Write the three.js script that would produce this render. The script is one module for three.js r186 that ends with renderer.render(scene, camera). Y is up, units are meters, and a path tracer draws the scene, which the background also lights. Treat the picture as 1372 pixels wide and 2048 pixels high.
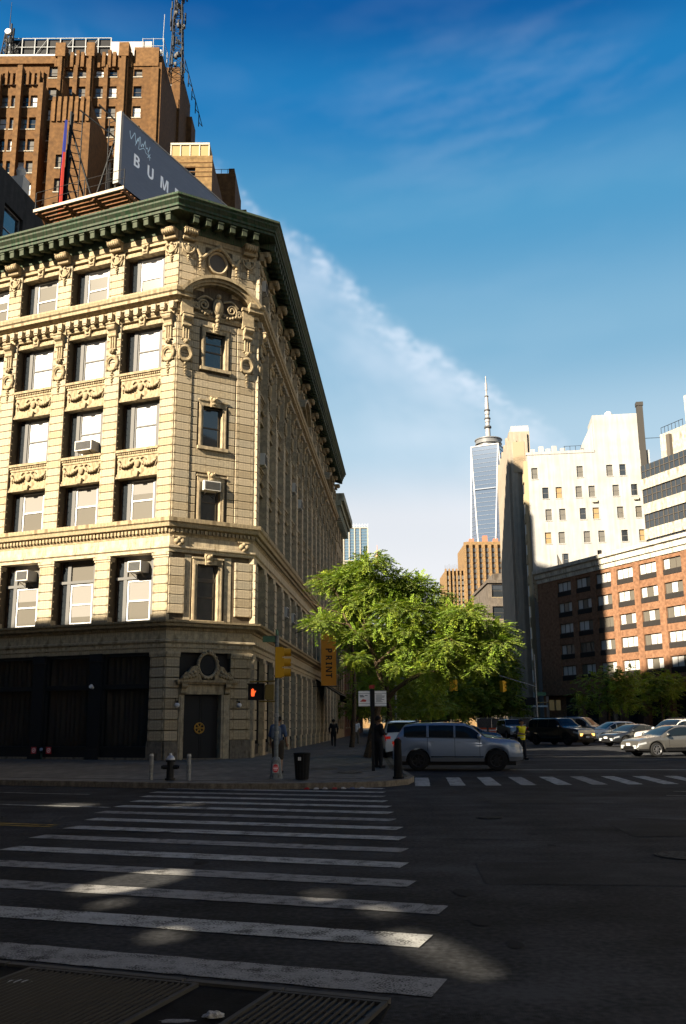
import * as THREE from 'three';
import { mergeGeometries } from 'three/addons/utils/BufferGeometryUtils.js';
import { MarchingCubes } from 'three/addons/objects/MarchingCubes.js';
import { ImprovedNoise } from 'three/addons/math/ImprovedNoise.js';

// ------------------------------------------------------------------ camera, sky, sun, exposure
const scene = new THREE.Scene();
const camera = new THREE.PerspectiveCamera(57.67, 686 / 1024, 0.1, 6000);
camera.position.set(0, 1.7, 0);
camera.rotation.order = 'YXZ';
camera.rotation.set(0.2226, 0, -0.0074);
const renderer = new THREE.WebGLRenderer({ antialias: true });
renderer.setSize(686, 1024);
renderer.toneMapping = THREE.LinearToneMapping;
renderer.toneMappingExposure = 4.3;
renderer.shadowMap.enabled = true;

const SUN_AZ = 136 * Math.PI / 180, SUN_EL = 27 * Math.PI / 180;       // azimuth counted to the left of the view
const sunDir = new THREE.Vector3(-Math.sin(SUN_AZ) * Math.cos(SUN_EL), Math.sin(SUN_EL), -Math.cos(SUN_AZ) * Math.cos(SUN_EL));
const sun = new THREE.DirectionalLight(new THREE.Color().setRGB(1, 0.88, 0.69), 5.0);
sun.position.copy(sunDir).multiplyScalar(400); sun.target.position.set(0, 0, 0);
sun.castShadow = true; sun.shadow.mapSize.set(4096, 4096);
Object.assign(sun.shadow.camera, { left: -250, right: 250, top: 250, bottom: -250, near: 1, far: 1200 });
scene.add(sun, sun.target);

// seeded random and noise
let seed = 12345;
const rnd = () => { seed = (seed * 1664525 + 1013904223) >>> 0; return seed / 4294967296; };
const rr = (a, b) => a + (b - a) * rnd();
const perlin = new ImprovedNoise();
const fbm = (x, y, z = 0, o = 4) => { let a = 0.5, s = 0; for (let i = 0; i < o; i++) { s += a * perlin.noise(x, y, z + i * 7.3); x *= 2.03; y *= 2.03; z *= 2.03; a *= 0.5; } return s; };
const clamp = (x, a = 0, b = 1) => Math.min(b, Math.max(a, x));
const smooth = (a, b, x) => { const t = clamp((x - a) / (b - a)); return t * t * (3 - 2 * t); };
const lerp = (a, b, t) => a + (b - a) * t;

{ // the sky: deep blue overhead, pale above the roofs, a wind-torn contrail with thin cirrus beside it
  const SKY = 0.355, w = 2048, h = 1024, data = new Float32Array(w * h * 4);
  const stops = [[-90, .30, .33, .36], [-2, .50, .53, .57], [2, .58, .59, .615], [8, .575, .585, .61], [12, .52, .545, .58], [16.5, .30, .43, .53], [22.6, .155, .315, .45], [30, .060, .225, .395], [36.7, .011, .135, .335], [41.6, .003, .070, .235], [47, .003, .055, .195], [60, .003, .045, .16], [90, .003, .04, .14]];
  for (let j = 0; j < h; j++) {
    const el = (0.5 - (j + 0.5) / h) * 180; let k = 0; const e = -((j + 0.5) / h - 0.5) * 180;
    while (k < stops.length - 2 && stops[k + 1][0] < e) k++;
    const A = stops[k], B = stops[k + 1], t = smooth(0, 1, (e - A[0]) / (B[0] - A[0]));
    for (let i = 0; i < w; i++) {
      const phi = ((i + 0.5) / w - 0.5) * 2 * Math.PI;                 // direction x = cos(phi), z = sin(phi)
      let az = phi * 180 / Math.PI + 90; if (az > 180) az -= 360;       // right of the view axis, degrees
      let r = lerp(A[1], B[1], t), g = lerp(A[2], B[2], t), b = lerp(A[3], B[3], t);
      const ax = az * Math.cos(el * Math.PI / 180);
      // contrail runs down to the right: about el 32 at az -7 to el 17 at az 13
      const line = 27.4 - 0.80 * (ax + 0.5) + 0.35 * fbm(ax * 0.35, 3.1) * 6, d = el - line;
      const along = smooth(-16, -6, ax) * (1 - smooth(9, 16, ax));
      const torn = 0.5 + 0.9 * fbm(ax * 0.55, el * 0.55, 1.7, 5) + 0.75 * fbm(ax * 1.2 + el * 2.6, el * 1.4 - ax * 0.5, 4.2, 5) * 1.5;
      const core = Math.exp(-d * d / (d > 0 ? 0.16 : 2.6));
      const veil = smooth(-14, -1, d) * (1 - smooth(-1, 0.6, d)) * (0.55 + 0.9 * fbm(ax * 0.22 + el * 0.12, el * 0.3, 9.1, 4));
      let c = along * (0.34 * core * clamp(torn * 1.9 - 0.62) + 0.42 * clamp(veil) * smooth(6, 13, el));
      const u = (ax - 9) * 0.85 + (el - 36) * 0.5, v = (el - 36) - (ax - 9) * 0.22;  // wisps of cirrus to the upper right
      c += 0.075 * Math.exp(-v * v / 22 - u * u / 80) * clamp(0.15 + 2.2 * fbm(u * 0.22 + v * 0.1, v * 0.8, 5.5, 6));
      c += 0.03 * clamp(fbm(ax * 0.12, el * 0.3, 2.2, 4) * 2) * smooth(5, 20, el) * (1 - smooth(45, 60, el));
      r = lerp(r, 0.66, c); g = lerp(g, 0.69, c); b = lerp(b, 0.76, c);
      const q = ((h - 1 - j) * w + i) * 4;                                    // row 0 of the texture is straight down
      data[q] = r * SKY; data[q + 1] = g * SKY; data[q + 2] = b * SKY; data[q + 3] = 1;
    }
  }
  const sky = new THREE.DataTexture(data, w, h, THREE.RGBAFormat, THREE.FloatType);
  sky.mapping = THREE.EquirectangularReflectionMapping; sky.magFilter = sky.minFilter = THREE.LinearFilter; sky.needsUpdate = true;
  scene.background = sky; scene.environment = sky;
}

// ------------------------------------------------------------------ helpers: materials, geometry, things
function noiseMap(size, fn) {            // fn(x, y) -> [r, g, b] multipliers 0..1 (sRGB-coded), tiles by mirroring
  const d = new Uint8Array(size * size * 4);
  for (let y = 0; y < size; y++) for (let x = 0; x < size; x++) {
    const c = fn(x / size, y / size), q = (y * size + x) * 4;
    d[q] = clamp(c[0]) * 255; d[q + 1] = clamp(c[1]) * 255; d[q + 2] = clamp(c[2]) * 255; d[q + 3] = 255;
  }
  const t = new THREE.DataTexture(d, size, size); t.wrapS = t.wrapT = THREE.MirroredRepeatWrapping;
  t.magFilter = THREE.LinearFilter; t.minFilter = THREE.LinearMipmapLinearFilter; t.generateMipmaps = true; t.colorSpace = THREE.SRGBColorSpace; t.needsUpdate = true;
  return t;
}
const grey = (v) => [v, v, v];
const T = {
  stone: noiseMap(256, (x, y) => { const n = fbm(x * 6, y * 6, 1, 5) * 0.26 + fbm(x * 40, y * 40, 2, 3) * 0.2 + fbm(x * 16, y * 2, 6, 4) * 0.24, k = smooth(0.08, 0.4, fbm(x * 7, y * 1.6, 11, 4)) * 0.16; return [0.88 + n - k, 0.872 + n - k * 1.1, 0.85 + n * 0.9 - k * 1.25]; }),
  asphalt: noiseMap(1024, (x, y) => { const n = fbm(x * 160, y * 160, 1, 3) * 0.4 + fbm(x * 9, y * 9, 2, 5) * 0.42 + fbm(x * 2.5, y * 2.5, 8, 3) * 0.34 + fbm(x * 3, y * 24, 4, 3) * 0.16; const s = fbm(x * 260, y * 260, 5, 2) > 0.34 ? 0.2 : 0; return grey(0.7 + n + s); }),
  walk: noiseMap(512, (x, y) => { const n = fbm(x * 8, y * 8, 1, 5) * 0.35 + fbm(x * 90, y * 90, 2, 3) * 0.22; const gum = fbm(x * 55, y * 55, 9, 2) > 0.36 ? -0.22 : 0; return [0.78 + n + gum, 0.77 + n + gum, 0.75 + n + gum]; }),
  brick: noiseMap(512, (x, y) => { const n = fbm(x * 10, y * 10, 1, 4) * 0.3 + fbm(x * 70, y * 180, 2, 2) * 0.3; return [0.82 + n, 0.8 + n, 0.78 + n]; }),
  copper: noiseMap(512, (x, y) => { const n = fbm(x * 26, y * 3, 1, 4), m = fbm(x * 8, y * 8, 3, 5), k = smooth(-0.1, 0.35, n + m * 0.7); return [lerp(0.95, 0.52, k), lerp(0.92, 0.74, k), lerp(0.88, 0.6, k)].map((c) => c * (0.86 + 0.3 * m)); }),
  paint: noiseMap(512, (x, y) => { const n = fbm(x * 60, y * 60, 1, 4) * 0.5 + fbm(x * 7, y * 7, 4, 4) * 0.35; const worn = smooth(0.02, 0.36, fbm(x * 110, y * 110, 3, 4) + fbm(x * 9, y * 9, 6, 3) * 0.9); return grey(lerp(0.9 + n * 0.4, 0.36, worn)); }),
  bark: noiseMap(256, (x, y) => grey(0.7 + fbm(x * 30, y * 6, 1, 4) * 0.7)),
  concrete: noiseMap(512, (x, y) => { const n = fbm(x * 30, y * 2, 1, 4) * 0.14 + fbm(x * 8, y * 8, 4, 4) * 0.09; return [0.84 + n, 0.83 + n, 0.82 + n]; }),
};
const col = (r, g, b) => new THREE.Color().setRGB(r, g, b);
const ALBEDO = 0.74;                     // one factor darkens all surface colours, tuned with the exposure to deepen shade
function mat(c, o = {}) {
  const { map, scale = 1, phys, ...rest } = o;                 // matt surfaces get a weak sheen, glass and car paint the full one
  const m = new THREE.MeshPhysicalMaterial({ specularIntensity: phys ? 1 : 0.35, color: col(...c.map((v) => v * ALBEDO)), roughness: 0.85, metalness: 0, ...rest });
  if (map) { const t = T[map].clone(); t.needsUpdate = true; t.repeat.set(scale, scale); m.map = t; }
  return m;
}
const M = {
  stone: [[.555, .465, .335], [.515, .437, .315], [.585, .485, .345], [.475, .385, .26], [.535, .44, .30], [.495, .428, .322]].map((c) => mat(c, { map: 'stone', scale: 0.7, bumpMap: T.stone, bumpScale: 0.004 })),
  carved: mat([.44, .35, .225], { map: 'stone', scale: 0.9 }),
  joint: mat([.13, .10, .068], { map: 'stone', scale: 0.5 }),
  granite: mat([.22, .19, .155], { map: 'stone', scale: 0.9 }),
  bronze: mat([.085, .05, .026], { roughness: 0.6, map: 'stone', scale: 0.6 }),
  darkpaint: mat([.012, .013, .015], { roughness: 0.55 }),
  sash: mat([.13, .125, .118], { roughness: 0.6 }),
  sashdark: mat([.10, .085, .07], { roughness: 0.6 }),
  glass: mat([.022, .026, .03], { phys: true, roughness: 0.05, clearcoat: 1, clearcoatRoughness: 0.02 }),
  glassgrey: mat([.135, .122, .10], { phys: true, roughness: 0.22, clearcoat: 1, clearcoatRoughness: 0.03 }),
  blind: mat([.60, .59, .57], { phys: true, roughness: 0.7, clearcoat: 1, clearcoatRoughness: 0.03 }),
  shopglass: new THREE.MeshPhysicalMaterial({ color: col(.75, .78, .8), roughness: 0.02, transmission: 1, thickness: 0 }),
  curtain: mat([.10, .088, .076], { roughness: 0.95 }),
  blindhalf: mat([.22, .205, .185], { roughness: 0.8 }),
  copper: mat([.08, .104, .07], { map: 'copper', scale: 0.35, roughness: 0.7 }),
  copperdark: mat([.105, .13, .088], { map: 'copper', scale: 0.6, roughness: 0.75 }),
  brown: [[.20, .107, .040], [.18, .094, .034], [.225, .122, .047]].map((c) => mat(c, { map: 'brick', scale: 0.16 })),
  brick: [[.34, .185, .108], [.315, .168, .097]].map((c) => mat(c, { map: 'brick', scale: 0.22 })),
  white: mat([.53, .53, .515], { map: 'concrete', scale: 0.06 }),
  cream: mat([.52, .49, .43], { map: 'stone', scale: 0.25 }),
  concrete: mat([.46, .40, .32], { map: 'concrete', scale: 0.07 }),
  tan: mat([.36, .235, .115], { map: 'brick', scale: 0.1 }),
  black: mat([.01, .01, .011], { roughness: 0.6 }),
  rubber: mat([.012, .012, .012], { roughness: 0.9 }),
  steel: mat([.30, .31, .32], { roughness: 0.5, metalness: 0.6 }),
  galv: mat([.36, .37, .38], { roughness: 0.6, metalness: 0.3, map: 'stone', scale: 2 }),
  rust: mat([.22, .10, .045], { map: 'stone', scale: 1.2 }),
  whitepaint: mat([.74, .73, .71], { roughness: 0.5 }),
  yellow: mat([.68, .36, .015], { roughness: 0.5 }),
  bark: mat([.17, .115, .07], { map: 'bark', scale: 1.2 }),
  asphalt: mat([.056, .058, .062], { map: 'asphalt', scale: 0.11, roughness: 0.95, specularIntensity: 0.15, bumpMap: T.asphalt, bumpScale: 0.006 }),
  walk: mat([.23, .215, .195], { map: 'walk', scale: 0.3, bumpMap: T.walk, bumpScale: 0.003 }),
  line: mat([.43, .43, .41], { map: 'paint', scale: 0.45 }),
  lineworn: mat([.30, .295, .285], { map: 'paint', scale: 0.6 }),
  yellowline: mat([.42, .25, .035], { map: 'paint', scale: 0.5 }),
};
const NI = (g) => { const n = g.index ? g.toNonIndexed() : g; for (const k of Object.keys(n.attributes)) if (!['position', 'normal', 'uv'].includes(k)) n.deleteAttribute(k); n.morphAttributes = {}; return n; };
function uvBox(g) {                      // texture coordinates in metres, projected along each face's main axis
  const p = g.attributes.position, n = g.attributes.normal, uv = new Float32Array(p.count * 2);
  for (let i = 0; i < p.count; i++) {
    const ax = Math.abs(n.getX(i)), ay = Math.abs(n.getY(i)), az = Math.abs(n.getZ(i)), x = p.getX(i), y = p.getY(i), z = p.getZ(i);
    if (ay >= ax && ay >= az) { uv[2 * i] = x; uv[2 * i + 1] = z; } else if (ax > az) { uv[2 * i] = z; uv[2 * i + 1] = y; } else { uv[2 * i] = x; uv[2 * i + 1] = y; }
  }
  g.setAttribute('uv', new THREE.BufferAttribute(uv, 2)); return g;
}
const join = (...gs) => { const l = gs.flat().map((g) => { const n = NI(g); if (!n.attributes.uv) n.setAttribute('uv', new THREE.BufferAttribute(new Float32Array(n.attributes.position.count * 2), 2)); return n; }); return uvBox(l.length === 1 ? l[0] : mergeGeometries(l)); };
const bx = (x0, x1, y0, y1, z0, z1) => new THREE.BoxGeometry(x1 - x0, y1 - y0, z1 - z0).translate((x0 + x1) / 2, (y0 + y1) / 2, (z0 + z1) / 2);
const cb = (w, h, d, x = 0, y = 0, z = 0) => new THREE.BoxGeometry(w, h, d).translate(x, y, z);
function chamfered(w, h, d, b) {         // a block whose front edges (towards +z) are bevelled; back at z = 0
  const x = w / 2, y = h / 2, P = [[-x, -y, 0], [x, -y, 0], [x, y, 0], [-x, y, 0], [-x, -y, d - b], [x, -y, d - b], [x, y, d - b], [-x, y, d - b], [-x + b, -y + b, d], [x - b, -y + b, d], [x - b, y - b, d], [-x + b, y - b, d]];
  const F = [[8, 9, 10, 11]]; for (let i = 0; i < 4; i++) { const j = (i + 1) % 4; F.push([i, j, 4 + j, 4 + i], [4 + i, 4 + j, 8 + j, 8 + i]); }
  const v = []; for (const f of F) for (const k of [0, 1, 2, 0, 2, 3]) v.push(...P[f[k]]);
  const g = new THREE.BufferGeometry(); g.setAttribute('position', new THREE.Float32BufferAttribute(v, 3)); g.computeVertexNormals(); return join(g);
}
const cyl = (r0, r1, h, x = 0, y = 0, z = 0, n = 16) => new THREE.CylinderGeometry(r1, r0, h, n).translate(x, y + h / 2, z);
const ball = (r, x, y, z, n = 10) => new THREE.SphereGeometry(r, n, Math.max(6, n - 2)).translate(x, y, z);
function rod(a, b, r0, r1 = r0, n = 8) {
  const A = new THREE.Vector3(...a), B = new THREE.Vector3(...b), d = B.clone().sub(A), g = new THREE.CylinderGeometry(r1, r0, d.length(), n);
  g.applyQuaternion(new THREE.Quaternion().setFromUnitVectors(new THREE.Vector3(0, 1, 0), d.normalize())); return g.translate((A.x + B.x) / 2, (A.y + B.y) / 2, (A.z + B.z) / 2);
}
const tube = (pts, r, n = 24, k = 6) => new THREE.TubeGeometry(new THREE.CatmullRomCurve3(pts.map((p) => new THREE.Vector3(...p))), n, r, k);
function extrude(pts, depth, bevel = 0) { // polygon in x, y pushed along +z
  const s = new THREE.Shape(pts.map((p) => new THREE.Vector2(...p)));
  return new THREE.ExtrudeGeometry(s, { depth, bevelEnabled: bevel > 0, bevelSize: bevel, bevelThickness: bevel, bevelSegments: 1, steps: 1, curveSegments: 8 });
}
function sweep(path, prof, caps = true) { // mitred moulding: path of [x, z], profile of [out, y] from bottom to top
  const n = path.length, mit = path.map((p, i) => {
    const nn = (a, b) => { const dx = b[0] - a[0], dz = b[1] - a[1], l = Math.hypot(dx, dz); return [-dz / l, dx / l]; };
    const a = i > 0 ? nn(path[i - 1], p) : null, b = i < n - 1 ? nn(p, path[i + 1]) : null;
    if (!a) return b; if (!b) return a;
    const mx = a[0] + b[0], mz = a[1] + b[1], l = Math.hypot(mx, mz), k = 1 / ((mx * a[0] + mz * a[1]) / l); return [mx / l * k, mz / l * k];
  });
  const pt = (i, j) => [path[i][0] + mit[i][0] * prof[j][0], prof[j][1], path[i][1] + mit[i][1] * prof[j][0]], v = [];
  const quad = (a, b, c, d) => { for (const q of [a, b, c, a, c, d]) v.push(...q); };
  for (let i = 0; i < n - 1; i++) for (let j = 0; j < prof.length - 1; j++) quad(pt(i, j), pt(i + 1, j), pt(i + 1, j + 1), pt(i, j + 1));
  if (caps) for (const i of [0, n - 1]) for (let j = 1; j < prof.length - 1; j++) { const t = [pt(i, 0), pt(i, j), pt(i, j + 1)]; if (i) t.reverse(); for (const q of t) v.push(...q); }
  const g = new THREE.BufferGeometry(); g.setAttribute('position', new THREE.Float32BufferAttribute(v, 3)); g.computeVertexNormals(); return join(g);
}
const used = {};
function numbered(name) { const k = used[name] = (used[name] ?? -1) + 1; return k ? `${name}_${String(k).padStart(3, '0')}` : name; }
const shadowed = (o) => { o.castShadow = o.receiveShadow = true; return o; };
function thing(name, label, category, pos = [0, 0, 0], turn = 0, group) {
  const o = new THREE.Group(); o.name = numbered(name); o.position.set(...pos); o.rotation.y = turn; o.userData = { label, category };
  if (group) o.userData.group = group; scene.add(o); return o;
}
function single(name, geo, m, label, category, pos = [0, 0, 0], turn = 0, group) {
  const o = shadowed(new THREE.Mesh(geo, m)); o.name = numbered(name); o.position.set(...pos); o.rotation.y = turn; o.userData = { label, category };
  if (group) o.userData.group = group; scene.add(o); return o;
}
function structure(name, geo, m, pos = [0, 0, 0]) { const o = shadowed(new THREE.Mesh(geo, m)); o.name = numbered(name); o.position.set(...pos); o.userData = { kind: 'structure' }; scene.add(o); return o; }
function part(parent, name, geo, m, pos = [0, 0, 0], turn = 0) { const o = shadowed(new THREE.Mesh(geo, m)); o.name = name; o.position.set(...pos); o.rotation.y = turn; parent.add(o); return o; }
function copy(o, label, pos, turn) { const c = o.clone(); c.name = numbered(o.name.replace(/_\d{3}$/, '')); c.userData = { ...o.userData, label }; if (pos) c.position.set(...pos); if (turn !== undefined) c.rotation.y = turn; scene.add(c); return c; }
const canvas = (w, h, draw) => { const c = document.createElement('canvas'); c.width = w; c.height = h; draw(c.getContext('2d'), w, h); const t = new THREE.CanvasTexture(c); t.colorSpace = THREE.SRGBColorSpace; return t; };
const pick = (a) => a[Math.floor(rnd() * a.length)];
// a facade frame: x along the wall to the right, y up, z out of the wall; root space has its origin at the building's base
function frame(o, dirDeg) { const a = dirDeg * Math.PI / 180, e = [Math.sin(a), -Math.cos(a)]; return { o, e, n: [-e[1], e[0]], turn: Math.atan2(-e[1], e[0]) }; }   // dirDeg: to the right of the view axis
const at = (f, u, y, o) => [f.o[0] + f.e[0] * u + f.n[0] * o, y, f.o[1] + f.e[1] * u + f.n[1] * o];
const put = (parent, name, geo, m, f, u, y, o) => part(parent, name, geo, m, at(f, u, y, o), f.turn);

// ------------------------------------------------------------------ the setting: road, pavements, markings
const flat = (pts, y, m, name, parent) => { // horizontal sheet from a polygon of [x, z]
  const s = new THREE.Shape(pts.map(([x, z]) => new THREE.Vector2(x, -z))), g = join(new THREE.ShapeGeometry(s).rotateX(-Math.PI / 2));
  const o = parent ? part(parent, name, g, m, [0, y, 0]) : structure(name, g, m, [0, y, 0]); return o;
};
const road = structure('road', join(new THREE.PlaneGeometry(5200, 5200).rotateX(-Math.PI / 2)), M.asphalt);
{ // asphalt relaid along a utility trench and in old patches
  const patch = mat([.040, .042, .046], { map: 'asphalt', scale: 0.17, roughness: 0.95, specularIntensity: 0.15 }), patch2 = mat([.072, .074, .077], { map: 'asphalt', scale: 0.13, roughness: 0.95, specularIntensity: 0.15 });
  flat([[1.6, -12.2], [26, -9.6], [26, -7.9], [1.5, -10.6]], 0.004, patch, 'asphalt_patch', road);
  flat([[-14, -24.6], [-5.4, -21.4], [-5.4, -19.9], [-14, -23.1]], 0.004, patch2, 'asphalt_patch', road);
  flat([[3.2, -22.4], [30, -20.2], [30, -18.1], [3.1, -20.6]], 0.004, patch2, 'asphalt_patch', road);
  flat([[4.5, -17], [7.9, -16.6], [7.7, -14.2], [4.3, -14.7]], 0.005, patch, 'asphalt_patch', road);
}
function strip(x0, z0, x1, z1, w, m, name = 'road_marking', y = 0.008, skew = 0) { // painted bar: centre line and width; skew turns its ends
  const dx = x1 - x0, dz = z1 - z0, l = Math.hypot(dx, dz), nx = -dz / l * w / 2, nz = dx / l * w / 2, k = skew;
  const n = Math.max(4, Math.round(l / 0.12)), a = [], b = [], jag = () => Math.min(1, Math.max(-1, fbm(rnd() * 90, rnd() * 90, 3, 2) * 3)) * 0.016;   // ragged, worn edges
  for (let i = 0; i <= n; i++) { const t = i / n, j = jag(), q = jag(), e = i === 0 ? jag() * 2 : i === n ? jag() * 2 : 0, X = x0 + dx * t + dx / l * e, Z = z0 + dz * t + dz / l * e, f = (w / 2 + j) / (w / 2), h = (w / 2 + q) / (w / 2); a.push([X + nx * f, Z + nz * f]); b.unshift([X - nx * h, Z - nz * h]); }
  return flat([...a, ...b], y, m, name, road);
}
{ // tar-sealed cracks, worn tyre arcs and iron lids in the roadway
  const tar = mat([.018, .018, .020], { roughness: 1, specularIntensity: 0.05 });
  const ribbon = (pts, w, m, name) => { const c = new THREE.CatmullRomCurve3(pts.map(([x, z]) => new THREE.Vector3(x, 0, z))).getSpacedPoints(30), L = [], R = []; c.forEach((p, i) => { const q = c[Math.min(30, i + 1)], o = c[Math.max(0, i - 1)], d = q.clone().sub(o).normalize(), k = w / 2 * (0.7 + 0.6 * Math.abs(Math.sin(i * 1.3))); L.push([p.x - d.z * k, p.z + d.x * k]); R.unshift([p.x + d.z * k, p.z - d.x * k]); }); flat([...L, ...R], 0.0065, m, name, road); };
  for (const p of [[[1.2, -14.6], [4, -14.1], [7, -14.4], [12, -13.2]], [[5, -23.8], [9, -23.1], [16, -22.4]], [[-9, -17.5], [-3, -15.6], [2, -13.9]], [[-4.2, -23.4], [-1, -22.1], [3, -21.3]], [[2.2, -6.2], [4.5, -6.6], [7, -6.1]]]) ribbon(p, 0.024, tar, 'crack_seal');
  const tyre = mat([.030, .031, .034], { roughness: 0.9 }); for (const k of [0, 0.28]) ribbon([[5.2 + k, -17.5], [6.3 + k, -16.6], [6.9 + k, -15.2], [6.8 + k, -13.4], [6.2 + k, -12]], 0.14, tyre, 'tyre_mark');
  const oil = mat([.021, .021, .022], { roughness: 0.95, specularIntensity: 0.1 });
  for (let k = 0; k < 26; k++) { const x = rr(-9, 17), z = rr(-32, -6.8), r = rr(0.05, 0.17), s = rnd() * 50, n = 22; flat([...Array(n)].map((_, i) => { const a = -i / n * 6.2832, q = r * (0.7 + 0.9 * Math.abs(fbm(Math.cos(a) + s, Math.sin(a) + s, 2, 3))); return [x + Math.cos(a) * q * 0.8, z + Math.sin(a) * q * 1.7]; }), 0.0058 + 0.00002 * k, oil, 'oil_stain', road); }
  const iron = mat([.03, .03, .029], { roughness: 0.75, specularIntensity: 0.1 });
  for (const [x, z, r, l] of [[4.4, -12.6, 0.38, 'round iron manhole cover in the roadway right of the crossing'], [9.6, -20.4, 0.4, 'round iron manhole cover in the roadway near the far crossing'], [-6.8, -18.2, 0.36, 'round iron manhole cover in the left roadway'], [2.6, -17.6, 0.2, 'small iron valve lid in the roadway beside the crossing']]) { const t = thing('manhole_cover', l, 'manhole', [x, 0.007, z]); part(t, 'lid', join(cyl(r, r, 0.006, 0, 0, 0, 28)), iron); part(t, 'studs', join([...Array(24)].map((_, i) => cb(0.05, 0.004, 0.05, Math.cos(i * 2.4) * r * Math.sqrt(i / 26), 0.008, Math.sin(i * 2.4) * r * Math.sqrt(i / 26)))), iron); part(t, 'ring', join(new THREE.TorusGeometry(r + 0.03, 0.02, 4, 28).rotateX(Math.PI / 2).scale(1, 0.3, 1)), iron); }
}
// the near crossing: bars 1.33 m apart, slightly askew to the view
const rightEnd = [0.62, 0.63, 0.68, 0.74, 0.735, 0.82, 0.83, 0.88, 0.86, 0.88, 0.88, 0.9, 0.92, 0.96, 1.0];
for (let k = 0; k < 15; k++) {
  const z = -6.6 - 1.337 * k, x1 = rightEnd[k], x0 = -4.78 + rr(-0.12, 0.12), s = 0.348;
  strip(x0, z + (x0 - x1) * s, x1, z, k > 12 ? 0.36 : 0.44, [0, 3, 2, 5, 8, 12].includes(k) ? M.lineworn : M.line, 'crosswalk_stripe');
}
strip(0.70, -9.25, 0.9, -9.18, 0.42, M.lineworn, 'crosswalk_stripe', 0.007);
// the crossing of the street ahead: short bars along the way cars go
for (let k = 0; k < 13; k++) {
  const x = 2.12 + 0.965 * k, e = k < 1 ? 0.1 : 0;
  strip(x - 0.02, -26.25 + e, x + 0.27, -30.1, 0.42, [3, 5].includes(k) ? M.lineworn : M.line, 'crosswalk_stripe', 0.008, 0.0);
}
strip(1.12, -28.5, 1.62, -28.46, 0.9, M.lineworn, 'crosswalk_stripe', 0.007);
strip(5.9, -34.5, 22, -32.2, 0.32, M.line, 'stop_line');
strip(-4.9, -20.3, -30, -29.2, 0.13, M.line, 'lane_line');
for (const k of [0, 0.26]) strip(-5.0, -16.6 - k, -30, -25.4 - k, 0.11, M.yellowline, 'lane_line');
strip(-6.3, -24.0, -16, -27.6, 0.1, M.lineworn, 'lane_line');
for (const [a, b, c, d, w] of [[8.0, -23.6, 9.6, -23.2, 0.1], [7.4, -22.4, 9.6, -21.9, 0.1], [9.3, -18.9, 11.6, -18.4, 0.1], [9.5, -18.0, 11.6, -17.5, 0.1]]) strip(a, b, c, d, w, M.lineworn, 'road_marking');
strip(7.6, -43, 18, -41.5, 0.3, M.lineworn, 'road_marking'); strip(9, -50, 30, -47.2, 0.3, M.lineworn, 'road_marking');

// the corner pavement: slab, granite kerb, flagstones
const cornerPoly = [[-80, -53.5], [-40, -39.0], [-20, -31.75], [-10, -28.1], [-5, -26.25], [-3.6, -25.75], [-2.2, -25.55], [-0.9, -25.6], [0.2, -25.8], [1.0, -26.15], [1.6, -26.95], [1.85, -28.2], [1.82, -30], [1.72, -33], [1.95, -45], [3.2, -100], [5.4, -200]];
const inside = (poly, x, z) => { let c = false; for (let i = 0, j = poly.length - 1; i < poly.length; j = i++) { const [a, b] = poly[i], [d, e] = poly[j]; if ((b > z) !== (e > z) && x < (d - a) * (z - b) / (e - b) + a) c = !c; } return c; };
function pavement(poly, back, y, name, slabs) {
  const all = [...poly, ...back], s = new THREE.Shape(all.map(([x, z]) => new THREE.Vector2(x, -z)));
  const g = join(new THREE.ExtrudeGeometry(s, { depth: y - 0.012, bevelEnabled: false }).rotateX(-Math.PI / 2));
  const o = structure(name, g, M.joint, [0, 0, 0]);
  part(o, 'kerb', sweep(poly.slice().reverse().map((p) => p), [[0.17, 0.002], [0.17, y + 0.003], [0, y + 0.006], [-0.012, y - 0.03], [-0.012, 0.002]].map(([a, b]) => [-a, b])), M.granite);
  if (slabs) slabs(o, all); return o;
}
pavement(cornerPoly, [[-60, -200], [-80, -100]], 0.15, 'sidewalk', (o, all) => {
  const e = [0.937, 0.35], v = [-0.35, 0.937], mats = [M.walk, mat([.20, .188, .172], { map: 'walk', scale: 0.35 }), mat([.255, .24, .215], { map: 'walk', scale: 0.28 })];
  const geo = join(cb(1.785, 0.012, 1.785)), rest = [];
  const kin = cornerPoly.map(([x, z]) => [x, z]);
  for (let i = -24; i < 10; i++) for (let j = -26; j < 2; j++) {
    const cx = -8 + e[0] * i * 1.8 + v[0] * j * 1.8, cz = -27.6 + e[1] * i * 1.8 + v[1] * j * 1.8;
    const near = [[-1, -1], [1, -1], [1, 1], [-1, 1]].every(([a, b]) => inside(all, cx + e[0] * a * 0.98 + v[0] * b * 0.98, cz + e[1] * a * 0.98 + v[1] * b * 0.98));
    if (!near || cx < -34 || cz < -75) continue;
    if (cx < -8 && cz < -45 || (cz < -48 && cx < -5)) continue;           // under the building
    part(o, 'paving_slab', geo, pick(mats), [cx, 0.144, cz], Math.atan2(-e[1], e[0]));
  }
});
// concrete between the flags and the kerb, one sheet just below the flags' faces
flat([...cornerPoly.map(([x, z], i) => [x - (i > 10 ? 0.17 : 0.06), z - (i > 10 ? 0 : 0.18)]), [-60, -200], [-80, -100]], 0.141, M.walk, 'concrete_margin', scene.getObjectByName('sidewalk'));
// the pavement across the street ahead and along the brick hotel
pavement([[60, -200], [25.5, -200], [26.2, -150], [26.8, -140], [28, -136], [30, -132.5], [56, -68]].reverse(), [], 0.15, 'sidewalk', null);
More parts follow.
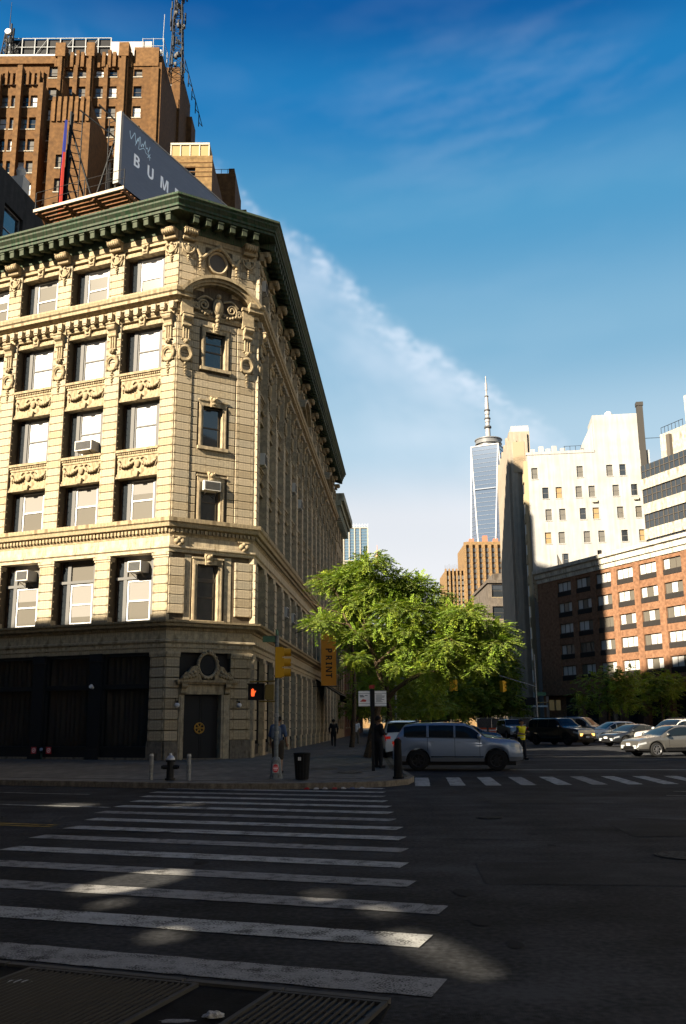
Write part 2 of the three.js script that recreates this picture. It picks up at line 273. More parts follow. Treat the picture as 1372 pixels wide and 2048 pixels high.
// the near pavement, level with the road behind a steel-faced edge
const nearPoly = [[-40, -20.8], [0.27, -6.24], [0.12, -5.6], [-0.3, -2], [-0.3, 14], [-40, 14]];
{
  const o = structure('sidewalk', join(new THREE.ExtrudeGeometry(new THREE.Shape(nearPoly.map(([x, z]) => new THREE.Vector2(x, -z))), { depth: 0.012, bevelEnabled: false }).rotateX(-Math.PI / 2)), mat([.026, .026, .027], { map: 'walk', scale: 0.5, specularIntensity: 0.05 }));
  const e = [0.9402, 0.3406];
  for (let k = 0; k < 16; k++) { // steel kerb facing in lengths with small gaps
    const a = -0.005 - k * 0.72, b = a - 0.70, q = (s, w) => [0.27 + e[0] * s - e[1] * -w, -6.24 + e[1] * s - e[0] * w];
    part(o, 'kerb_facing', join(bx(-0.35, 0.35, 0, 0.03 + rr(-0.004, 0.004), -0.03, 0.03)), mat([.06, .058, .055], { roughness: 0.8 }), [0.27 + e[0] * (a + b) / 2, 0, -6.24 + e[1] * (a + b) / 2 - 0.03], Math.atan2(-e[1], e[0]));
  }
}
function grate(u0, width, length, bars, label) {
  const e = [0.9402, 0.3406], x = 0.27 + e[0] * u0 - 0.3406 * 0.06, z = -6.24 + e[1] * u0 + 0.94 * 0.07, t = thing('ventilation_grate', label, 'grate', [x, 0.0125, z], Math.atan2(-e[1], e[0]), 'gratings in the near pavement');
  const iron = mat([.04, .039, .038], { roughness: 0.75 });
  part(t, 'black_pit_sheet', join(bx(0, width, 0, 0.004, 0, length)), M.black);  // black sheet stands in for the dark hollow below the bars
  part(t, 'frame', join(bx(-0.03, 0, 0, 0.024, -0.03, length), bx(width, width + 0.03, 0, 0.024, -0.03, length), bx(0, width, 0, 0.024, -0.03, 0), bx(0, width, 0, 0.024, length, length + 0.03)), iron);
  const g = join(cb(0.008, 0.016, length)); for (let i = 1; i < bars; i++) part(t, 'bar', g, iron, [width * i / bars, 0.0145, length / 2]);
  const c = []; for (let k = 1; k < length / 0.25; k++) c.push(cb(width, 0.006, 0.008, width / 2, 0.008, k * 0.25)); part(t, 'cross_rods', join(c), iron);
}
grate(-2.62, 1.28, 2.0, 27, 'wide dark subway grating in the near pavement at the bottom left');
grate(-0.76, 0.72, 1.6, 15, 'narrow dark grating beside the white litter at the bottom edge');
{ // litter on the near pavement
  const blob = (pts, y, name, label, m) => { const g = new THREE.IcosahedronGeometry(1, 2), p = g.attributes.position; for (let i = 0; i < p.count; i++) { const n = 1 + 0.5 * perlin.noise(p.getX(i) * 2 + y, p.getY(i) * 2, p.getZ(i) * 2 + y); p.setXYZ(i, p.getX(i) * n * pts[3], Math.max(-0.001, p.getY(i) * n * pts[4]), p.getZ(i) * n * pts[5]); } g.computeVertexNormals(); single(name, join(g), m, label, 'litter', [pts[0], pts[1], pts[2]]); };
  const paper = mat([.5, .5, .49], { map: 'paint', scale: 6 });
  blob([-0.78, 0.022, -5.98, 0.06, 0.03, 0.035], 3, 'crumpled_paper', 'small crumpled white paper between the two gratings', paper);
  blob([-0.98, 0.014, -5.93, 0.1, 0.005, 0.03], 7, 'flattened_paper', 'flattened torn white paper left of the crumpled ball', mat([.3, .3, .3], { map: 'paint', scale: 7 }));
  blob([-2.2, 0.022, -6.78, 0.09, 0.006, 0.04], 5, 'paper_scrap', 'grey paper scrap at the left edge above the wide grating', paper);
  const cols = [[.35, .03, .03], [.45, .44, .42], [.4, .38, .36], [.3, .05, .05], [.5, .5, .48], [.1, .12, .2], [.4, .4, .4]];
  cols.forEach((c, i) => blob([-1.0 + i * 0.24, 0.004, -25.35 + 0.05 * Math.sin(i * 3), 0.07, 0.045, 0.05], i + 11, 'kerb_litter', ['red crumpled wrapper in the gutter below the litter bin', 'pale cup lid in the gutter right of the bin', 'grey paper wad in the gutter', 'dark red packet in the gutter', 'white crumpled napkin in the gutter mid kerb', 'dark blue wrapper in the gutter', 'pale paper lump at the gutter towards the black bollard'][i], mat(c)));
}

// ------------------------------------------------------------------ the ornate corner building
const A0 = [-7.93, -41.69];
const corner = thing('corner_building', 'ornate six storey buff stone corner building with green copper cornice', 'building', [A0[0], 0, A0[1]]);
const RL = 49, LL = 17.1, CL = 4.2;
const FL = frame([0, 0], 112.5), FC = frame([0, 0], 58.3), FR = frame([FC.e[0] * CL, FC.e[1] * CL], 4);
const pathAll = [at(FL, -LL, 0, 0), at(FL, 0, 0, 0), at(FR, 0, 0, 0), at(FR, RL, 0, 0)].map((p) => [p[0], p[2]]);
const Y = { base: 0.15, shop: 4.85, b2: 5.8, f2: 6.25, f2h: 9.37, fr: 10.1, f3: 10.95, f3h: 13.1, f4: 14.5, f4h: 16.95, f5: 18.4, f5h: 20.74, b5: 21.1, f6: 22.3, f6h: 24.6, top: 25.75 };
{ // core behind the openings
  const ins = (f, u) => { const p = at(f, u, 0, -0.62); return [p[0], p[2]]; };
  const back = [-8, -60];
  const poly = [ins(FL, -LL + 0.02), ins(FL, -0.25), ins(FR, 0.25), ins(FR, RL - 0.02), [FR.o[0] + FR.e[0] * RL - 18, FR.o[1] + FR.e[1] * RL], [at(FL, -LL, 0, -9)[0], at(FL, -LL, 0, -9)[2]]];
  const s = new THREE.Shape(poly.map(([x, z]) => new THREE.Vector2(x, -z)));
  part(corner, 'wall', join(new THREE.ExtrudeGeometry(s, { depth: 25.6, bevelEnabled: false }).rotateX(-Math.PI / 2).translate(0, 0.1, 0)), M.bronze);
}
// horizontal bands that run round all three fronts
part(corner, 'cornice', sweep(pathAll, [[-0.6, 25.97], [0.98, 26.0], [0.98, 26.14], [1.06, 26.17], [1.06, 26.29], [1.2, 26.44], [1.2, 26.53], [1.3, 26.61], [1.28, 26.73], [-0.6, 26.85]]), M.copper);
part(corner, 'cornice_bed', sweep(pathAll, [[-0.6, 25.42], [0.09, 25.42], [0.11, 25.5], [0.11, 25.97], [-0.6, 25.97]]), M.copperdark);
part(corner, 'frieze', sweep(pathAll, [[-0.62, 24.95], [-0.02, 24.95], [-0.02, 25.1], [0.05, 25.15], [0.05, 25.42], [-0.62, 25.42]]), M.carved);
part(corner, 'string_course', sweep([pathAll[0], pathAll[1]].concat([[at(FC, 0.55, 0, 0)[0], at(FC, 0.55, 0, 0)[2]]]), [[-0.6, 21.62], [0.12, 21.62], [0.14, 21.75], [0.42, 21.85], [0.42, 22.0], [0.5, 22.06], [0.54, 22.22], [0.52, 22.3], [-0.6, 22.32]]), M.carved);
part(corner, 'string_course', sweep([[at(FC, 3.65, 0, 0)[0], at(FC, 3.65, 0, 0)[2]], pathAll[2], pathAll[3]], [[-0.6, 21.62], [0.12, 21.62], [0.14, 21.75], [0.42, 21.85], [0.42, 22.0], [0.5, 22.06], [0.54, 22.22], [0.52, 22.3], [-0.6, 22.32]]), M.carved);
part(corner, 'architrave', sweep(pathAll, [[-0.6, 21.08], [0.0, 21.08], [0.02, 21.16], [0.06, 21.2], [0.06, 21.3], [-0.04, 21.32], [-0.04, 21.62], [-0.6, 21.62]]), M.carved);
part(corner, 'string_course', sweep(pathAll, [[-0.6, 10.1], [0.03, 10.1], [0.05, 10.18], [0.1, 10.24], [0.1, 10.44], [0.3, 10.5], [0.34, 10.66], [0.42, 10.72], [0.44, 10.9], [-0.6, 10.95]]), M.carved);
part(corner, 'frieze', sweep(pathAll, [[-0.6, 9.37], [0.06, 9.37], [0.08, 9.5], [0.16, 9.56], [0.16, 9.64], [0.02, 9.68], [0.02, 10.1], [-0.6, 10.1]]), M.stone[2]);
part(corner, 'string_course', sweep(pathAll, [[-0.6, 5.8], [0.05, 5.8], [0.1, 5.9], [0.34, 5.97], [0.38, 6.08], [0.48, 6.13], [0.5, 6.22], [-0.6, 6.26]]), M.carved);
part(corner, 'frieze', sweep(pathAll, [[-0.6, 4.84], [0.0, 4.84], [0.03, 5.0], [0.08, 5.04], [0.1, 5.2], [0.2, 5.28], [0.2, 5.36], [0.0, 5.4], [0.0, 5.8], [-0.6, 5.8]]), M.stone[1]);

const blockCache = {};
const block = (w, h, d = 0.06, b = 0.018) => blockCache[[w.toFixed(2), h.toFixed(3), d]] ??= chamfered(w - 0.004, h - (h > 0.44 ? 0.04 : 0.024), d, b);
function courses(f, u0, u1, y0, y1, n, o, proud = 0.06) { // rusticated courses over a recessed bed
  const h = (y1 - y0) / n;
  for (let k = 0; k < n; k++) put(corner, 'stone_course', block(u1 - u0, h, proud), pick(M.stone), f, (u0 + u1) / 2, y0 + h * (k + 0.5), o);
}
function bed(f, u0, u1, y0, y1, o0, o1, name = 'pier', m = M.joint) { put(corner, name, join(bx(u0, u1, y0, y1, o0, o1)), m, f, 0, 0, 0); }

// ornament shapes (local: x across, y up, z out)
const spiral = (r, n = 26) => { const p = []; for (let i = 0; i <= n; i++) { const a = i / n * Math.PI * 3.2, q = r * (1 - 0.75 * i / n); p.push([Math.cos(a) * q, Math.sin(a) * q]); } return p; };
const consoleGeo = (w, h, d) => { // scrolled bracket: S-shaped side profile pushed across
  const s = [[0, 0], [d * 0.35, h * 0.04], [d * 0.5, h * 0.16], [d * 0.42, h * 0.32], [d * 0.5, h * 0.5], [d * 0.85, h * 0.62], [d, h * 0.76], [d * 0.95, h * 0.92], [d * 0.7, h], [0, h]];
  const g = extrude(s, w, 0.012).rotateY(-Math.PI / 2).translate(w / 2, 0, 0);
  return join(g, new THREE.CylinderGeometry(d * 0.3, d * 0.3, w + 0.07, 12).rotateZ(Math.PI / 2).translate(0, h * 0.80, d * 0.74), new THREE.CylinderGeometry(d * 0.17, d * 0.17, w + 0.05, 10).rotateZ(Math.PI / 2).translate(0, h * 0.13, d * 0.36), cb(w + 0.12, h * 0.1, d * 1.05, 0, h * 1.05, d * 0.52));
};
const ropes = [-1, -0.5, 0, 0.5, 1];
const corbel = join(consoleGeo(0.62, 0.42, 0.5), ropes.map((k) => new THREE.TorusGeometry(0.14, 0.035, 5, 10).rotateY(Math.PI / 2).translate(k * 0.26, 0.33, 0.37)));
const cartoucheGeo = join( // shield with swag and hanging drop
  new THREE.SphereGeometry(0.17, 10, 8).scale(1, 1.25, 0.45).translate(0, 0.75, 0.04), ball(0.07, 0, 1.02, 0.07, 8), ball(0.06, -0.2, 0.95, 0.05, 8), ball(0.06, 0.2, 0.95, 0.05, 8),
  tube([[-0.32, 1.0, 0.03], [-0.26, 0.72, 0.07], [0, 0.52, 0.1], [0.26, 0.72, 0.07], [0.32, 1.0, 0.03]], 0.05, 16, 6),
  tube([[-0.3, 1.0, 0.03], [-0.3, 0.6, 0.04], [-0.2, 0.45, 0.03]], 0.03, 8, 5), tube([[0.3, 1.0, 0.03], [0.3, 0.6, 0.04], [0.2, 0.45, 0.03]], 0.03, 8, 5),
  [0.38, 0.26, 0.15, 0.06].map((y, i) => ball(0.075 - i * 0.014, 0, y, 0.05, 7)), cb(0.2, 0.035, 0.05, 0, 0.32, 0.03), cb(0.14, 0.03, 0.04, 0, 0.2, 0.03));
const pierConsole = join(consoleGeo(0.42, 0.62, 0.34).translate(0, 0.62, 0), [-0.13, 0, 0.13].map((x) => new THREE.CylinderGeometry(0.05, 0.045, 0.66, 8).translate(x, 0.32, 0.06)), cb(0.44, 0.05, 0.12, 0, 0.0, 0.06), [...Array(6)].map((_, i) => ball(0.075, Math.cos(i * 1.05) * 0.09, -0.12 + Math.sin(i * 1.05) * 0.07, 0.13, 7)), ball(0.1, 0, -0.12, 0.16, 8));
const ringGeo = join(...[new THREE.TorusGeometry(0.265, 0.065, 8, 24).scale(1, 1.12, 1).translate(0, 0, 0.05), new THREE.TorusGeometry(0.19, 0.025, 6, 20).scale(1, 1.12, 1).translate(0, 0, 0.05), [45, 135, 225, 315].map((a) => ball(0.06, Math.cos(a * Math.PI / 180) * 0.33, Math.sin(a * Math.PI / 180) * 0.36, 0.04, 6))].flat().map((g) => g.scale(1.18, 1.18, 1.1)));
const pendantGeo = join([[0, 0.07], [-0.2, 0.045], [-0.34, 0.055], [-0.5, 0.04], [-0.62, 0.03]].map(([y, r]) => ball(r, 0, y, 0.04, 7)), cb(0.24, 0.035, 0.05, 0, -0.1, 0.03), cb(0.2, 0.03, 0.05, 0, -0.28, 0.03), cb(0.14, 0.03, 0.05, 0, -0.44, 0.03));
const keyGeo = join(extrude([[-0.13, 0], [0.13, 0], [0.19, 0.5], [-0.19, 0.5]], 0.1, 0.015), ball(0.11, 0, 0.34, 0.14, 8), new THREE.SphereGeometry(0.13, 8, 6).scale(1, 0.5, 0.7).translate(0, 0.12, 0.1), ball(0.07, -0.13, 0.42, 0.1, 6), ball(0.07, 0.13, 0.42, 0.1, 6));
const garlandGeo = (w) => join([-1, 1].flatMap((s) => [tube([[s * 0.12, 0.18, 0.02], [s * w * 0.16, -0.02, 0.08], [s * w * 0.27, -0.1, 0.1], [s * w * 0.38, -0.02, 0.08], [s * w * 0.46, 0.2, 0.02]], 0.075, 14, 6), ...[0.16, 0.21, 0.27, 0.33, 0.38].map((q, i) => ball(0.085, s * w * q, -0.02 - 0.09 * Math.sin((i + 0.5) / 5 * Math.PI), 0.13, 6)), ball(0.08, s * w * 0.44, 0.2, 0.05, 7), tube([[s * w * 0.46, 0.2, 0.03], [s * w * 0.45, 0, 0.04], [s * w * 0.42, -0.18, 0.03]], 0.035, 6, 5), tube([[s * 0.1, 0.2, 0.05], [s * w * 0.14, 0.3, 0.05], [s * w * 0.2, 0.18, 0.04]], 0.03, 8, 5)]), new THREE.SphereGeometry(0.16, 10, 8).scale(1, 1.35, 0.5).translate(0, 0.02, 0.06), ball(0.08, 0, 0.26, 0.08, 7));
const tongues = (w, n, y, o) => [...Array(n)].map((_, i) => cb(w / n * 0.62, 0.1, 0.06, -w / 2 + (i + 0.5) * w / n, y, o));

// windows of the lit front: a dark casing, a pale frame and two sash panes
const sashCache = {};
function windowAt(f, u0, u1, y0, y1, o, kind, transom) {
  const w = u1 - u0, h = y1 - y0, key = [w.toFixed(2), h.toFixed(2), transom, kind === 'dark'], c = sashCache[key] ??= (() => {
    const sw = w * 0.56, sx = w * 0.06, t = 0.085, x0 = sx - sw / 2, x1 = sx + sw / 2, hh = transom ? transom : h;
    const bars = [bx(x0 - 0.2, x0, 0, h, 0, 0.09), bx(x1, x1 + 0.2, 0, h, 0, 0.09), bx(x0, x1, h - 0.1, h, 0, 0.07), bx(x0, x1, 0, 0.07, 0, 0.07)];
    if (transom) bars.push(bx(-w / 2, w / 2, transom, transom + 0.13, -0.01, 0.1));
    const mid = hh * 0.5, sash = [bx(x0, x0 + t, 0.07, hh - 0.05, 0.01, 0.05), bx(x1 - t, x1, 0.07, hh - 0.05, 0.01, 0.05), bx(x0 + t, x1 - t, mid - 0.035, mid + 0.035, 0.01, 0.055), bx(x0 + t, x1 - t, 0.07, 0.15, 0.01, 0.05), bx(x0 + t, x1 - t, hh - 0.12, hh - 0.05, 0.01, 0.05)];
    return { casing: join(bx(-w / 2, w / 2, 0, h, -0.06, 0), bx(-w / 2, -w / 2 + 0.1, 0, h, 0, 0.05), bx(w / 2 - 0.1, w / 2, 0, h, 0, 0.05)), frame: join(bars), sash: join(sash), hi: join(bx(x0 + t, x1 - t, mid + 0.035, hh - 0.12, 0, 0.012)), lo: join(bx(x0 + t, x1 - t, 0.15, mid - 0.035, 0, 0.012)), side: join(bx(-w / 2 + 0.1, x0 - 0.2, 0.1, h - 0.1, 0, 0.008)), over: transom ? join(bx(x0, x1, transom + 0.13, h - 0.1, 0, 0.012)) : null };
  })();
  const g = put(corner, 'window', c.casing, M.bronze, f, (u0 + u1) / 2, y0, o);
  part(g, 'frame', c.frame, kind === 'dark' ? M.sashdark : M.sash); part(g, 'sash', c.sash, kind === 'dark' ? M.sashdark : kind === 'white' ? M.sash : M.whitepaint);
  const gl = { white: [M.blind, M.blind], half: [M.glassgrey, M.glassgrey], grey: [M.glassgrey, M.glassgrey], dark: [M.glass, M.glass] }[kind];
  part(g, 'pane', c.hi, gl[0]); part(g, 'pane', c.lo, gl[1]);
  if (kind !== 'white' && kind !== 'dark') { const b = Math.max(0.2, rr(0.1, 0.5) * h), sw = w * 0.56 - 0.17, hh = transom ? transom : h; part(g, 'blind', join(bx(w * 0.06 - sw / 2, w * 0.06 + sw / 2, hh - 0.12 - b, hh - 0.12, 0.013, 0.017)), kind === 'half' ? M.blind : M.blindhalf); } part(g, 'pane', c.side, M.glass); if (c.over) part(g, 'pane', c.over, kind === 'dark' ? M.glass : M.glassgrey);
  return g;
}
const studs = (h) => join([...Array(Math.floor(h / 0.33))].map((_, i) => ball(0.024, 0, 0.16 + i * 0.33, 0, 5)));
const studCache = {};
function opening(f, u0, u1, y0, y1, kind, transom, rich) { // window set back between brown metal jambs
  windowAt(f, u0 + 0.03, u1 - 0.03, y0, y1, -0.5, kind, transom);
  if (rich) { const h = y1 - y0, s = studCache[h.toFixed(2)] ??= studs(h); put(corner, 'rivet_row', s, M.carved, f, u0 + 0.045, y0, -0.03); }
}
const pierW = 0.85, openW = 2.4, pitch = 3.25, c0 = 0.8;
const bayL = (i) => [-(c0 + pitch * i + openW), -(c0 + pitch * i)];
const spanW = openW - 0.02;
const spandrelGeo = (h) => join(bx(-spanW / 2, spanW / 2, 0.16, h - 0.34, -0.45, -0.12), bx(-spanW / 2, spanW / 2, 0, 0.1, -0.45, -0.02), bx(-spanW / 2, spanW / 2, 0.1, 0.22, -0.45, -0.07), bx(-spanW / 2, spanW / 2, h - 0.34, h - 0.22, -0.45, -0.08), bx(-spanW / 2, spanW / 2, h - 0.12, h, -0.45, 0.04), tongues(spanW, 22, h - 0.17, -0.05));
const lintelGeo = join(bx(-spanW / 2, spanW / 2, 0, 0.14, -0.5, -0.04), bx(-spanW / 2, spanW / 2, 0.14, 0.24, -0.5, -0.1), bx(-spanW / 2, spanW / 2, 0.24, 0.52, -0.5, -0.16));
const sp1 = spandrelGeo(Y.f4 - Y.f3h), sp2 = spandrelGeo(Y.f5 - Y.f4h), garl = garlandGeo(spanW);
const swatch = [['grey', 'grey', 'grey', 'grey', 'grey'], ['grey', 'grey', 'grey', 'half', 'grey'], ['white', 'white', 'white', 'white', 'white'], ['white', 'white', 'white', 'white', 'half'], ['half', 'half', 'grey', 'half', 'grey']];
for (let i = 0; i < 5; i++) {
  const [u0, u1] = bayL(i), uc = (u0 + u1) / 2;
  opening(FL, u0, u1, Y.f2, Y.f2h, swatch[0][i], 2.02, true);
  opening(FL, u0, u1, Y.f3, Y.f3h, swatch[1][i], 0, true); opening(FL, u0, u1, Y.f4, Y.f4h, swatch[2][i], 0, true);
  opening(FL, u0, u1, Y.f5, Y.f5h, swatch[3][i], 0, true); opening(FL, u0, u1, Y.f6, Y.f6h, swatch[4][i], 0, true);
  for (const [g, y] of [[sp1, Y.f3h], [sp2, Y.f4h]]) { const s = put(corner, 'spandrel', g, M.carved, FL, uc, y, 0); part(s, 'garland', garl, M.carved, [0, 0.66, -0.12]); part(s, 'keystone', join(extrude([[-0.1, 0], [0.1, 0], [0.15, 0.24], [-0.15, 0.24]], 0.12, 0.012)), M.carved, [0, 0, -0.04]); }
  for (const y of [Y.f5h, Y.f6h]) { const s = put(corner, 'lintel', lintelGeo, M.carved, FL, uc, y, 0); part(s, 'keystone', keyGeo, M.carved, [0, 0, -0.05]); }
  put(corner, 'attic_panel', join(bx(-spanW / 2, spanW / 2, 0, 0.3, -0.5, -0.06)), M.stone[0], FL, uc, Y.f6h + 0.52, 0);
}
for (let i = 0; i <= 5; i++) { // the piers of the lit front
  const u1 = i ? -(c0 + pitch * (i - 1) + openW) : 0, u0 = i ? u1 - pierW : -c0, uc = (u0 + u1) / 2, w = u1 - u0;
  bed(FL, u0, u1 - (i ? 0 : 0.02), 6.2, 25.0, -0.6, -0.02);
  if (i < 5) { courses(FL, u0, u1, Y.f2, 9.12, 7, -0.02); courses(FL, u0, u1, 10.95, 21.0, 26, -0.02); courses(FL, u0, u1, 22.3, 24.96, 7, -0.02); }
  put(corner, 'capital', join(bx(-w / 2 - 0.03, w / 2 + 0.03, 0, 0.1, -0.3, 0.07), bx(-w / 2 - 0.06, w / 2 + 0.06, 0.1, 0.2, -0.3, 0.11), bx(-w / 2, w / 2, 0.2, 0.25, -0.3, 0.06)), M.stone[0], FL, uc, 9.12, 0);
  put(corner, 'plinth', join(bx(-w / 2 - 0.02, w / 2 + 0.02, 0, 0.28, -0.3, 0.09)), M.stone[1], FL, uc, Y.f2 - 0.01, 0);
  const c = put(corner, 'console', pierConsole, M.carved, FL, uc, 19.75, 0.04); part(c, 'medallion_ring', ringGeo, M.carved, [0, -0.72, 0]); part(c, 'pendant', pendantGeo, M.carved, [0, -1.22, 0]);
  const k = put(corner, 'corbel', corbel, M.carved, FL, uc, 24.98, 0.04); part(k, 'cartouche', cartoucheGeo, M.carved, [0, -1.22, 0.01]);
  bed(FL, u0 + 0.12, u1 - 0.12, 21.0, 21.7, -0.5, 0.1, 'bracket_block', M.carved);
}
// modillions under the copper cornice and dentils under the fifth floor band
const modGeo = join(extrude([[0, 0.22], [0.4, 0.1], [0.62, 0], [0.78, 0.02], [0.8, 0.38], [0, 0.38]], 0.25, 0.01).rotateY(-Math.PI / 2).translate(0.125, 0, 0), cb(0.31, 0.06, 0.2, 0, 0.33, 0.74));
const mods = (f, u0, u1) => { const n = Math.round((u1 - u0) / 0.64); for (let k = 0; k < n; k++) put(corner, 'modillion', modGeo, M.copperdark, f, u0 + (k + 0.5) * (u1 - u0) / n, 25.58, 0.12); };
mods(FL, -LL, 0.2); mods(FC, 0.15, CL - 0.15); mods(FR, 0, RL);
const denGeo = join(cb(0.26, 0.3, 0.34, 0, 0, 0.17), cb(0.2, 0.1, 0.16, 0, -0.16, 0.26));
const denCount = Math.round(LL / 0.51); for (let k = 0; k < denCount; k++) put(corner, 'dentil', denGeo, M.stone[0], FL, -(k + 0.35) * 0.51, 21.46, -0.04);
put(corner, 'dentil_row', join([...Array(96)].map((_, k) => cb(0.26, 0.3, 0.34, 0.3 + k * 0.51, 21.46, 0.12))), M.stone[0], FR, 0, 0, 0).userData.kind = 'stuff';
for (const [f, a, b] of [[FL, -LL, 0], [FC, 0, CL], [FR, 0, RL]]) { const n = Math.round((b - a) / 0.2); put(corner, 'bead_row', join([...Array(n)].map((_, k) => cb(0.12, 0.16, 0.16, a + (k + 0.5) * (b - a) / n, 10.35, 0.12))), M.carved, f, 0, 0, 0).userData.kind = 'stuff'; }

// the narrow corner front ------------------------------------------------
bed(FC, 0.02, 1.3, 6.2, 25.0, -0.6, -0.06, 'wall_bed'); bed(FC, 2.62, CL - 0.02, 6.2, 25.0, -0.6, -0.06, 'wall_bed');
for (const [a, b] of [[6.2, 6.3], [8.9, 10.95], [12.86, 14.55], [16.62, 18.55], [20.42, 23.2], [24.7, 25]]) bed(FC, 1.28, 2.64, a, b, -0.6, -0.06, 'wall_bed');
const cWin = [[1.40, 2.44, 6.3, 8.9], [1.48, 2.46, 10.98, 12.86], [1.48, 2.5, 14.58, 16.62], [1.5, 2.56, 18.58, 20.42]];
{
  courses(FC, 0.02, 0.78, Y.f2 + 0.3, 9.12, 6, -0.06, 0.1); courses(FC, 3.3, CL - 0.02, Y.f2 + 0.3, 9.12, 6, -0.06, 0.1);
  bed(FC, 0.78, 1.1, 6.3, 9.3, -0.5, -0.04, 'pilaster_strip', M.stone[1]); bed(FC, 2.78, 3.12, 6.3, 9.3, -0.5, -0.04, 'pilaster_strip', M.stone[1]);
  const n = 26, h = (21.0 - 10.95) / n;
  for (let k = 0; k < n; k++) {
    const y = 10.95 + h * (k + 0.5), hit = cWin.some(([, , a, b]) => y > a - 0.2 && y < b + 0.28);
    put(corner, 'stone_course', block(0.82, h, 0.1), pick(M.stone), FC, 0.43, y, -0.06);
    put(corner, 'stone_course', block(0.98, h, 0.1), pick(M.stone), FC, CL - 0.51, y, -0.06);
    if (hit) { put(corner, 'stone_course', block(0.34, h), pick(M.stone), FC, 1.02, y, -0.06); put(corner, 'stone_course', block(0.36, h), pick(M.stone), FC, 2.98, y, -0.06); }
    else put(corner, 'stone_course', block(2.3, h), pick(M.stone), FC, 2.005, y, -0.06);
  }
  for (let k = 0; k < 6; k++) { const y = 22.5 + 0.41 * (k + 0.5); put(corner, 'stone_course', block(0.9, 0.41), pick(M.stone), FC, 0.47, y, -0.06); put(corner, 'stone_course', block(0.9, 0.41), pick(M.stone), FC, CL - 0.47, y, -0.06); put(corner, 'stone_course', block(0.44, 0.41), pick(M.stone), FC, 1.15, y, -0.06); put(corner, 'stone_course', block(0.44, 0.41), pick(M.stone), FC, 3.05, y, -0.06); }
  cWin.forEach(([a, b, y0, y1], i) => {
    const w = put(corner, 'window', join(bx(a, b, y0, y1, -0.36, -0.3)), M.bronze, FC, 0, 0, 0), ym = lerp(y0, y1, i === 0 ? 0.42 : 0.5), t = 0.06;
    const bars = [bx(a, a + t, y0, y1, -0.3, -0.24), bx(b - t, b, y0, y1, -0.3, -0.24), bx(a + t, b - t, ym - 0.03, ym + 0.03, -0.3, -0.24), bx(a + t, b - t, y0, y0 + t, -0.3, -0.24), bx(a + t, b - t, y1 - t, y1, -0.3, -0.24)]; if (i === 0) bars.push(bx(a + t, b - t, 8.1, 8.28, -0.3, -0.22));
    if (i === 3) bars.push(bx(a + t, b - t, 19.9, 19.94, -0.3, -0.25));
    part(w, 'sash', join(bars), M.sashdark); part(w, 'pane', join(bx(a + t, b - t, ym + 0.03, y1 - t, -0.3, -0.285)), [M.glass, M.glass, M.glass, M.glass][i]); part(w, 'pane', join(bx(a + t, b - t, y0 + t, ym - 0.03, -0.3, -0.285)), M.glass);
    const s = i ? 0.2 : 0.22; // moulded stone surround
    put(corner, 'window_surround', join(bx(a - s, a, y0, y1, -0.4, 0.02), bx(b, b + s, y0, y1, -0.4, 0.02), bx(a - s, b + s, y1, y1 + 0.24, -0.4, 0.02), bx(a - s - 0.05, b + s + 0.05, y1 + 0.24, y1 + 0.32, -0.4, 0.07), bx(a - s + 0.04, a - s + 0.1, y0, y1, 0.02, 0.05), bx(b + s - 0.1, b + s - 0.04, y0, y1, 0.02, 0.05), bx(a - s - 0.08, b + s + 0.08, y0 - 0.16, y0, -0.4, 0.12)), M.stone[3], FC, 0, 0, 0);
    put(corner, 'keystone', keyGeo, M.carved, FC, (a + b) / 2, y1 - 0.02, 0.0);
  });
  for (const u of [0.43, CL - 0.51]) { // pendants and brackets at both edges
    const c = put(corner, 'console', pierConsole, M.carved, FC, u, 19.75, 0.06); part(c, 'medallion_ring', ringGeo, M.carved, [0, -0.72, 0]); part(c, 'pendant', pendantGeo, M.carved, [0, -1.22, 0]);
    const k = put(corner, 'corbel', corbel, M.carved, FC, u, 24.98, 0.04); part(k, 'cartouche', cartoucheGeo, M.carved, [0, -1.22, 0.01]);
    put(corner, 'bracket_block', join(bx(-0.3, 0.3, 20.95, 21.9, -0.4, 0.22), bx(-0.36, 0.36, 21.9, 22.05, -0.4, 0.3)), M.carved, FC, u, 0, 0);
    put(corner, 'frieze_scroll', join(ball(0.14, -0.12, 0, 0.08, 8), ball(0.14, 0.14, 0, 0.08, 8), ball(0.11, 0, -0.14, 0.1, 8), ball(0.1, 0, 0.13, 0.09, 8), cb(0.6, 0.08, 0.1, 0, 0.22, 0.05)), M.carved, FC, u, 9.86, 0.04);
  }
  // segmental arched pediment over the corner front, carved field beneath
  const arc = (r, cy, a0, a1, n) => [...Array(n + 1)].map((_, i) => { const a = lerp(a0, a1, i / n); return [2.1 + Math.sin(a) * r, cy + Math.cos(a) * r]; });
  const R = 2.62, half = Math.asin(2.12 / R), cy = 23.2 - R, band = (r0, r1, o0, o1) => { const s = new THREE.Shape([...arc(r1, cy, -half, half, 24), ...arc(r0, cy, half, -half, 24)].map((p) => new THREE.Vector2(...p))); return new THREE.ExtrudeGeometry(s, { depth: o1 - o0, bevelEnabled: false }).translate(0, 0, o0); };
  put(corner, 'arched_pediment', join(band(R - 0.1, R + 0.06, -0.3, 0.62), band(R - 0.24, R - 0.1, -0.3, 0.46), band(R - 0.34, R - 0.24, -0.3, 0.32)), M.carved, FC, 0, 0, 0);
  put(corner, 'pediment_field', join(new THREE.ExtrudeGeometry(new THREE.Shape([...arc(R - 0.34, cy, -0.72, 0.72, 20), [3.5, 21.8], [0.7, 21.8]].map((p) => new THREE.Vector2(...p))), { depth: 0.3, bevelEnabled: false }).translate(0, 0, -0.4)), M.joint, FC, 0, 0, 0);
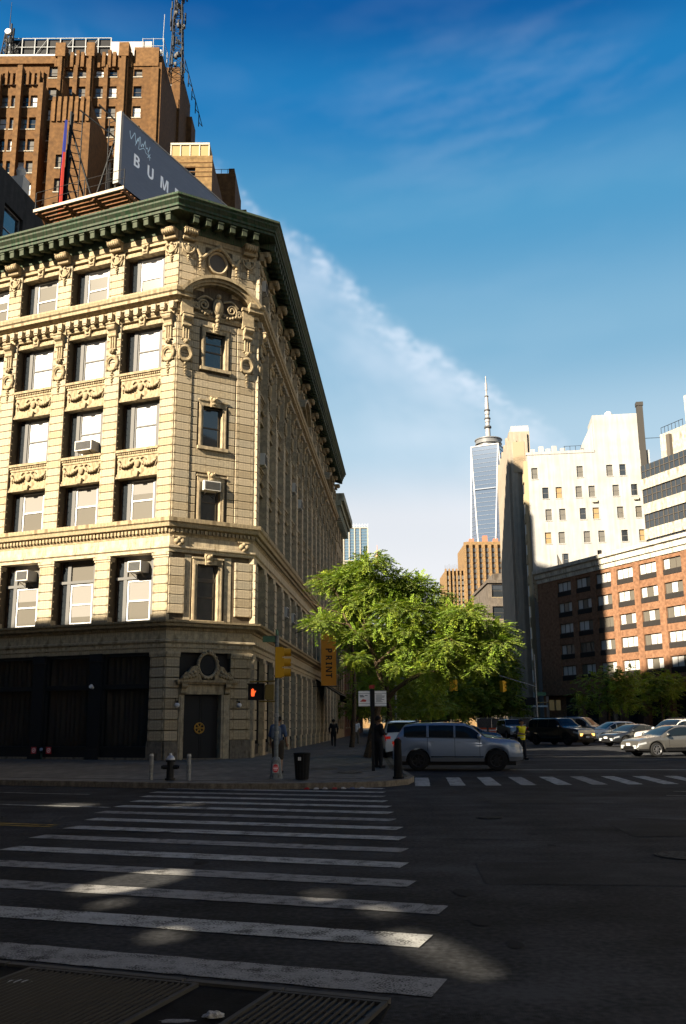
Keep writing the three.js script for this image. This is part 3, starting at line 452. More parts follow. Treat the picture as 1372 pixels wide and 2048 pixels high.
  const cg = [new THREE.SphereGeometry(0.3, 12, 10).scale(0.8, 1.3, 0.6).translate(2.05, 21.75, 0.12), new THREE.TorusGeometry(0.3, 0.07, 6, 18).scale(0.8, 1.3, 1).translate(2.05, 21.75, 0.14), ball(0.13, 2.05, 22.3, 0.2, 8)];
  for (const s of [-1, 1]) { for (const [x, y, r] of [[0.75, 21.75, 0.28], [1.15, 21.6, 0.2]]) cg.push(tube(spiral(r).map(([a, b]) => [2.05 + s * (x + a), y + b, 0.12]), 0.055, 30, 6)); cg.push(tube([[2.05 + s * 0.3, 22.1, 0.12], [2.05 + s * 0.7, 22.2, 0.14], [2.05 + s * 1.1, 21.95, 0.1]], 0.06, 10, 6)); for (let q = 0; q < 6; q++) cg.push(ball(0.09, 2.05 + s * (0.35 + q * 0.16), 21.4 - 0.1 * Math.sin(q), 0.1, 6)); }
  cg.push(...[0, 1, 2, 3].map((q) => ball(0.14 - q * 0.02, 2.05, 21.25 - q * 0.2, 0.12, 7)));
  put(corner, 'carved_cartouche', join(cg), M.carved, FC, 0, 0, 0.02);
  // oval top window
  const ring = (rx, ry, r) => new THREE.TorusGeometry(1, r, 8, 32).scale(rx, ry, 0.9);
  const ov = put(corner, 'oval_window', join(new THREE.CylinderGeometry(1, 1, 0.05, 28).rotateX(Math.PI / 2).scale(0.44, 0.5, 1)), M.sashdark, FC, 2.05, 24.22, -0.1);
  part(ov, 'frame', join(ring(0.5, 0.56, 0.14)), M.stone[3], [0, 0, 0.04]);
  bed(FC, 1.35, 2.75, 23.2, 24.75, -0.5, -0.14, 'wall_bed', M.stone[3]);
  put(corner, 'garland', join(tube([[-1.15, 0.5, 0.05], [-0.9, 0.1, 0.1], [-0.62, 0.35, 0.1], [-0.3, 0.66, 0.12], [0, 0.78, 0.15], [0.3, 0.66, 0.12], [0.62, 0.35, 0.1], [0.9, 0.1, 0.1], [1.15, 0.5, 0.05]], 0.09, 40, 7), ball(0.18, 0, 0.82, 0.12, 9), [-1, 1].flatMap((s) => [0, 1, 2, 3, 4].map((q) => ball(0.1 - q * 0.012, s * 0.98, 0.1 - q * 0.17, 0.1, 7)))), M.carved, FC, 2.05, 24.16, 0);
}
// ground floor corner: rusticated jambs, doorway, carved oval over it
for (const [a, b] of [[0.02, 0.66], [3.16, CL - 0.02]]) { bed(FC, a, b, 0.15, 4.86, -0.6, -0.05); courses(FC, a, b, 0.95, 4.62, 8, -0.05, 0.09); put(corner, 'plinth', join(bx(a, b, 0.13, 0.86, -0.5, 0.12), bx(a, b, 0.86, 0.95, -0.5, 0.08)), M.granite, FC, 0, 0, 0); put(corner, 'capital', join(bx(a - 0.02, b, 4.62, 4.72, -0.4, 0.09), bx(a - 0.02, b, 4.72, 4.84, -0.4, 0.13)), M.stone[1], FC, 0, 0, 0); }
{
  bed(FC, 0.66, 3.16, 3.6, 4.85, -0.6, -0.32, 'wall_bed', M.darkpaint);
  put(corner, 'door_surround', join(bx(0.68, 0.92, 0.13, 2.98, -0.5, 0.06), bx(2.72, 3.14, 0.13, 2.98, -0.5, 0.06), bx(0.74, 0.86, 0.13, 2.9, 0.06, 0.1), bx(2.82, 2.94, 0.13, 2.9, 0.06, 0.1), bx(0.68, 3.14, 2.98, 3.42, -0.5, 0.08), bx(0.9, 2.74, 3.06, 3.34, 0.08, 0.12)), M.stone[1], FC, 0, 0, 0);
  for (const u of [0.82, 2.93]) put(corner, 'console', join(consoleGeo(0.2, 0.46, 0.3)), M.carved, FC, u, 2.98, 0.08);
  put(corner, 'door_pediment', join(bx(0.5, 3.42, 3.42, 3.5, -0.4, 0.3), bx(0.44, 3.48, 3.5, 3.6, -0.4, 0.42)), M.carved, FC, 0, 0, 0);
  const g = []; for (const s of [-1, 1]) { g.push(extrude([[s * 0.3, 0], [s * 1.3, 0], [s * 1.18, 0.2], [s * 0.95, 0.34], [s * 0.75, 0.6], [s * 0.5, 0.66]].map((p) => p), 0.2).translate(1.98, 3.6, 0)); for (let q = 0; q < 9; q++) g.push(ball(0.09, 1.98 + s * (0.6 + 0.07 * q), 3.68 + 0.4 * Math.max(0, 0.8 - q * 0.12) * (q % 2 ? 1 : 0.4), 0.22, 7)); g.push(tube(spiral(0.16).map(([a, b]) => [1.98 + s * 1.02 + a, 3.8 + b, 0.2]), 0.035, 20, 5)); }
  put(corner, 'carved_scrolls', join(g), M.carved, FC, 0, 0, 0);
  const ov = put(corner, 'oval_window', join(new THREE.CylinderGeometry(1, 1, 0.05, 28).rotateX(Math.PI / 2).scale(0.34, 0.42, 1)), M.darkpaint, FC, 1.98, 4.27, 0.06);
  part(ov, 'frame', join(new THREE.TorusGeometry(1, 0.16, 8, 32).scale(0.46, 0.55, 0.7), [...Array(20)].map((_, i) => ball(0.05, Math.cos(i * 0.314) * 0.5, Math.sin(i * 0.314) * 0.6, 0.08, 6)), ball(0.09, 0, 0.62, 0.1, 7)), M.stone[3], [0, 0, 0.06]);
  const door = put(corner, 'door', join(bx(0.92, 2.72, 0.15, 2.98, -0.42, -0.36)), M.darkpaint, FC, 0, 0, 0);
  part(door, 'leaf', join(bx(0.95, 1.81, 0.2, 2.9, -0.36, -0.33), bx(1.05, 1.71, 0.4, 1.2, -0.33, -0.31), bx(1.05, 1.71, 1.8, 2.75, -0.33, -0.31)), M.darkpaint); part(door, 'leaf', join(bx(1.83, 2.69, 0.2, 2.9, -0.36, -0.33), bx(1.93, 2.59, 0.4, 1.2, -0.33, -0.31), bx(1.93, 2.59, 1.8, 2.75, -0.33, -0.31)), M.darkpaint);
  const gold = mat([.42, .24, .05], { roughness: 0.4, metalness: 0.5 });
  part(door, 'emblem', join(new THREE.TorusGeometry(0.23, 0.028, 8, 32), [...Array(6)].map((_, i) => new THREE.TorusGeometry(0.085, 0.022, 6, 16).translate(Math.cos(i * 1.047 + 0.5) * 0.14, Math.sin(i * 1.047 + 0.5) * 0.14, 0)), ball(0.05, 0, 0, 0, 8)), gold, [1.82, 1.5, -0.29]);
  part(door, 'step', join(bx(0.9, 2.74, 0.13, 0.19, -0.36, 0.16)), M.granite);
}
// shop fronts: left street
bed(FL, -c0, -0.02, 0.15, 4.86, -0.6, -0.05); courses(FL, -c0, 0, 0.95, 4.62, 8, -0.05, 0.07); put(corner, 'plinth', join(bx(-c0, 0.0, 0.13, 0.86, -0.5, 0.1), bx(-c0, 0, 0.86, 0.95, -0.5, 0.06)), M.granite, FL, 0, 0, 0); put(corner, 'capital', join(bx(-c0, 0.02, 4.62, 4.72, -0.4, 0.07), bx(-c0, 0.02, 4.72, 4.84, -0.4, 0.1)), M.stone[1], FL, 0, 0, 0);
const curtains = {};
function curtain(w) { // hanging folds
  return curtains[w.toFixed(2)] ??= (() => { const g = new THREE.PlaneGeometry(w, 3.98, 90, 6).translate(0, 1.99, 0), p = g.attributes.position; for (let i = 0; i < p.count; i++) { const x = p.getX(i), y = p.getY(i); p.setZ(i, 0.05 * Math.sin(x * 21 + 1.5 * Math.sin(x * 3.1) + 0.1 * y) + 0.03 * Math.sin(x * 9 + y * 0.2)); } g.computeVertexNormals(); return join(g); })();
}
function shop(f, u0, u1, mullions) {
  const s = put(corner, 'shopfront', join(bx(u0, u1, 0.13, 0.62, -0.5, -0.12), bx(u0, u1, 3.25, 3.45, -0.5, -0.12), bx(u0, u1, 4.7, 4.85, -0.5, -0.1), bx(u0, u0 + 0.1, 0.62, 4.7, -0.5, -0.12), bx(u1 - 0.1, u1, 0.62, 4.7, -0.5, -0.12), bx(u0, u1, 0.62, 0.72, -0.5, -0.06)), M.darkpaint, f, 0, 0, 0);
  part(s, 'pane', join(bx(u0 + 0.1, u1 - 0.1, 0.72, 3.25, -0.3, -0.28)), M.shopglass); part(s, 'pane', join(bx(u0 + 0.1, u1 - 0.1, 3.45, 4.7, -0.3, -0.28)), M.shopglass);
  part(s, 'sill', join(bx(u0, u1, 0.13, 0.25, -0.2, -0.04)), M.granite);
  if (f === FL) part(s, 'curtain', curtain(u1 - u0 - 0.24), M.curtain, [(u0 + u1) / 2, 0.72, -0.46]);
}
for (let i = 0; i < 5; i++) { const u1 = -(c0 + 0.02 + 3.25 * i), u0 = u1 - 2.6; shop(FL, u0, u1); put(corner, 'shop_pilaster', join(bx(u0 - 0.63, u0 - 0.01, 0.13, 4.85, -0.6, -0.02), bx(u0 - 0.67, u0 + 0.03, 0.13, 0.6, -0.6, 0.03), bx(u0 - 0.67, u0 + 0.03, 4.5, 4.85, -0.6, 0.05)), M.darkpaint, FL, 0, 0, 0); }
// the long shaded front down the street --------------------------------------
const nR = 15, pitchR = (RL - 0.85) / nR, wR = pitchR - 0.85;
const groove = (u0, u1, y0, y1, n) => [bx(u0, u1, y0, y1, -0.6, 0.09), ...[...Array(n)].map((_, k) => bx(u0 - 0.005, u1 + 0.005, y0 + (k + 0.05) * (y1 - y0) / n, y0 + (k + 0.95) * (y1 - y0) / n, -0.59, 0.16))];
const pierR = join(groove(-0.425, 0.425, 6.26, 9.1, 7), bx(-0.46, 0.46, 9.1, 9.37, -0.5, 0.09), groove(-0.425, 0.425, 10.95, 21.0, 26), groove(-0.425, 0.425, 22.3, 24.96, 6));
const pierRlow = join(groove(-0.425, 0.425, 0.9, 4.62, 8), bx(-0.46, 0.46, 0.13, 0.9, -0.5, 0.1), bx(-0.46, 0.46, 4.62, 4.84, -0.5, 0.1));
for (let i = 0; i <= nR; i++) {
  const u = 0.425 + i * pitchR;
  put(corner, 'pier', pierR, M.stone[i % 3], FR, u, 0, 0); put(corner, 'pier', pierRlow, M.stone[(i + 1) % 3], FR, u, 0, 0);
  const c = put(corner, 'console', pierConsole, M.carved, FR, u, 19.75, 0.16); part(c, 'medallion_ring', ringGeo, M.carved, [0, -0.72, 0]); part(c, 'pendant', pendantGeo, M.carved, [0, -1.22, 0]);
  put(corner, 'bracket_block', join(bx(-0.3, 0.3, 21.0, 21.9, -0.5, 0.12)), M.carved, FR, u, 0, 0);
  const k = put(corner, 'corbel', corbel, M.carved, FR, u, 24.98, 0.14); part(k, 'cartouche', cartoucheGeo, M.carved, [0, -1.22, 0.01]);
}
{
  const scale = wR / spanW, fit = (g) => g.clone().scale(scale, 1, 1), s1 = fit(sp1), s2 = fit(sp2), ga = fit(garl), li = fit(lintelGeo);
  const tint = ['dark', 'dark', 'grey', 'dark', 'half', 'dark', 'grey'];
  for (let i = 0; i < nR; i++) {
    const u0 = 0.85 + i * pitchR, u1 = u0 + wR, uc = (u0 + u1) / 2;
    [[Y.f2, Y.f2h, 2.02], [Y.f3, Y.f3h, 0], [Y.f4, Y.f4h, 0], [Y.f5, Y.f5h, 0], [Y.f6, Y.f6h, 0]].forEach(([a, b, t], k) => opening(FR, u0, u1, a, b, tint[(i * 3 + k * 5) % 7], t, false));
    for (const [g, y] of [[s1, Y.f3h], [s2, Y.f4h]]) { const s = put(corner, 'spandrel', g, M.carved, FR, uc, y, 0); part(s, 'garland', ga, M.carved, [0, 0.66, -0.12]); }
    for (const y of [Y.f5h, Y.f6h]) { const s = put(corner, 'lintel', li, M.carved, FR, uc, y, 0); part(s, 'keystone', keyGeo, M.carved, [0, 0, -0.05]); }
    put(corner, 'attic_panel', join(bx(-wR / 2, wR / 2, 0, 0.3, -0.5, -0.06)), M.stone[0], FR, uc, Y.f6h + 0.52, 0);
    shop(FR, u0, u1);
  }
  // two more arched hoods break the upper band down the street
  const arc = (r, cy, a, n) => [...Array(n + 1)].map((_, i) => { const q = lerp(-a, a, i / n); return [Math.sin(q) * r, cy + Math.cos(q) * r]; });
  const hood = (r0, r1, o) => new THREE.ExtrudeGeometry(new THREE.Shape([...arc(r1, 22.3 - 1.6, 0.95, 16), ...arc(r0, 22.3 - 1.6, 0.95, 16).reverse()].map((p) => new THREE.Vector2(...p))), { depth: o + 0.3, bevelEnabled: false }).translate(0, 0, -0.3);
  const hg = join(hood(2.45, 2.65, 0.75), hood(2.25, 2.45, 0.5)); for (const i of [5, 11]) put(corner, 'arched_pediment', hg, M.carved, FR, 0.85 + i * pitchR + wR / 2, 0.3, 0);
}

// ------------------------------------------------------------------ buildings around and beyond
// a wall with real openings: windows are [centre u, bottom y, width, height, glass index]
function wall(root, f, u0, u1, y0, y1, wins, depth, m, glass, o = {}) {
  const s = new THREE.Shape([[u0, y0], [u1, y0], [u1, y1], [u0, y1]].map((p) => new THREE.Vector2(...p)));
  for (const [u, y, w, h] of wins) s.holes.push(new THREE.Path([[u - w / 2, y], [u - w / 2, y + h], [u + w / 2, y + h], [u + w / 2, y]].map((p) => new THREE.Vector2(...p))));
  put(root, 'wall', join(new THREE.ExtrudeGeometry(s, { depth, bevelEnabled: false }).translate(0, 0, -depth)), m, f, 0, 0, 0);
  const cache = {};
  wins.forEach(([u, y, w, h, k = 0, plain]) => {
    const c = cache[[w, h]] ??= { pane: join(bx(-w / 2, w / 2, 0, h, -0.03, 0)), frame: join(bx(-w / 2, -w / 2 + 0.07, 0, h, 0, 0.06), bx(w / 2 - 0.07, w / 2, 0, h, 0, 0.06), bx(-w / 2, w / 2, h * 0.5 - 0.04, h * 0.5 + 0.04, 0, 0.06), bx(-w / 2, w / 2, h - 0.08, h, 0, 0.06)), sill: join(bx(-w / 2 - 0.1, w / 2 + 0.1, -0.16, 0, -0.1, depth * 0.8 + 0.08)) };
    const g = put(root, 'window', c.pane, glass[k % glass.length], f, u, y, -depth * 0.8);
    part(g, 'frame', c.frame, o.frame ?? M.sashdark); if (!o.noSill) part(g, 'sill', c.sill, o.sill ?? M.carved);
  });
}
const boxPart = (root, name, m, ...a) => part(root, name, join(bx(...a)), m);

{ // brown brick tower behind the corner building
  const b = thing('brick_tower', 'tall brown brick art deco tower with stepped wings behind the billboard', 'skyscraper', [-25.6, 1.05, -116.3]), F = frame([0, 0], 90), br = M.brown; b.scale.setScalar(0.93);
  const glass = [M.glassgrey, M.glass, M.blind, M.glassgrey];
  const rows = [98.1, 94.5, 91.0, 87.6, 84.2, 80.8, 77.4, 74, 70.6], cols = [-14.2, -12.2, -9.55, -7.45, -3.6];
  const wins = []; cols.forEach((u, i) => rows.forEach((y, j) => wins.push([u, y, 1.25, j ? 1.95 : 1.3, (i * 3 + j * 5) % 4])));
  wall(b, F, -16.5, 0, 40, 100.6, wins, 0.4, br[1], glass, { sill: M.cream });
  boxPart(b, 'core', br[1], -40, -0.01, 0, 102.2, -13, -0.42);
  boxPart(b, 'rear_block', br[1], -26, 0.4, 0, 110, -23, -13.02); boxPart(b, 'rear_block', br[1], -8, 1.3, 0, 105.5, -24, -20); boxPart(b, 'rear_block', br[0], -8, 2.3, 0, 100.5, -25, -21.5); boxPart(b, 'rear_block', br[1], -8, 3.0, 0, 95, -26, -22.5);
  // parapet of brick fins, taller fins over the buttresses
  const fin = (u, w, y0, y1, o, k) => part(b, 'parapet_fin', join(bx(u - w / 2, u + w / 2, y0, y1, -0.8, o)), br[k % 3]);
  for (let k = 0; k < 16; k++) { const u = -16.3 + k * 0.82; if (u > -4.4) continue; fin(u, 0.5, 99.6, 102.2 + 0.5 * (k % 3 === 1), 0.28 + 0.2 * (k % 2), k); }
  boxPart(b, 'parapet', br[2], -4.3, -0.5, 99.9, 102.6, -0.7, 0.16); boxPart(b, 'parapet', br[2], -4.3, -0.5, 102.6, 103.3, -0.9, 0.05); boxPart(b, 'parapet', br[0], -40, -4.4, 100.6, 101.8, -1.6, -0.02);
  for (const [u, w] of [[-15.5, 1.3], [-10.85, 1.05], [-5.7, 1.3]]) { part(b, 'buttress', join(bx(u - w / 2, u + w / 2, 40, 101, -0.3, 0.75), bx(u - w / 2 + 0.3, u + w / 2 - 0.3, 40, 101, 0.75, 1.05)), br[0]); part(b, 'buttress_cap', join(bx(u - w / 2 - 0.1, u + w / 2 + 0.1, 101, 103.4, -0.6, 1.1)), br[2]); }
  for (const u of [-13.2, -8.5]) part(b, 'buttress', join(bx(u - 0.32, u + 0.32, 40, 100, -0.3, 0.35)), br[1]);
  part(b, 'buttress', join(bx(-1.5, -0.4, 40, 99.6, -0.3, 0.3)), br[0]);
  // wings stepping forward to the left
  const F1 = frame([0, 4], 90), w1 = []; rows.forEach((y, j) => w1.push([-15.3, y - 3.2 - j * 0.02, 1.25, 1.95, j * 3]));
  wall(b, F1, -16.9, -14.0, 40, 95.2, w1, 0.4, br[1], glass, { sill: M.cream }); boxPart(b, 'wing', br[1], -17, -14.02, 0, 95, 0.02, 3.58);
  part(b, 'buttress', join(bx(-14.5, -13.98, 40, 95.6, 0.1, 4.5), bx(-14.3, -13.7, 40, 94.4, 0.1, 4.25)), br[0]); part(b, 'buttress', join(bx(-17.1, -16.6, 40, 95.8, 3.6, 4.4)), br[0]);
  const F2 = frame([0, 6.6], 90), w2 = []; [-21.2, -19.7, -18.2, -16.9].forEach((u, i) => rows.forEach((y, j) => w2.push([u, y - 6.3 - j * 0.12, 1.05, 1.9, i + j * 3])));
  wall(b, F2, -24, -15.7, 40, 92.6, w2, 0.4, br[1], glass, { sill: M.cream }); boxPart(b, 'wing', br[1], -40, -15.72, 0, 92.3, 0.02, 6.18);
  for (const [u, t] of [[-15.75, 91.4], [-18.95, 94.4], [-22.0, 93]]) part(b, 'buttress', join(bx(u - 0.35, u + 0.35, 40, t, 6.1, 7.5)), br[0]);
  for (let k = 0; k < 10; k++) part(b, 'parapet_fin', join(bx(-23.6 + k * 0.78, -23.2 + k * 0.78, 91.5, 93.4 + (k % 2) * 0.5, 6.2, 7.0)), br[k % 3]);
  // the lower block with the water tank's blank head
  const F3 = frame([0, 13], 90); wall(b, F3, -12.1, -6.6, 20, 84.2, [[-10.4, 74, 1.2, 2], [-10.4, 70.4, 1.2, 2], [-10.4, 66.8, 1.2, 2], [-10.4, 63, 1.2, 2]], 0.4, br[1], glass, { sill: M.cream });
  boxPart(b, 'wing', br[1], -12.05, -6.62, 0, 83.9, 0.1, 12.58); for (let k = 0; k < 7; k++) part(b, 'parapet_fin', join(bx(-11.9 + k * 0.78, -11.45 + k * 0.78, 81.0, 84.8, 12.6, 13.2)), br[2]);
  // plant on the roof: dark louvred screen, pale panel, pipe cage
  const st = mat([.33, .34, .34], { roughness: 0.6 }), fr = []; for (let k = 0; k <= 8; k++) fr.push(bx(-25.1 + k * 2.02, -24.95 + k * 2.02, 103.0, 106.4, -3.0, -2.85)); for (const y of [103.0, 104.7, 106.3]) fr.push(bx(-25.1, -8.8, y, y + 0.12, -2.98, -2.84));
  for (let k = 0; k < 4; k++) fr.push(rod([-25 + k * 4.04, 103.1, -2.9], [-23 + k * 4.04, 106.3, -2.9], 0.05));
  part(b, 'roof_screen_frame', join(fr), st, [0, 1.1, 0]); boxPart(b, 'roof_screen', M.black, -25, -8.8, 104.2, 107.4, -3.4, -3.1); boxPart(b, 'roof_beam', mat([.6, .58, .55]), -26, -7, 102.5, 102.8, -1.2, -0.7);
  boxPart(b, 'roof_panel', mat([.46, .42, .39]), -8.7, -2.2, 103.2, 106.2, -2.6, -2.2);
  const cage = []; for (const x of [-3.6, -1.9, -0.3]) for (const z of [-2, -5, -9]) cage.push(rod([x, 102.5, z], [x, 106.6, z], 0.06)); for (const y of [103.9, 105.2, 106.5]) { cage.push(rod([-3.6, y, -2], [-0.3, y, -2], 0.05), rod([-0.3, y, -2], [-0.3, y, -9], 0.05)); } cage.push(rod([-0.4, 106, -2], [-0.3, 111, -2], 0.05));
  part(b, 'pipe_cage', join(cage), st); for (const q of [[0.5, -1.6, 103.9, -1.9], [0.4, -0.8, 104.2, -2.2], [0.35, -2.6, 103.4, -1.4]]) part(b, 'dish', join(ball(...q, 10)), M.whitepaint);
}
function mast(name, label, x, z, y0, y1, w, seedUp) { // lattice antenna mast hung with drums and dishes
  const t = thing(name, label, 'antenna mast', [x, y0, z]), h = y1 - y0, g = [], n = Math.round(h / 1.15), st = mat([.035, .036, .038], { roughness: 0.7 });
  const at4 = (k) => { const s = lerp(w, w * 0.45, k / n) / 2; return [[-s, -s], [s, -s], [s, s], [-s, s]].map(([a, b]) => [a, k * h / n, b]); };
  for (let k = 0; k < n; k++) { const a = at4(k), b = at4(k + 1); for (let i = 0; i < 4; i++) { const j = (i + 1) % 4; g.push(rod(a[i], b[i], 0.07, 0.07, 5), rod(a[i], b[j], 0.04, 0.04, 4), rod(a[j], b[i], 0.04, 0.04, 4), rod(b[i], b[j], 0.04, 0.04, 4)); } }
  part(t, 'lattice', join(g), st); part(t, 'whip', join(rod([0, h, 0], [0, h + 5, 0], 0.07, 0.03)), st);
  const p = [], d = []; for (let k = 0; k < n * 3; k++) { const y = rr(0.06, 0.98) * h, a = rr(0, 6.28), r = w * rr(0.4, 0.62); if (k % 4) p.push(cyl(0.14, 0.14, rr(1, 2), Math.cos(a) * r, y, Math.sin(a) * r, 6)); else d.push(new THREE.CylinderGeometry(0.4, 0.34, 0.34, 12).rotateX(Math.PI / 2).rotateY(a).translate(Math.cos(a) * r * 0.9, y, Math.sin(a) * r * 0.9)); }
  p.forEach((g) => part(t, 'panel_antenna', join(g), st)); const dm = mat([.12, .115, .11]); d.forEach((g) => part(t, 'dish', join(g), dm)); part(t, 'drum', join(new THREE.CylinderGeometry(0.45, 0.45, 0.4, 14).rotateX(Math.PI / 2).translate(0.1, h * 0.88, w * 0.4)), M.whitepaint);
}
mast('antenna_mast', 'tall dark lattice antenna mast at the right of the brown tower roof', -24.1, -119.6, 94.3, 110, 1.9);
mast('antenna_mast', 'dark antenna mast with two pale drums at the upper left corner', -48.9, -118.6, 96.2, 102, 1.6);
{ // low lattice stepping down the shaded edge behind the tall mast
  const g = []; for (let k = 0; k < 5; k++) { g.push(rod([k * 0.35, 10 - k * 1.3, -k * 1.6], [k * 0.35, 7.6 - k * 1.3, -k * 1.6], 0.08), rod([k * 0.35, 10 - k * 1.3, -k * 1.6], [(k + 1) * 0.35, 10 - (k + 1) * 1.3, -(k + 1) * 1.6], 0.06), rod([k * 0.35, 8.4 - k * 1.3, -k * 1.6], [(k + 1) * 0.35, 10 - (k + 1) * 1.3, -(k + 1) * 1.6], 0.06)); }
  single('roof_stair_frame', join(g), M.black, 'black steel lattice stepping down below the tall mast', 'lattice', [-24.9, 96, -130]);
}
{ // tan block with pale panelled head, right of the billboard
  const b = thing('tan_block', 'sunlit tan brick block with pale panelled top right of the billboard', 'building', [-17.3, 0, -112]), F = frame([0, 0], 90);
  wall(b, F, -5.9, 0, 20, 76.6, [[-3.0, 72.4, 1.5, 2.6], [-3.0, 66, 1.5, 2.6]], 0.4, mat([.30, .195, .085], { map: 'brick', scale: 0.2 }), [M.glass], {});
  boxPart(b, 'core', M.brown[1], -5.88, -0.02, 0, 76.4, -22, -0.42); const p = mat([.62, .48, .25]); boxPart(b, 'attic', mat([.36, .26, .125]), -5.7, -0.5, 76.4, 78.5, -3, -0.3);
  part(b, 'panel_frame', join([0, 1, 2, 3, 4].map((k) => bx(-5.75 + k * 1.29, -5.6 + k * 1.29, 76.6, 78.5, -0.3, -0.2)), bx(-5.75, -0.45, 78.4, 78.7, -3, -0.15)), mat([.5, .46, .36]));
  for (let k = 0; k < 4; k++) part(b, 'band', join(bx(-5.92, 0.02, 73.4 + k * 0.7, 73.52 + k * 0.7, -0.2, 0.05)), M.brown[1]);
  const d = thing('dark_block', 'dark brick block in shade stepping down right of the tan block', 'building', [-16.4, 0, -130]); boxPart(d, 'wall', M.brown[1], -14, 0, 0, 85.5, -8, 0); boxPart(d, 'wall', M.brown[1], -14, 0.9, 0, 84, -20, -8.01); boxPart(d, 'wall', M.brown[0], -12, 1.4, 0, 81, -36, -20.01); boxPart(d, 'chimney', M.brown[2], -1.2, -0.3, 84.6, 87, -2.2, -1); part(d, 'railing', join(rod([-3.4, 86.6, -0.6], [-0.3, 86.6, -0.6], 0.04), [0, 1, 2, 3].map((k) => rod([-3.3 + k, 85.4, -0.6], [-3.3 + k, 86.6, -0.6], 0.04))), M.black);
}
{ // side wall at the left edge; its shade is put into the dark colour
  const b = thing('dark_building', 'dark side wall in shade with one blue window at the left edge', 'building', [-24.9, 0, -58]), F = frame([0, 0], 9.5), m = mat([.035, .033, .032], { map: 'stone', scale: 0.3 });
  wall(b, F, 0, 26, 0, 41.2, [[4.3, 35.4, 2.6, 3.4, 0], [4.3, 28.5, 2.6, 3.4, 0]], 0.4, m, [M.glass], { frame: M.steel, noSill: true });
  part(b, 'core', join(extrude([[0, 0], [F.e[0] * 26, -F.e[1] * 26], [-14, -F.e[1] * 26], [-14, 0]], 41).rotateX(-Math.PI / 2).translate(-0.5, 0, 0)), m);
  put(b, 'chimney', join(bx(0, 1.0, 0, 2.2, -1.6, -0.6), cyl(0.3, 0.34, 0.5, 0.5, 2.2, -1.1), ball(0.38, 0.5, 2.85, -1.1, 12)), mat([.5, .47, .42]), F, 6.2, 40.9, 0); put(b, 'chimney', join(bx(0, 0.5, 0, 2.4, -1.4, -0.8)), mat([.42, .38, .33]), F, 11.5, 40.9, 0);
  put(b, 'flue', join(cyl(0.16, 0.16, 2.4, 0, 0, 0), cyl(0.2, 0.2, 0.3, 0, 2.4, 0)), M.whitepaint, F, 2.6, 41, -1.2);
}
{ // lower neighbour beyond the long front
  const b = thing('street_building', 'narrow stone building with pale projecting cornice beyond the long front', 'building', [A0[0], 0, A0[1]]), F = frame(FR.o, 4), w = [];
  for (let i = 0; i < 4; i++) for (let k = 0; k < 6; k++) w.push([RL + 2 + i * 3, 1.2 + k * 3.9, 1.6, 2.6, i + k]);
  wall(b, F, RL + 0.02, RL + 13.2, 0, 24.4, w, 0.4, M.stone[3], [M.glass, M.glassgrey], {}); put(b, 'core', join(bx(RL + 0.02, RL + 13.2, 0, 24.3, -14, -0.41)), M.stone[3], F, 0, 0, 0);
  put(b, 'cornice', join(bx(RL + 0.05, RL + 13.6, 23.0, 23.4, -0.3, 0.3), bx(RL + 0.05, RL + 13.8, 23.4, 23.9, -0.3, 0.75), bx(RL + 0.05, RL + 14, 23.9, 24.7, -0.3, 1.05), [...Array(12)].map((_, k) => bx(RL + 0.4 + k * 1.1, RL + 0.8 + k * 1.1, 22.4, 23.4, -0.2, 0.6))), mat([.42, .44, .36], { map: 'stone', scale: 0.4 }), F, 0, 0, 0);
  const c = thing('street_building', 'plain brick row farther down the left side of the street behind the trees', 'building', [A0[0], 0, A0[1]]), w3 = []; for (let i = 0; i < 9; i++) for (let k = 0; k < 4; k++) w3.push([RL + 16 + i * 4, 1.2 + k * 4, 1.7, 2.6, i + k]);
  wall(c, F, RL + 13.4, RL + 54, 0, 16.5, w3, 0.4, M.brick[1], [M.glass, M.glassgrey], {}); put(c, 'core', join(bx(RL + 13.4, RL + 54, 0, 16.4, -14, -0.41)), M.brick[1], F, 0, 0, 0);
}
{ // windowless concrete tower
  const b = thing('concrete_tower', 'windowless ribbed concrete tower between the trees and the white building', 'skyscraper', [37.0, 0, -198], -5 * Math.PI / 180);
  part(b, 'core', join(bx(0, 4.5, 0, 64.5, -32, 0)), M.concrete); part(b, 'head', join(bx(0.6, 4.4, 64.5, 66, -30, -0.6)), mat([.5, .43, .36]));
  for (let k = 0; k < 2; k++) part(b, 'rib', join(bx(0.1 + k * 2.4, 1.5 + k * 2.4, 0, 62.5 + 1.5 * (k % 2), 0, 0.55)), M.concrete);
  for (let k = 0; k < 11; k++) part(b, 'rib', join(bx(-0.5, 0, 0, 62.5 + 1.5 * (k % 2), -1.6 - k * 2.8, -0.2 - k * 2.8)), M.concrete);
  boxPart(b, 'vent_panel', mat([.34, .26, .17]), 0.7, 3.2, 55, 62, 0.56, 0.62); boxPart(b, 'side_stair', mat([.34, .26, .15]), 4.5, 5.2, 0, 56, -0.6, 0.5);
}
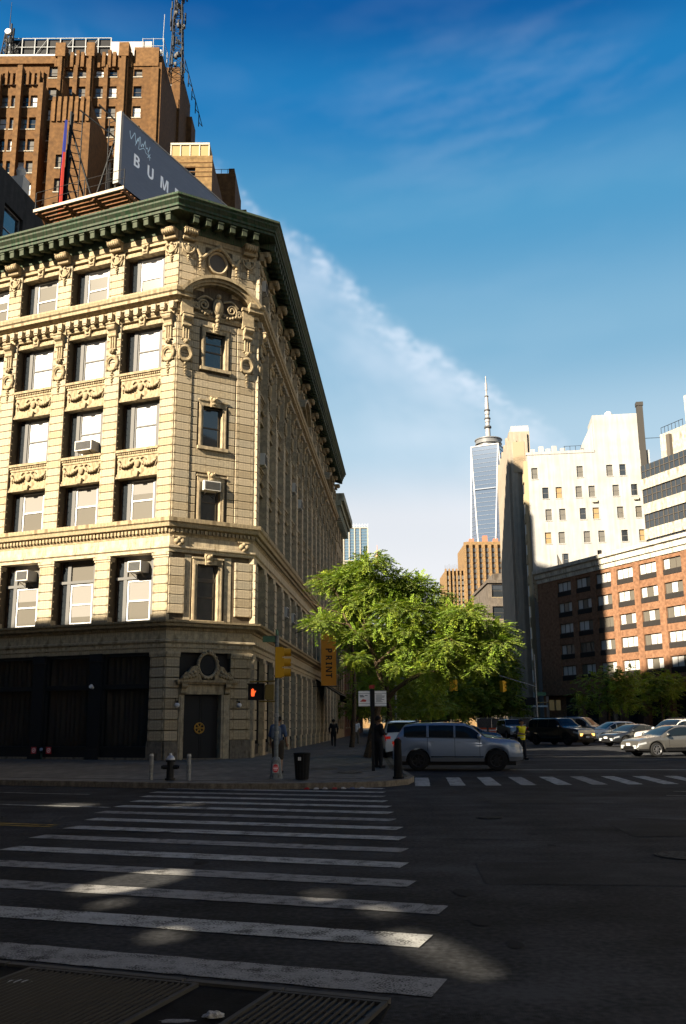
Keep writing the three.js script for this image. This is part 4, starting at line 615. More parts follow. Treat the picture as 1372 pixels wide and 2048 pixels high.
{ // white building with scattered windows
  const b = thing('white_building', 'tall cream white building with rows of small windows and chimneys', 'building', [34.2, 0, -166]), F = frame([0, 0], 98), w = [], ux = (x) => (x - 545) * 0.0343;
  const hs = [45.2, 41.4, 37.3, 33.0, 29.0], rowsX = [[580, 818, 972, 1040], [632, 702, 806, 873, 997, 1092], [642, 714, 820, 887, 1012, 1106], [633, 703, 833, 908, 1026, 1115], [690, 716]];
  rowsX.forEach((r, j) => r.forEach((x, i) => w.push([ux(x), hs[j], 1.12, 2.1, (i * 2 + j) % 5]))); for (const y of [25, 21, 17, 13]) [640, 710, 830, 905, 1020, 1110].forEach((x, i) => w.push([ux(x), y, 1.12, 2.1, i]));
  wall(b, F, 0, 21.9, 0, 49.8, w, 0.35, M.white, [M.glassgrey, M.glass, M.glassgrey, mat([.3, .2, .1], { roughness: 0.4 }), M.glassgrey], { frame: M.sash, sill: M.white });
  put(b, 'core', join(bx(0, 21.9, 0, 49.6, -18, -0.36)), M.white, F, 0, 0, 0); put(b, 'stair_tower', join(bx(12.2, 20.2, 49.8, 56.9, -7, -0.05)), M.white, F, 0, 0, 0); put(b, 'penthouse', join(extrude([[9.9, 49.7], [12.2, 49.7], [12.2, 55.8], [10.1, 51.6]], 5).translate(0, 0, -6)), M.white, F, 0, 0, 0);
  put(b, 'flue_stack', join(bx(20.25, 21.3, 0, 58.6, -0.6, 0.5), bx(20.15, 21.4, 58.2, 58.9, -0.7, 0.6)), mat([.05, .046, .042]), F, 0, 0, 0);
  put(b, 'tank', join(cyl(0.7, 0.7, 0.9, 15.6, 56.9, -3), ball(0.7, 15.6, 57.8, -3, 12)), M.whitepaint, F, 0, 0, 0);
  put(b, 'side_strip', join(bx(-0.7, -0.02, 0, 48.8, -3, -0.3), [...Array(12)].map((_, k) => bx(-0.9, -0.7, 3 + k * 3.8, 4.6 + k * 3.8, -2.6, -0.6))), mat([.36, .29, .18]), F, 0, 0, 0);
  put(b, 'parapet', join(bx(-0.2, 12.2, 49.8, 50.3, -0.5, 0.1), [0.6, 2.2, 3.4, 4.6, 6.1].map((x, i) => bx(x, x + 0.9, 50.3, 51 + 0.5 * (i % 2), -1.4, -0.4))), M.white, F, 0, 0, 0);
  put(b, 'railing', join(rod([6.8, 51.3, -0.4], [10, 51.3, -0.4], 0.04), [0, 1, 2, 3].map((k) => rod([6.9 + k, 50.3, -0.4], [6.9 + k, 51.3, -0.4], 0.04)), rod([21.5, 52.6, -2], [24.5, 52.6, -2], 0.05)), M.black, F, 0, 0, 0);
  for (const [u, y] of [[ux(885), 40.4], [ux(1097), 40.6]]) put(b, 'air_conditioner', join(cb(0.9, 0.5, 0.6, 0, 0.2, 0.1)), mat([.45, .40, .30]), F, u, y, 0);
}
{ // banded modern building at the right edge
  const b = thing('banded_building', 'pale building with dark ribbon windows at the right edge', 'building', [50.6, 0, -153]), F = frame([0, 0], 158);
  put(b, 'core', join(bx(0, 40, 0, 43.2, -14, -0.3)), M.cream, F, 0, 0, 0); put(b, 'upper_block', join(bx(4.2, 40, 43.2, 48.4, -12, -1.2)), M.cream, F, 0, 0, 0); put(b, 'upper_block', join(bx(9.6, 40, 48.4, 53.6, -12, -2)), M.cream, F, 0, 0, 0);
  for (const y of [44.2]) put(b, 'band', join(bx(4.2, 40, y - 1.2, y, -1.2, -0.9)), M.sashdark, F, 0, 0, 0);
  for (let k = 0; k < 9; k++) { const y = 40.6 - k * 4.3; put(b, 'floor_band', join(bx(0, 40, y - 0.9, y + 0.9, -0.31, 0.1)), M.cream, F, 0, 0, 0); for (let i = 0; i < 9; i++) { const g = put(b, 'window', join(bx(0.1 + i * 2.3, 2.2 + i * 2.3, y + 0.92, y + 3.3, -0.29, -0.2)), M.glass, F, 0, 0, 0); part(g, 'frame', join(bx(0.1 + i * 2.3, 0.2 + i * 2.3, y + 0.92, y + 3.3, -0.2, -0.1), bx(1.15 + i * 2.3, 1.23 + i * 2.3, y + 0.92, y + 3.3, -0.2, -0.1), bx(0.1 + i * 2.3, 2.2 + i * 2.3, y + 2.2, y + 2.28, -0.2, -0.1)), M.sashdark); } }
  put(b, 'railing', join(rod([4.4, 49.6, -1.4], [9.6, 49.6, -1.4], 0.05), [...Array(7)].map((_, k) => rod([4.4 + k * 0.85, 48.4, -1.4], [4.4 + k * 0.85, 49.6, -1.4], 0.04))), M.black, F, 0, 0, 0);
  put(b, 'flue', join(bx(6.2, 7.0, 43.2, 47.8, -1.19, -0.6)), M.sashdark, F, 0, 0, 0);
}
{ // the brick hotel on the right with its pale cornice
  const b = thing('brick_hotel', 'red brick building with pale cornice and rows of triple windows', 'building', [29.4, 0, -140]), F = frame([0, 0], 157), S = frame([0, 0], 184.5), top = [22.75, 19.55, 16.35, 13.15, 9.95], n = 10, p = 4.42, first = 4.9, ww = 3.25, bk = M.brick;
  b.scale.y = 0.94; put(b, 'core', join(bx(0.3, 60, 0, 23.4, -12, -0.7)), bk[1], F, 0, 0, 0);
  put(b, 'corner_pier', join(bx(-0.02, first, 6.6, 23.4, -0.7, 0)), bk[0], F, 0, 0, 0);
  const mullion = join(bx(-ww / 2, ww / 2, 0, 0.1, 0, 0.1), bx(-ww / 2, ww / 2, 1.38, 1.48, 0, 0.1), [-ww / 2, -ww / 6 - 0.04, ww / 6 - 0.04, ww / 2 - 0.08].map((x) => bx(x, x + 0.08, 0, 1.48, 0, 0.1))), pane = join(bx(-ww / 6 + 0.04, ww / 6 - 0.04, 0.1, 1.38, -0.02, 0.02)), box = join(bx(-ww / 2, ww / 2, 0, 0.72, -0.3, 0.02), [...Array(14)].map((_, k) => bx(-ww / 2 + 0.05 + k * 0.232, -ww / 2 + 0.13 + k * 0.232, 0.06, 0.66, 0.02, 0.06)));
  const blinds = [M.blind, mat([.55, .54, .51], { phys: true, roughness: 0.7, clearcoat: 1, clearcoatRoughness: 0.03 }), M.glassgrey, M.blind, M.blind], dk = mat([.03, .026, .024]);
  for (let i = 0; i < n; i++) {
    const uc = first + p * i + ww / 2;
    put(b, 'pier', join(bx(first + p * i + ww, first + p * (i + 1), 6.6, 23.4, -0.7, 0)), bk[i % 2], F, 0, 0, 0);
    top.forEach((t, j) => {
      put(b, 'spandrel', join(bx(uc - ww / 2, uc + ww / 2, t, j ? top[j - 1] - 2.2 : 23.4, -0.7, -0.06)), bk[(i + j) % 2], F, 0, 0, 0);
      const g = put(b, 'window', mullion, M.sashdark, F, uc, t - 1.48, -0.32); for (const k of [-1, 0, 1]) part(g, 'pane', pane, rnd() < 0.16 ? M.glassgrey : pick(blinds), [k * ww / 3, 0, 0.02]);
      put(b, 'planter_box', box, dk, F, uc, t - 2.2, -0.06);
    });
    put(b, 'spandrel', join(bx(uc - ww / 2, uc + ww / 2, 6.6, 7.75, -0.7, -0.04)), bk[0], F, 0, 0, 0);
    put(b, 'arcade_pier', join(bx(first + p * i + ww + 0.1, first + p * (i + 1) - 0.1, 0, 5.6, -1, 0.1)), bk[1], F, 0, 0, 0); put(b, 'ground_window', join(bx(uc - ww / 2 - 0.1, uc + ww / 2 + 0.1, 0.3, 5.4, -0.69, -0.5)), M.glass, F, 0, 0, 0);
  }
  put(b, 'fascia', join(bx(0, 60, 5.6, 6.6, -0.7, 0.15)), bk[0], F, 0, 0, 0);
  const k0 = at(F, 60, 0, 0), k1 = at(F, 0, 0, 0), k2 = [8.3, 0, -39.1];
  const path = [[k2[0], k2[2]], [0, 0], [k0[0], k0[2]]];
  part(b, 'cornice', sweep(path, [[-0.7, 23.3], [0.1, 23.3], [0.15, 23.9], [0.35, 24.0], [0.4, 24.7], [0.7, 24.85], [0.75, 25.35], [-0.7, 25.4]]), mat([.72, .69, .62], { map: 'stone', scale: 0.2 }));
  // narrow side towards the street ahead
  const ws = []; for (let i = 0; i < 9; i++) top.forEach((t, j) => ws.push([-2.6 - i * 4, t - 1.5, 1.8, 1.7, i + j]));
  const Fs = frame([0, 0], 192); wall(b, Fs, -40, -0.02, 0, 23.3, ws, 0.35, bk[0], [M.glassgrey, M.blind], { frame: M.sash });
  put(b, 'flue', join(bx(14.6, 15.0, 25.4, 26.2, -0.4, 0)), M.sashdark, F, 0, 0, 0);
}
{ // shaded stone block left of the concrete tower
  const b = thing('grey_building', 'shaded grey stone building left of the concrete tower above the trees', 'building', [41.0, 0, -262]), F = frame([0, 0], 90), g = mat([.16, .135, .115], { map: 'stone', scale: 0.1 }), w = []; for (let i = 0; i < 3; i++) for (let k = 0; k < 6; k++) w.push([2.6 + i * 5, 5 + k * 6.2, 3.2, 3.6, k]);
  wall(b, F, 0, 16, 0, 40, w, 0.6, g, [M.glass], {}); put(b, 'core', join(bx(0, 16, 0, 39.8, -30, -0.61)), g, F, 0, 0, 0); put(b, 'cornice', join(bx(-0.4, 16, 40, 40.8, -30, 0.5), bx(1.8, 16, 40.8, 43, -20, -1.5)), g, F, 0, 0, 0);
}
{ // distant tan art deco tower
  const b = thing('tan_tower', 'distant tan stepped art deco tower in front of the glass skyscraper', 'skyscraper', [66, 0, -600]), m = M.tan;
  boxPart(b, 'block', m, 0, 46, 0, 70, -40, 0); boxPart(b, 'block', m, 0.4, 14, 70, 98, -36, -2); boxPart(b, 'block', m, 13, 44, 70, 115, -34, -1); boxPart(b, 'block', m, 15, 44, 115, 117.5, -32, -3);
  for (let k = 0; k < 8; k++) part(b, 'buttress', join(bx(13 + k * 4.1, 14.4 + k * 4.1, 70, 116.4, -1.01, 1.2)), m); for (let k = 0; k < 6; k++) part(b, 'buttress', join(bx(0.2 + k * 2.4, 1.2 + k * 2.4, 50, 99, -2, 0.6)), m);
  const g = join(bx(-0.9, 0.9, -1.2, 1.2, 0, 0.25)); for (let k = 0; k < 7; k++) for (let j = 0; j < 12; j++) part(b, 'window', g, M.glassgrey, [16 + k * 4.1, 73 + j * 3.5, -1.0]); for (let k = 0; k < 4; k++) for (let j = 0; j < 8; j++) part(b, 'window', g, M.glassgrey, [2.8 + k * 2.9, 68 + j * 3.6, 0.0]);
  for (const [x, h] of [[18, 3], [27, 5], [34, 3], [41, 4]]) boxPart(b, 'roof_hut', mat([.45, .16, .1]), x, x + 3, 117.5, 117.5 + h, -12, -8);
  const an = []; for (let k = 0; k < 10; k++) an.push(rod([0.8 + k * 1.3, 98, -4], [0.8 + k * 1.3, 101 + 2 * rnd(), -4], 0.12, 0.08, 4)); part(b, 'roof_antennas', join(an), M.sashdark);
}
{ // tapering glass skyscraper with spire
  const t = thing('glass_skyscraper', 'tallest distant glass skyscraper with tapering facets and a spire', 'skyscraper', [234, 0, -1430]), g1 = mat([.44, .49, .58], { phys: true, roughness: 0.04, metalness: 0.9 });
  const rot = (r, a, y) => [0, 1, 2, 3].map((k) => { const q = a + k * Math.PI / 2; return [Math.cos(q) * r, y, Math.sin(q) * r]; }), a0 = (45 + 26) * Math.PI / 180;
  const low = rot(44, a0 + Math.PI / 4, 0), high = rot(31.2, a0, 427);
  const tri = (a, b, c) => { const g = new THREE.BufferGeometry(); g.setAttribute('position', new THREE.Float32BufferAttribute([...a, ...b, ...c], 3)); g.computeVertexNormals(); return join(g); };
  for (let k = 0; k < 4; k++) { const j = (k + 1) % 4; part(t, 'facet', tri(high[k], high[j], low[k]), g1); part(t, 'facet', tri(low[j], low[k], high[j]), g1); }
  const L = [], edge = (p, q) => rod(p, q, 1.3, 1.3, 5); for (let k = 0; k < 4; k++) { const j = (k + 1) % 4; L.push(edge(low[k], high[k]), edge(low[k], high[j]), edge(high[k], high[j])); } part(t, 'edge_trim', join(L), mat([.5, .5, .5], { roughness: 0.4 }));
  const lv = []; for (let q = 1; q < 60; q++) { const s = q / 60, y = s * 427; for (let k = 0; k < 4; k++) { const j = (k + 1) % 4, m = (a, b) => a.map((v, i) => lerp(v, b[i], s) * (i === 1 ? 1 : 1.004)); lv.push(rod(m(low[k], high[k]), m(low[k], high[j]), q === 50 ? 2 : 0.5, q === 50 ? 2 : 0.5, 3), rod(m(low[k], high[j]), m(low[j], high[j]), 0.5, 0.5, 3)); } } part(t, 'floor_bands', join(lv), mat([.17, .195, .24], { roughness: 0.4 }));
  part(t, 'crown_ring', join(new THREE.CylinderGeometry(21, 20, 8, 28, 1, true).translate(0, 437, 0), new THREE.TorusGeometry(21, 1.2, 6, 28).rotateX(Math.PI / 2).translate(0, 441, 0), new THREE.TorusGeometry(20.5, 1, 6, 28).rotateX(Math.PI / 2).translate(0, 434, 0), cyl(19, 19, 7, 0, 428, 0, 24)), mat([.22, .22, .22], { metalness: 0.3, roughness: 0.4, side: THREE.DoubleSide }));
  const sp = [[0, 7], [60, 6], [66, 6], [66, 4.5], [90, 4.2]]; const spg = [], drk = []; let y = 436; for (const [h, r, d] of [[26, 4.2, 0], [3, 6, 1], [7, 3.4, 0], [5, 4.2, 0], [2, 5.2, 1], [6, 3.2, 0], [6, 4, 0], [2, 5, 1], [12, 3.4, 0], [10, 2.8, 0], [1.5, 3.4, 1], [10, 1.4, 0], [12, 2.0, 0], [12, 0.9, 0]]) { (d ? drk : spg).push(cyl(r, r * 0.92, h, 0, y, 0, 10)); y += h; }
  part(t, 'spire', join(spg), mat([.34, .32, .31], { roughness: 0.5 })); part(t, 'spire_rings', join(drk), mat([.07, .07, .07]));
}
{ // distant glass office tower above the tree
  const t = thing('glass_tower', 'distant blue glass tower with white vertical fins above the tree', 'skyscraper', [-8.8, 0, -1200]); boxPart(t, 'glass_wall', mat([.08, .14, .20], { phys: true, roughness: 0.15, clearcoat: 0.6 }), 0, 41.6, 0, 251, -40, 0);
  for (const x of [0, 9.2, 16.4, 23.6, 30.8, 40.8]) boxPart(t, 'fin', M.cream, x - 0.6, x + 0.9, 0, 252, -0.5, 1.2); for (const y of [204, 207, 251]) boxPart(t, 'band', M.cream, 0, 41.6, y, y + 1.3, -0.5, 1.0);
  const r = []; for (let k = 0; k < 55; k++) r.push(bx(0, 41.6, 40 + k * 3.9, 40.7 + k * 3.9, -0.5, 0.4)); part(t, 'floor_bands', join(r), mat([.17, .22, .27])); const c = []; for (let k = 0; k < 12; k++) c.push(bx(0.4 + k * 3.7, 0.9 + k * 3.7, 252, 256 + (k > 5 ? 1.5 : 0), -1, -0.4)); c.push(bx(0, 41.6, 255, 255.6, -1, -0.4)); part(t, 'roof_cage', join(c), mat([.5, .54, .58]));
}
single('rooftop_lantern', join(cyl(2.2, 1.4, 10, 0, 0, 0), cyl(0.6, 0.3, 14, 0, 10, 0), ball(2.4, 0, 10, 0, 10)), mat([.62, .3, .2]), 'small reddish rooftop lantern peeking over the tree beside the glass tower', 'lantern', [42.5, 195, -1150]);

{ // unseen pale blocks to the right, placed to bounce warm light onto the fronts
  const b = thing('unseen_avenue_building', 'unseen pale block right of the hotel placed to bounce light on the long front', 'building', [57, 0, -75]), F = frame([0, 0], 157), w = []; for (let i = 0; i < 16; i++) for (let k = 0; k < 8; k++) w.push([2 + i * 3.4, 2 + k * 4.4, 1.4, 2.2, i + k]);
  const pale = mat([.80, .76, .68], { map: 'stone', scale: 0.2 }); wall(b, F, 0, 56, 0, 38, w, 0.35, pale, [M.glassgrey, M.blind], {}); put(b, 'core', join(bx(0, 56, 0, 37.8, -14, -0.36)), pale, F, 0, 0, 0);
  const c = thing('unseen_avenue_building', 'unseen pale block right of the viewer placed to bounce light on the shaded fronts', 'building', [31, 0, -8]), F2 = frame([0, 0], 178), w2 = []; for (let i = 0; i < 17; i++) for (let k = 0; k < 7; k++) w2.push([2 + i * 3.4, 2 + k * 4.4, 1.4, 2.2, i + k]);
  wall(c, F2, 0, 60, 0, 34, w2, 0.35, pale, [M.glassgrey, M.blind], {}); put(c, 'core', join(bx(0, 60, 0, 33.8, -14, -0.36)), pale, F2, 0, 0, 0);
}

// ------------------------------------------------------------------ unseen blocks behind the viewer, placed to shade the crossing, pale to bounce light
{
  const F = frame([-3.06, 7.39], -67.5), H = 30.2, gl = [M.glass, M.glassgrey, M.blind], win = (u0, u1) => { const w = []; for (let u = u0 + 2; u < u1 - 1.2; u += 2.9) for (let k = 0; k < 6; k++) w.push([u, 1.6 + k * 4.7, 1.3, 2.4, Math.floor(u) + k]); return w; };
  for (const [u0, u1, label, m] of [[30, 74, 'unseen long buff block behind the viewer placed to shade the crossing, left part', M.cream], [-16, 5, 'unseen buff block behind the viewer placed to shade the crossing, right part', M.cream]]) {
    const b = thing('unseen_rear_building', label, 'building'); wall(b, F, u0, u1, 0, H, win(u0, u1), 0.4, m, gl, {}); put(b, 'core', join(bx(u0, u1, 0, H - 0.1, -13, -0.41)), m, F, 0, 0, 0); put(b, 'cornice', join(bx(u0, u1, H - 0.9, H - 0.02, -0.4, 0.35)), m, F, 0, 0, 0);
  }
  // added wall between them; its openings are shaped to throw small sun pools
  const e = [F.e[0], F.e[1]], n = F.n, c = (-3.06) * n[0] + 7.39 * n[1];
  const onto = (x, z) => { const k = (c - (x * n[0] + z * n[1])) / (sunDir.x * n[0] + sunDir.z * n[1]), X = x + sunDir.x * k, Z = z + sunDir.z * k; return [(X + 3.06) * e[0] + (Z - 7.39) * e[1], sunDir.y * k]; };
  const s = new THREE.Shape([[5, 0], [30, 0], [30, H], [5, H]].map((p) => new THREE.Vector2(...p)));
  for (const [x, z, rx, rz, sl] of [[-2.36, -10.9, 0.42, 0.85, -0.3], [0.68, -7.6, 0.22, 0.85, 0.33], [-5.95, -21.0, 0.5, 0.5, 0.2], [-3.45, -20.8, 0.36, 0.34, 0], [-0.25, -10.0, 0.13, 0.35, 0.2], [-1.5, -8.2, 0.16, 0.3, 0.1], [-2.3, -9.6, 0.16, 0.3, 0], [0.3, -9.1, 0.1, 0.3, 0.3]]) {
    const pts = [...Array(14)].map((_, i) => { const a = -i / 14 * 6.2832, dz = Math.sin(a) * rz; return new THREE.Vector2(...onto(x + Math.cos(a) * rx + sl * dz, z + dz)); }); s.holes.push(new THREE.Path(pts));
  }
  const w = thing('added_pool_wall', 'added wall behind the viewer with openings shaped to throw sun pools on the crossing', 'wall'); put(w, 'pierced_panel', join(new THREE.ExtrudeGeometry(s, { depth: 0.06, bevelEnabled: false })), M.cream, F, 0, 0, 0);
  // unseen towers, placed to shade the brick hotel's left half and its foot
  const hs = new THREE.Vector2(sunDir.x, sunDir.z).normalize(), tp = [hs.y, -hs.x], T0 = 37.4 * tp[0] - 128 * tp[1], T1 = 41.5 * tp[0] - 117 * tp[1] + 4.5;
  const tower = (t0, t1, s0, s1, H, label, rows) => {
    const tc = (t0 + t1) / 2, sc = (s0 + s1) / 2, W = (t1 - t0) / 2, D = (s1 - s0) / 2, t = thing('unseen_side_tower', label, 'skyscraper', [sc * hs.x + tc * tp[0], 0, sc * hs.y + tc * tp[1]], Math.atan2(-tp[1], tp[0])), w = [];
    for (let u = -W + 1.8; u < W - 1; u += 3.3) for (let k = 0; k < rows; k++) w.push([u, 3 + k * 4.4, 1.4, 2.4, k + Math.floor(u + 50)]);
    wall(t, frame([0, D], 90), -W, W, 0, H, w, 0.4, M.brown[0], gl, {}); part(t, 'core', join(bx(-W, W, 0, H - 0.5, -D, D - 0.42)), M.brown[0]);
  };
  tower(T0 - 30, T0, -20, 5, 93, 'unseen tall brick tower placed to shade the left half of the brick hotel', 20); tower(T0 + 0.1, T1, 14, 28, 73, 'second unseen tall brick tower placed to shade the foot of the brick hotel', 16);
}
// ------------------------------------------------------------------ on the roof of the corner building
{
  const F = frame([0, 0], 25.7), t = thing('billboard', 'large slate grey billboard reading BUMP above the corner cornice', 'billboard', [-12.3, 26.5, -46]);
  const tex = canvas(1460, 420, (c, w, h) => {
    c.fillStyle = '#555b69'; c.fillRect(0, 0, w, h); for (let i = 0; i < 500; i++) { c.fillStyle = `rgba(${rnd() < 0.5 ? '40,44,56' : '150,156,172'},0.05)`; c.fillRect(rnd() * w, rnd() * h, rr(20, 160), rr(2, 8)); }
    c.fillStyle = '#eef0f4'; c.font = 'bold 104px sans-serif'; [['B', 104], ['U', 228], ['M', 352], ['P', 494]].forEach(([l, x]) => c.fillText(l, x, 246));
    c.strokeStyle = '#c3dbe6'; c.lineWidth = 5; c.beginPath(); let x = 70, y = 70; c.moveTo(x, y); for (let k = 0; k < 13; k++) { const nx = 70 + k * 15, ny = 78 + 34 * Math.sin(k * 1.9) * (k % 3 ? 0.5 : 1); c.quadraticCurveTo(nx - 4, ny - 30 * Math.cos(k * 2.3), nx, ny); } c.stroke();
    c.lineWidth = 4; c.beginPath(); c.moveTo(120, 120); c.bezierCurveTo(140, 40, 160, 40, 150, 118); c.bezierCurveTo(150, 150, 200, 60, 214, 112); c.lineTo(262, 118); c.moveTo(236, 96); c.lineTo(254, 138); c.moveTo(256, 98); c.lineTo(232, 132); c.stroke();
  });
  const panel = new THREE.MeshStandardMaterial({ map: tex, roughness: 0.6 });
  const g = new THREE.PlaneGeometry(14.6, 4.3).translate(7.3, 6.42, 0.125); put(t, 'poster', g, panel, F, 0, 0, 0); put(t, 'backing', join(bx(0, 14.6, 4.27, 8.57, -0.1, 0.12)), M.black, F, 0, 0, 0);
  put(t, 'edge_trim', join(bx(-0.2, 0.0, 4.2, 8.65, -0.16, 0.2), bx(0, 14.6, 8.57, 8.65, -0.1, 0.16)), mat([.34, .32, .30]), F, 0, 0, 0);
  const l = []; for (let k = 0; k < 8; k++) { const u = 0.2 + k * 2; l.push(rod([u, -0.3, -0.3], [u, 8.5, -0.3], 0.07), rod([u, -0.3, -3.2], [u, 7.6, -0.4], 0.06), rod([u, -0.3, -3.2], [u, 3.6, -0.3], 0.05)); } for (const y of [4.6, 6.4, 8.2]) l.push(rod([0.2, y, -0.3], [14.4, y, -0.3], 0.05)); for (let k = 0; k < 14; k++) l.push(rod([-0.12, 0.4 + k * 0.6, -0.25], [-0.12, 0.4 + k * 0.6, -0.7], 0.02)); l.push(rod([-0.12, 0, -0.7], [-0.12, 8.4, -0.7], 0.03));
  put(t, 'truss', join(l), M.black, F, 0, 0, 0); put(t, 'lamp_arm', join(rod([0.6, 8.2, -0.3], [-0.5, 9.3, -1.2], 0.05), rod([0.2, 7.4, -0.5], [-1.2, 8.7, -1.9], 0.045)), M.black, F, 0, 0, 0);
  const cw = thing('catwalk', 'rusty steel catwalk overhanging the cornice below the billboards', 'catwalk', [A0[0], 26.6, A0[1]]), sl = [], y = 1.25;
  for (let k = 0; k < 12; k++) put(cw, 'slat', join(bx(-8.3, -2.75, y, y + 0.05, 1.0 - 0.32 * k - 0.22, 1.0 - 0.32 * k)), M.rust, FL, 0, 0, 0);
  put(cw, 'front_beam', join(bx(-8.35, -2.7, y - 0.06, y + 0.1, 1.0, 1.1)), mat([.50, .40, .32]), FL, 0, 0, 0);
  for (const u of [-8.2, -6.4, -4.6, -2.85]) sl.push(bx(u - 0.07, u + 0.07, y - 0.16, y - 0.01, -3, 1.0), rod([u, -0.4, -1.2], [u, y - 0.1, 0.6], 0.05), rod([u, -0.4, -1.2], [u, y, -1.2], 0.05)); put(cw, 'bracket', join(sl), M.rust, FL, 0, 0, 0);
  const r = []; for (const u of [-8.3, -5.2, -2.75]) r.push(rod([u, y, 1.0], [u, y + 1.1, 1.0], 0.03)); r.push(rod([-8.3, y + 1.1, 1.0], [-2.75, y + 1.1, 1.0], 0.015), rod([-8.3, y + 0.6, 1.0], [-2.75, y + 0.6, 1.0], 0.015)); put(cw, 'handrail', join(r), M.black, FL, 0, 0, 0);
  const F2 = frame([0, 0], 160.5), b2 = thing('billboard', 'narrow view of a blue and red billboard seen almost edge on', 'billboard', [-15.95, 26.5, -48]); // faces left, away from the viewer
  put(b2, 'upper_panel', join(bx(-7, 0, 7.6, 9.7, 0, 0.14)), mat([.02, .03, .2]), F2, 0, 0, 0); put(b2, 'lower_panel', join(bx(-7, 0, 3.6, 7.6, 0, 0.14)), mat([.34, .03, .02]), F2, 0, 0, 0);
  const q = []; for (let k = 0; k < 4; k++) { const u = -0.3 - k * 2; q.push(rod([u, -0.3, -0.2], [u, 10.5, -0.2], 0.08), rod([u, -0.3, -3.4], [u, 9.4, -0.25], 0.06), rod([u, 4, -0.2], [u, 4, -2], 0.05)); } for (let k = 0; k < 20; k++) q.push(rod([-0.25, 0.3 + k * 0.5, -0.3], [-0.25, 0.3 + k * 0.5, -0.85], 0.025)); q.push(rod([-0.25, 0, -0.85], [-0.25, 10.6, -0.85], 0.035)); for (const y2 of [4.6, 7.4, 10.2]) q.push(rod([-6.4, y2, -0.3], [0, y2, -0.3], 0.06)); q.push(bx(-6, -0.2, 0.4, 7.6, -2.6, -2.5)); put(b2, 'truss', join(q), M.black, F2, 0, 0, 0);
}
// ------------------------------------------------------------------ things fixed to the corner building
function airCon(f, u, y, o, label, w = 0.66, h = 0.42, d = 0.62, turnBack) {
  const p = at(f, u, y, o), t = thing('window_air_conditioner', label, 'air conditioner', [A0[0] + p[0], p[1], A0[1] + p[2]], f.turn, 'window air conditioners'), m = mat([.62, .59, .53], { roughness: 0.5 });
  part(t, 'housing', join(bx(-w / 2, w / 2, 0, h, -d, 0)), m); part(t, 'grille', join(bx(-w / 2 + 0.05, w / 2 - 0.05, 0.05, h - 0.05, 0, 0.012)), mat([.045, .045, .045])); part(t, 'slats', join([...Array(7)].map((_, k) => bx(-w / 2 + 0.07, w / 2 - 0.07, 0.07 + k * (h - 0.12) / 7, 0.085 + k * (h - 0.12) / 7, 0.012, 0.022))), mat([.16, .155, .145])); part(t, 'bracket', join(rod([-w / 3, 0, -0.05], [-w / 3, -0.28, -d], 0.015), rod([w / 3, 0, -0.05], [w / 3, -0.28, -d], 0.015)), M.sashdark);
}
airCon(FL, -1.75, 8.52, 0.18, 'pale air conditioner high in the second floor window nearest the corner', 0.72, 0.5, 0.74); airCon(FL, -8.25, 8.52, 0.18, 'pale air conditioner in the second floor window at the left edge', 0.72, 0.5, 0.74);
airCon(FL, -5.05, 14.72, 0.16, 'white air conditioner on a fourth floor sill above the garlands', 0.98, 0.5, 0.66); airCon(FC, 1.96, 12.42, 0.22, 'white boxed air conditioner at the head of the corner window', 0.84, 0.46, 0.5);
airCon(FR, 2.0, 14.5, 0.3, 'air conditioner jutting from the first bay of the long front', 0.8, 0.6, 0.8); airCon(FR, 14.6, 16.2, 0.3, 'upper air conditioner midway down the long front', 0.8, 0.6, 0.8); airCon(FR, 18.0, 15.9, 0.3, 'air conditioner one bay beyond the upper one on the long front', 0.8, 0.6, 0.8); airCon(FR, 1.9, 24.0, 0.25, 'air conditioner under the cornice at the start of the long front', 0.7, 0.6, 0.7); airCon(FR, 11.4, 7.8, 0.25, 'second floor air conditioner along the long front', 0.8, 0.6, 0.7); airCon(FR, 14.7, 7.8, 0.25, 'farther second floor air conditioner along the long front', 0.8, 0.6, 0.7);
const world = (f, u, y, o) => { const p = at(f, u, y, o); return [A0[0] + p[0], p[1], A0[1] + p[2]]; };
for (const [u, label] of [[0.5, 'white globe lamp on a bracket left of the corner door'], [3.5, 'white globe lamp on a bracket right of the corner door']]) { const t = thing('globe_lamp', label, 'lamp', world(FC, u, 2.62, 0.1), FC.turn, 'globe lamps beside the door'); part(t, 'globe', join(ball(0.11, 0, -0.12, 0.2, 16)), mat([.62, .62, .64], { roughness: 0.3 })); part(t, 'bracket', join(rod([0, 0.05, -0.1], [0, 0.06, 0.2], 0.02), rod([0, 0.06, 0.2], [0, -0.03, 0.2], 0.03), cyl(0.06, 0.03, 0.06, 0, -0.03, 0.2, 10), rod([0, 0.05, 0], [0, 0.2, -0.02], 0.015)), M.black); }
{ const t = thing('floodlight', 'small white floodlight on the shop pilaster left of the corner', 'lamp', world(FL, -3.75, 3.35, 0.05), FL.turn); part(t, 'lamp_head', join(new THREE.CylinderGeometry(0.1, 0.06, 0.18, 12).rotateX(1.1).translate(0, 0, 0.14)), M.whitepaint); part(t, 'bracket', join(rod([0, 0.02, -0.1], [0, 0.02, 0.1], 0.02)), M.black); }
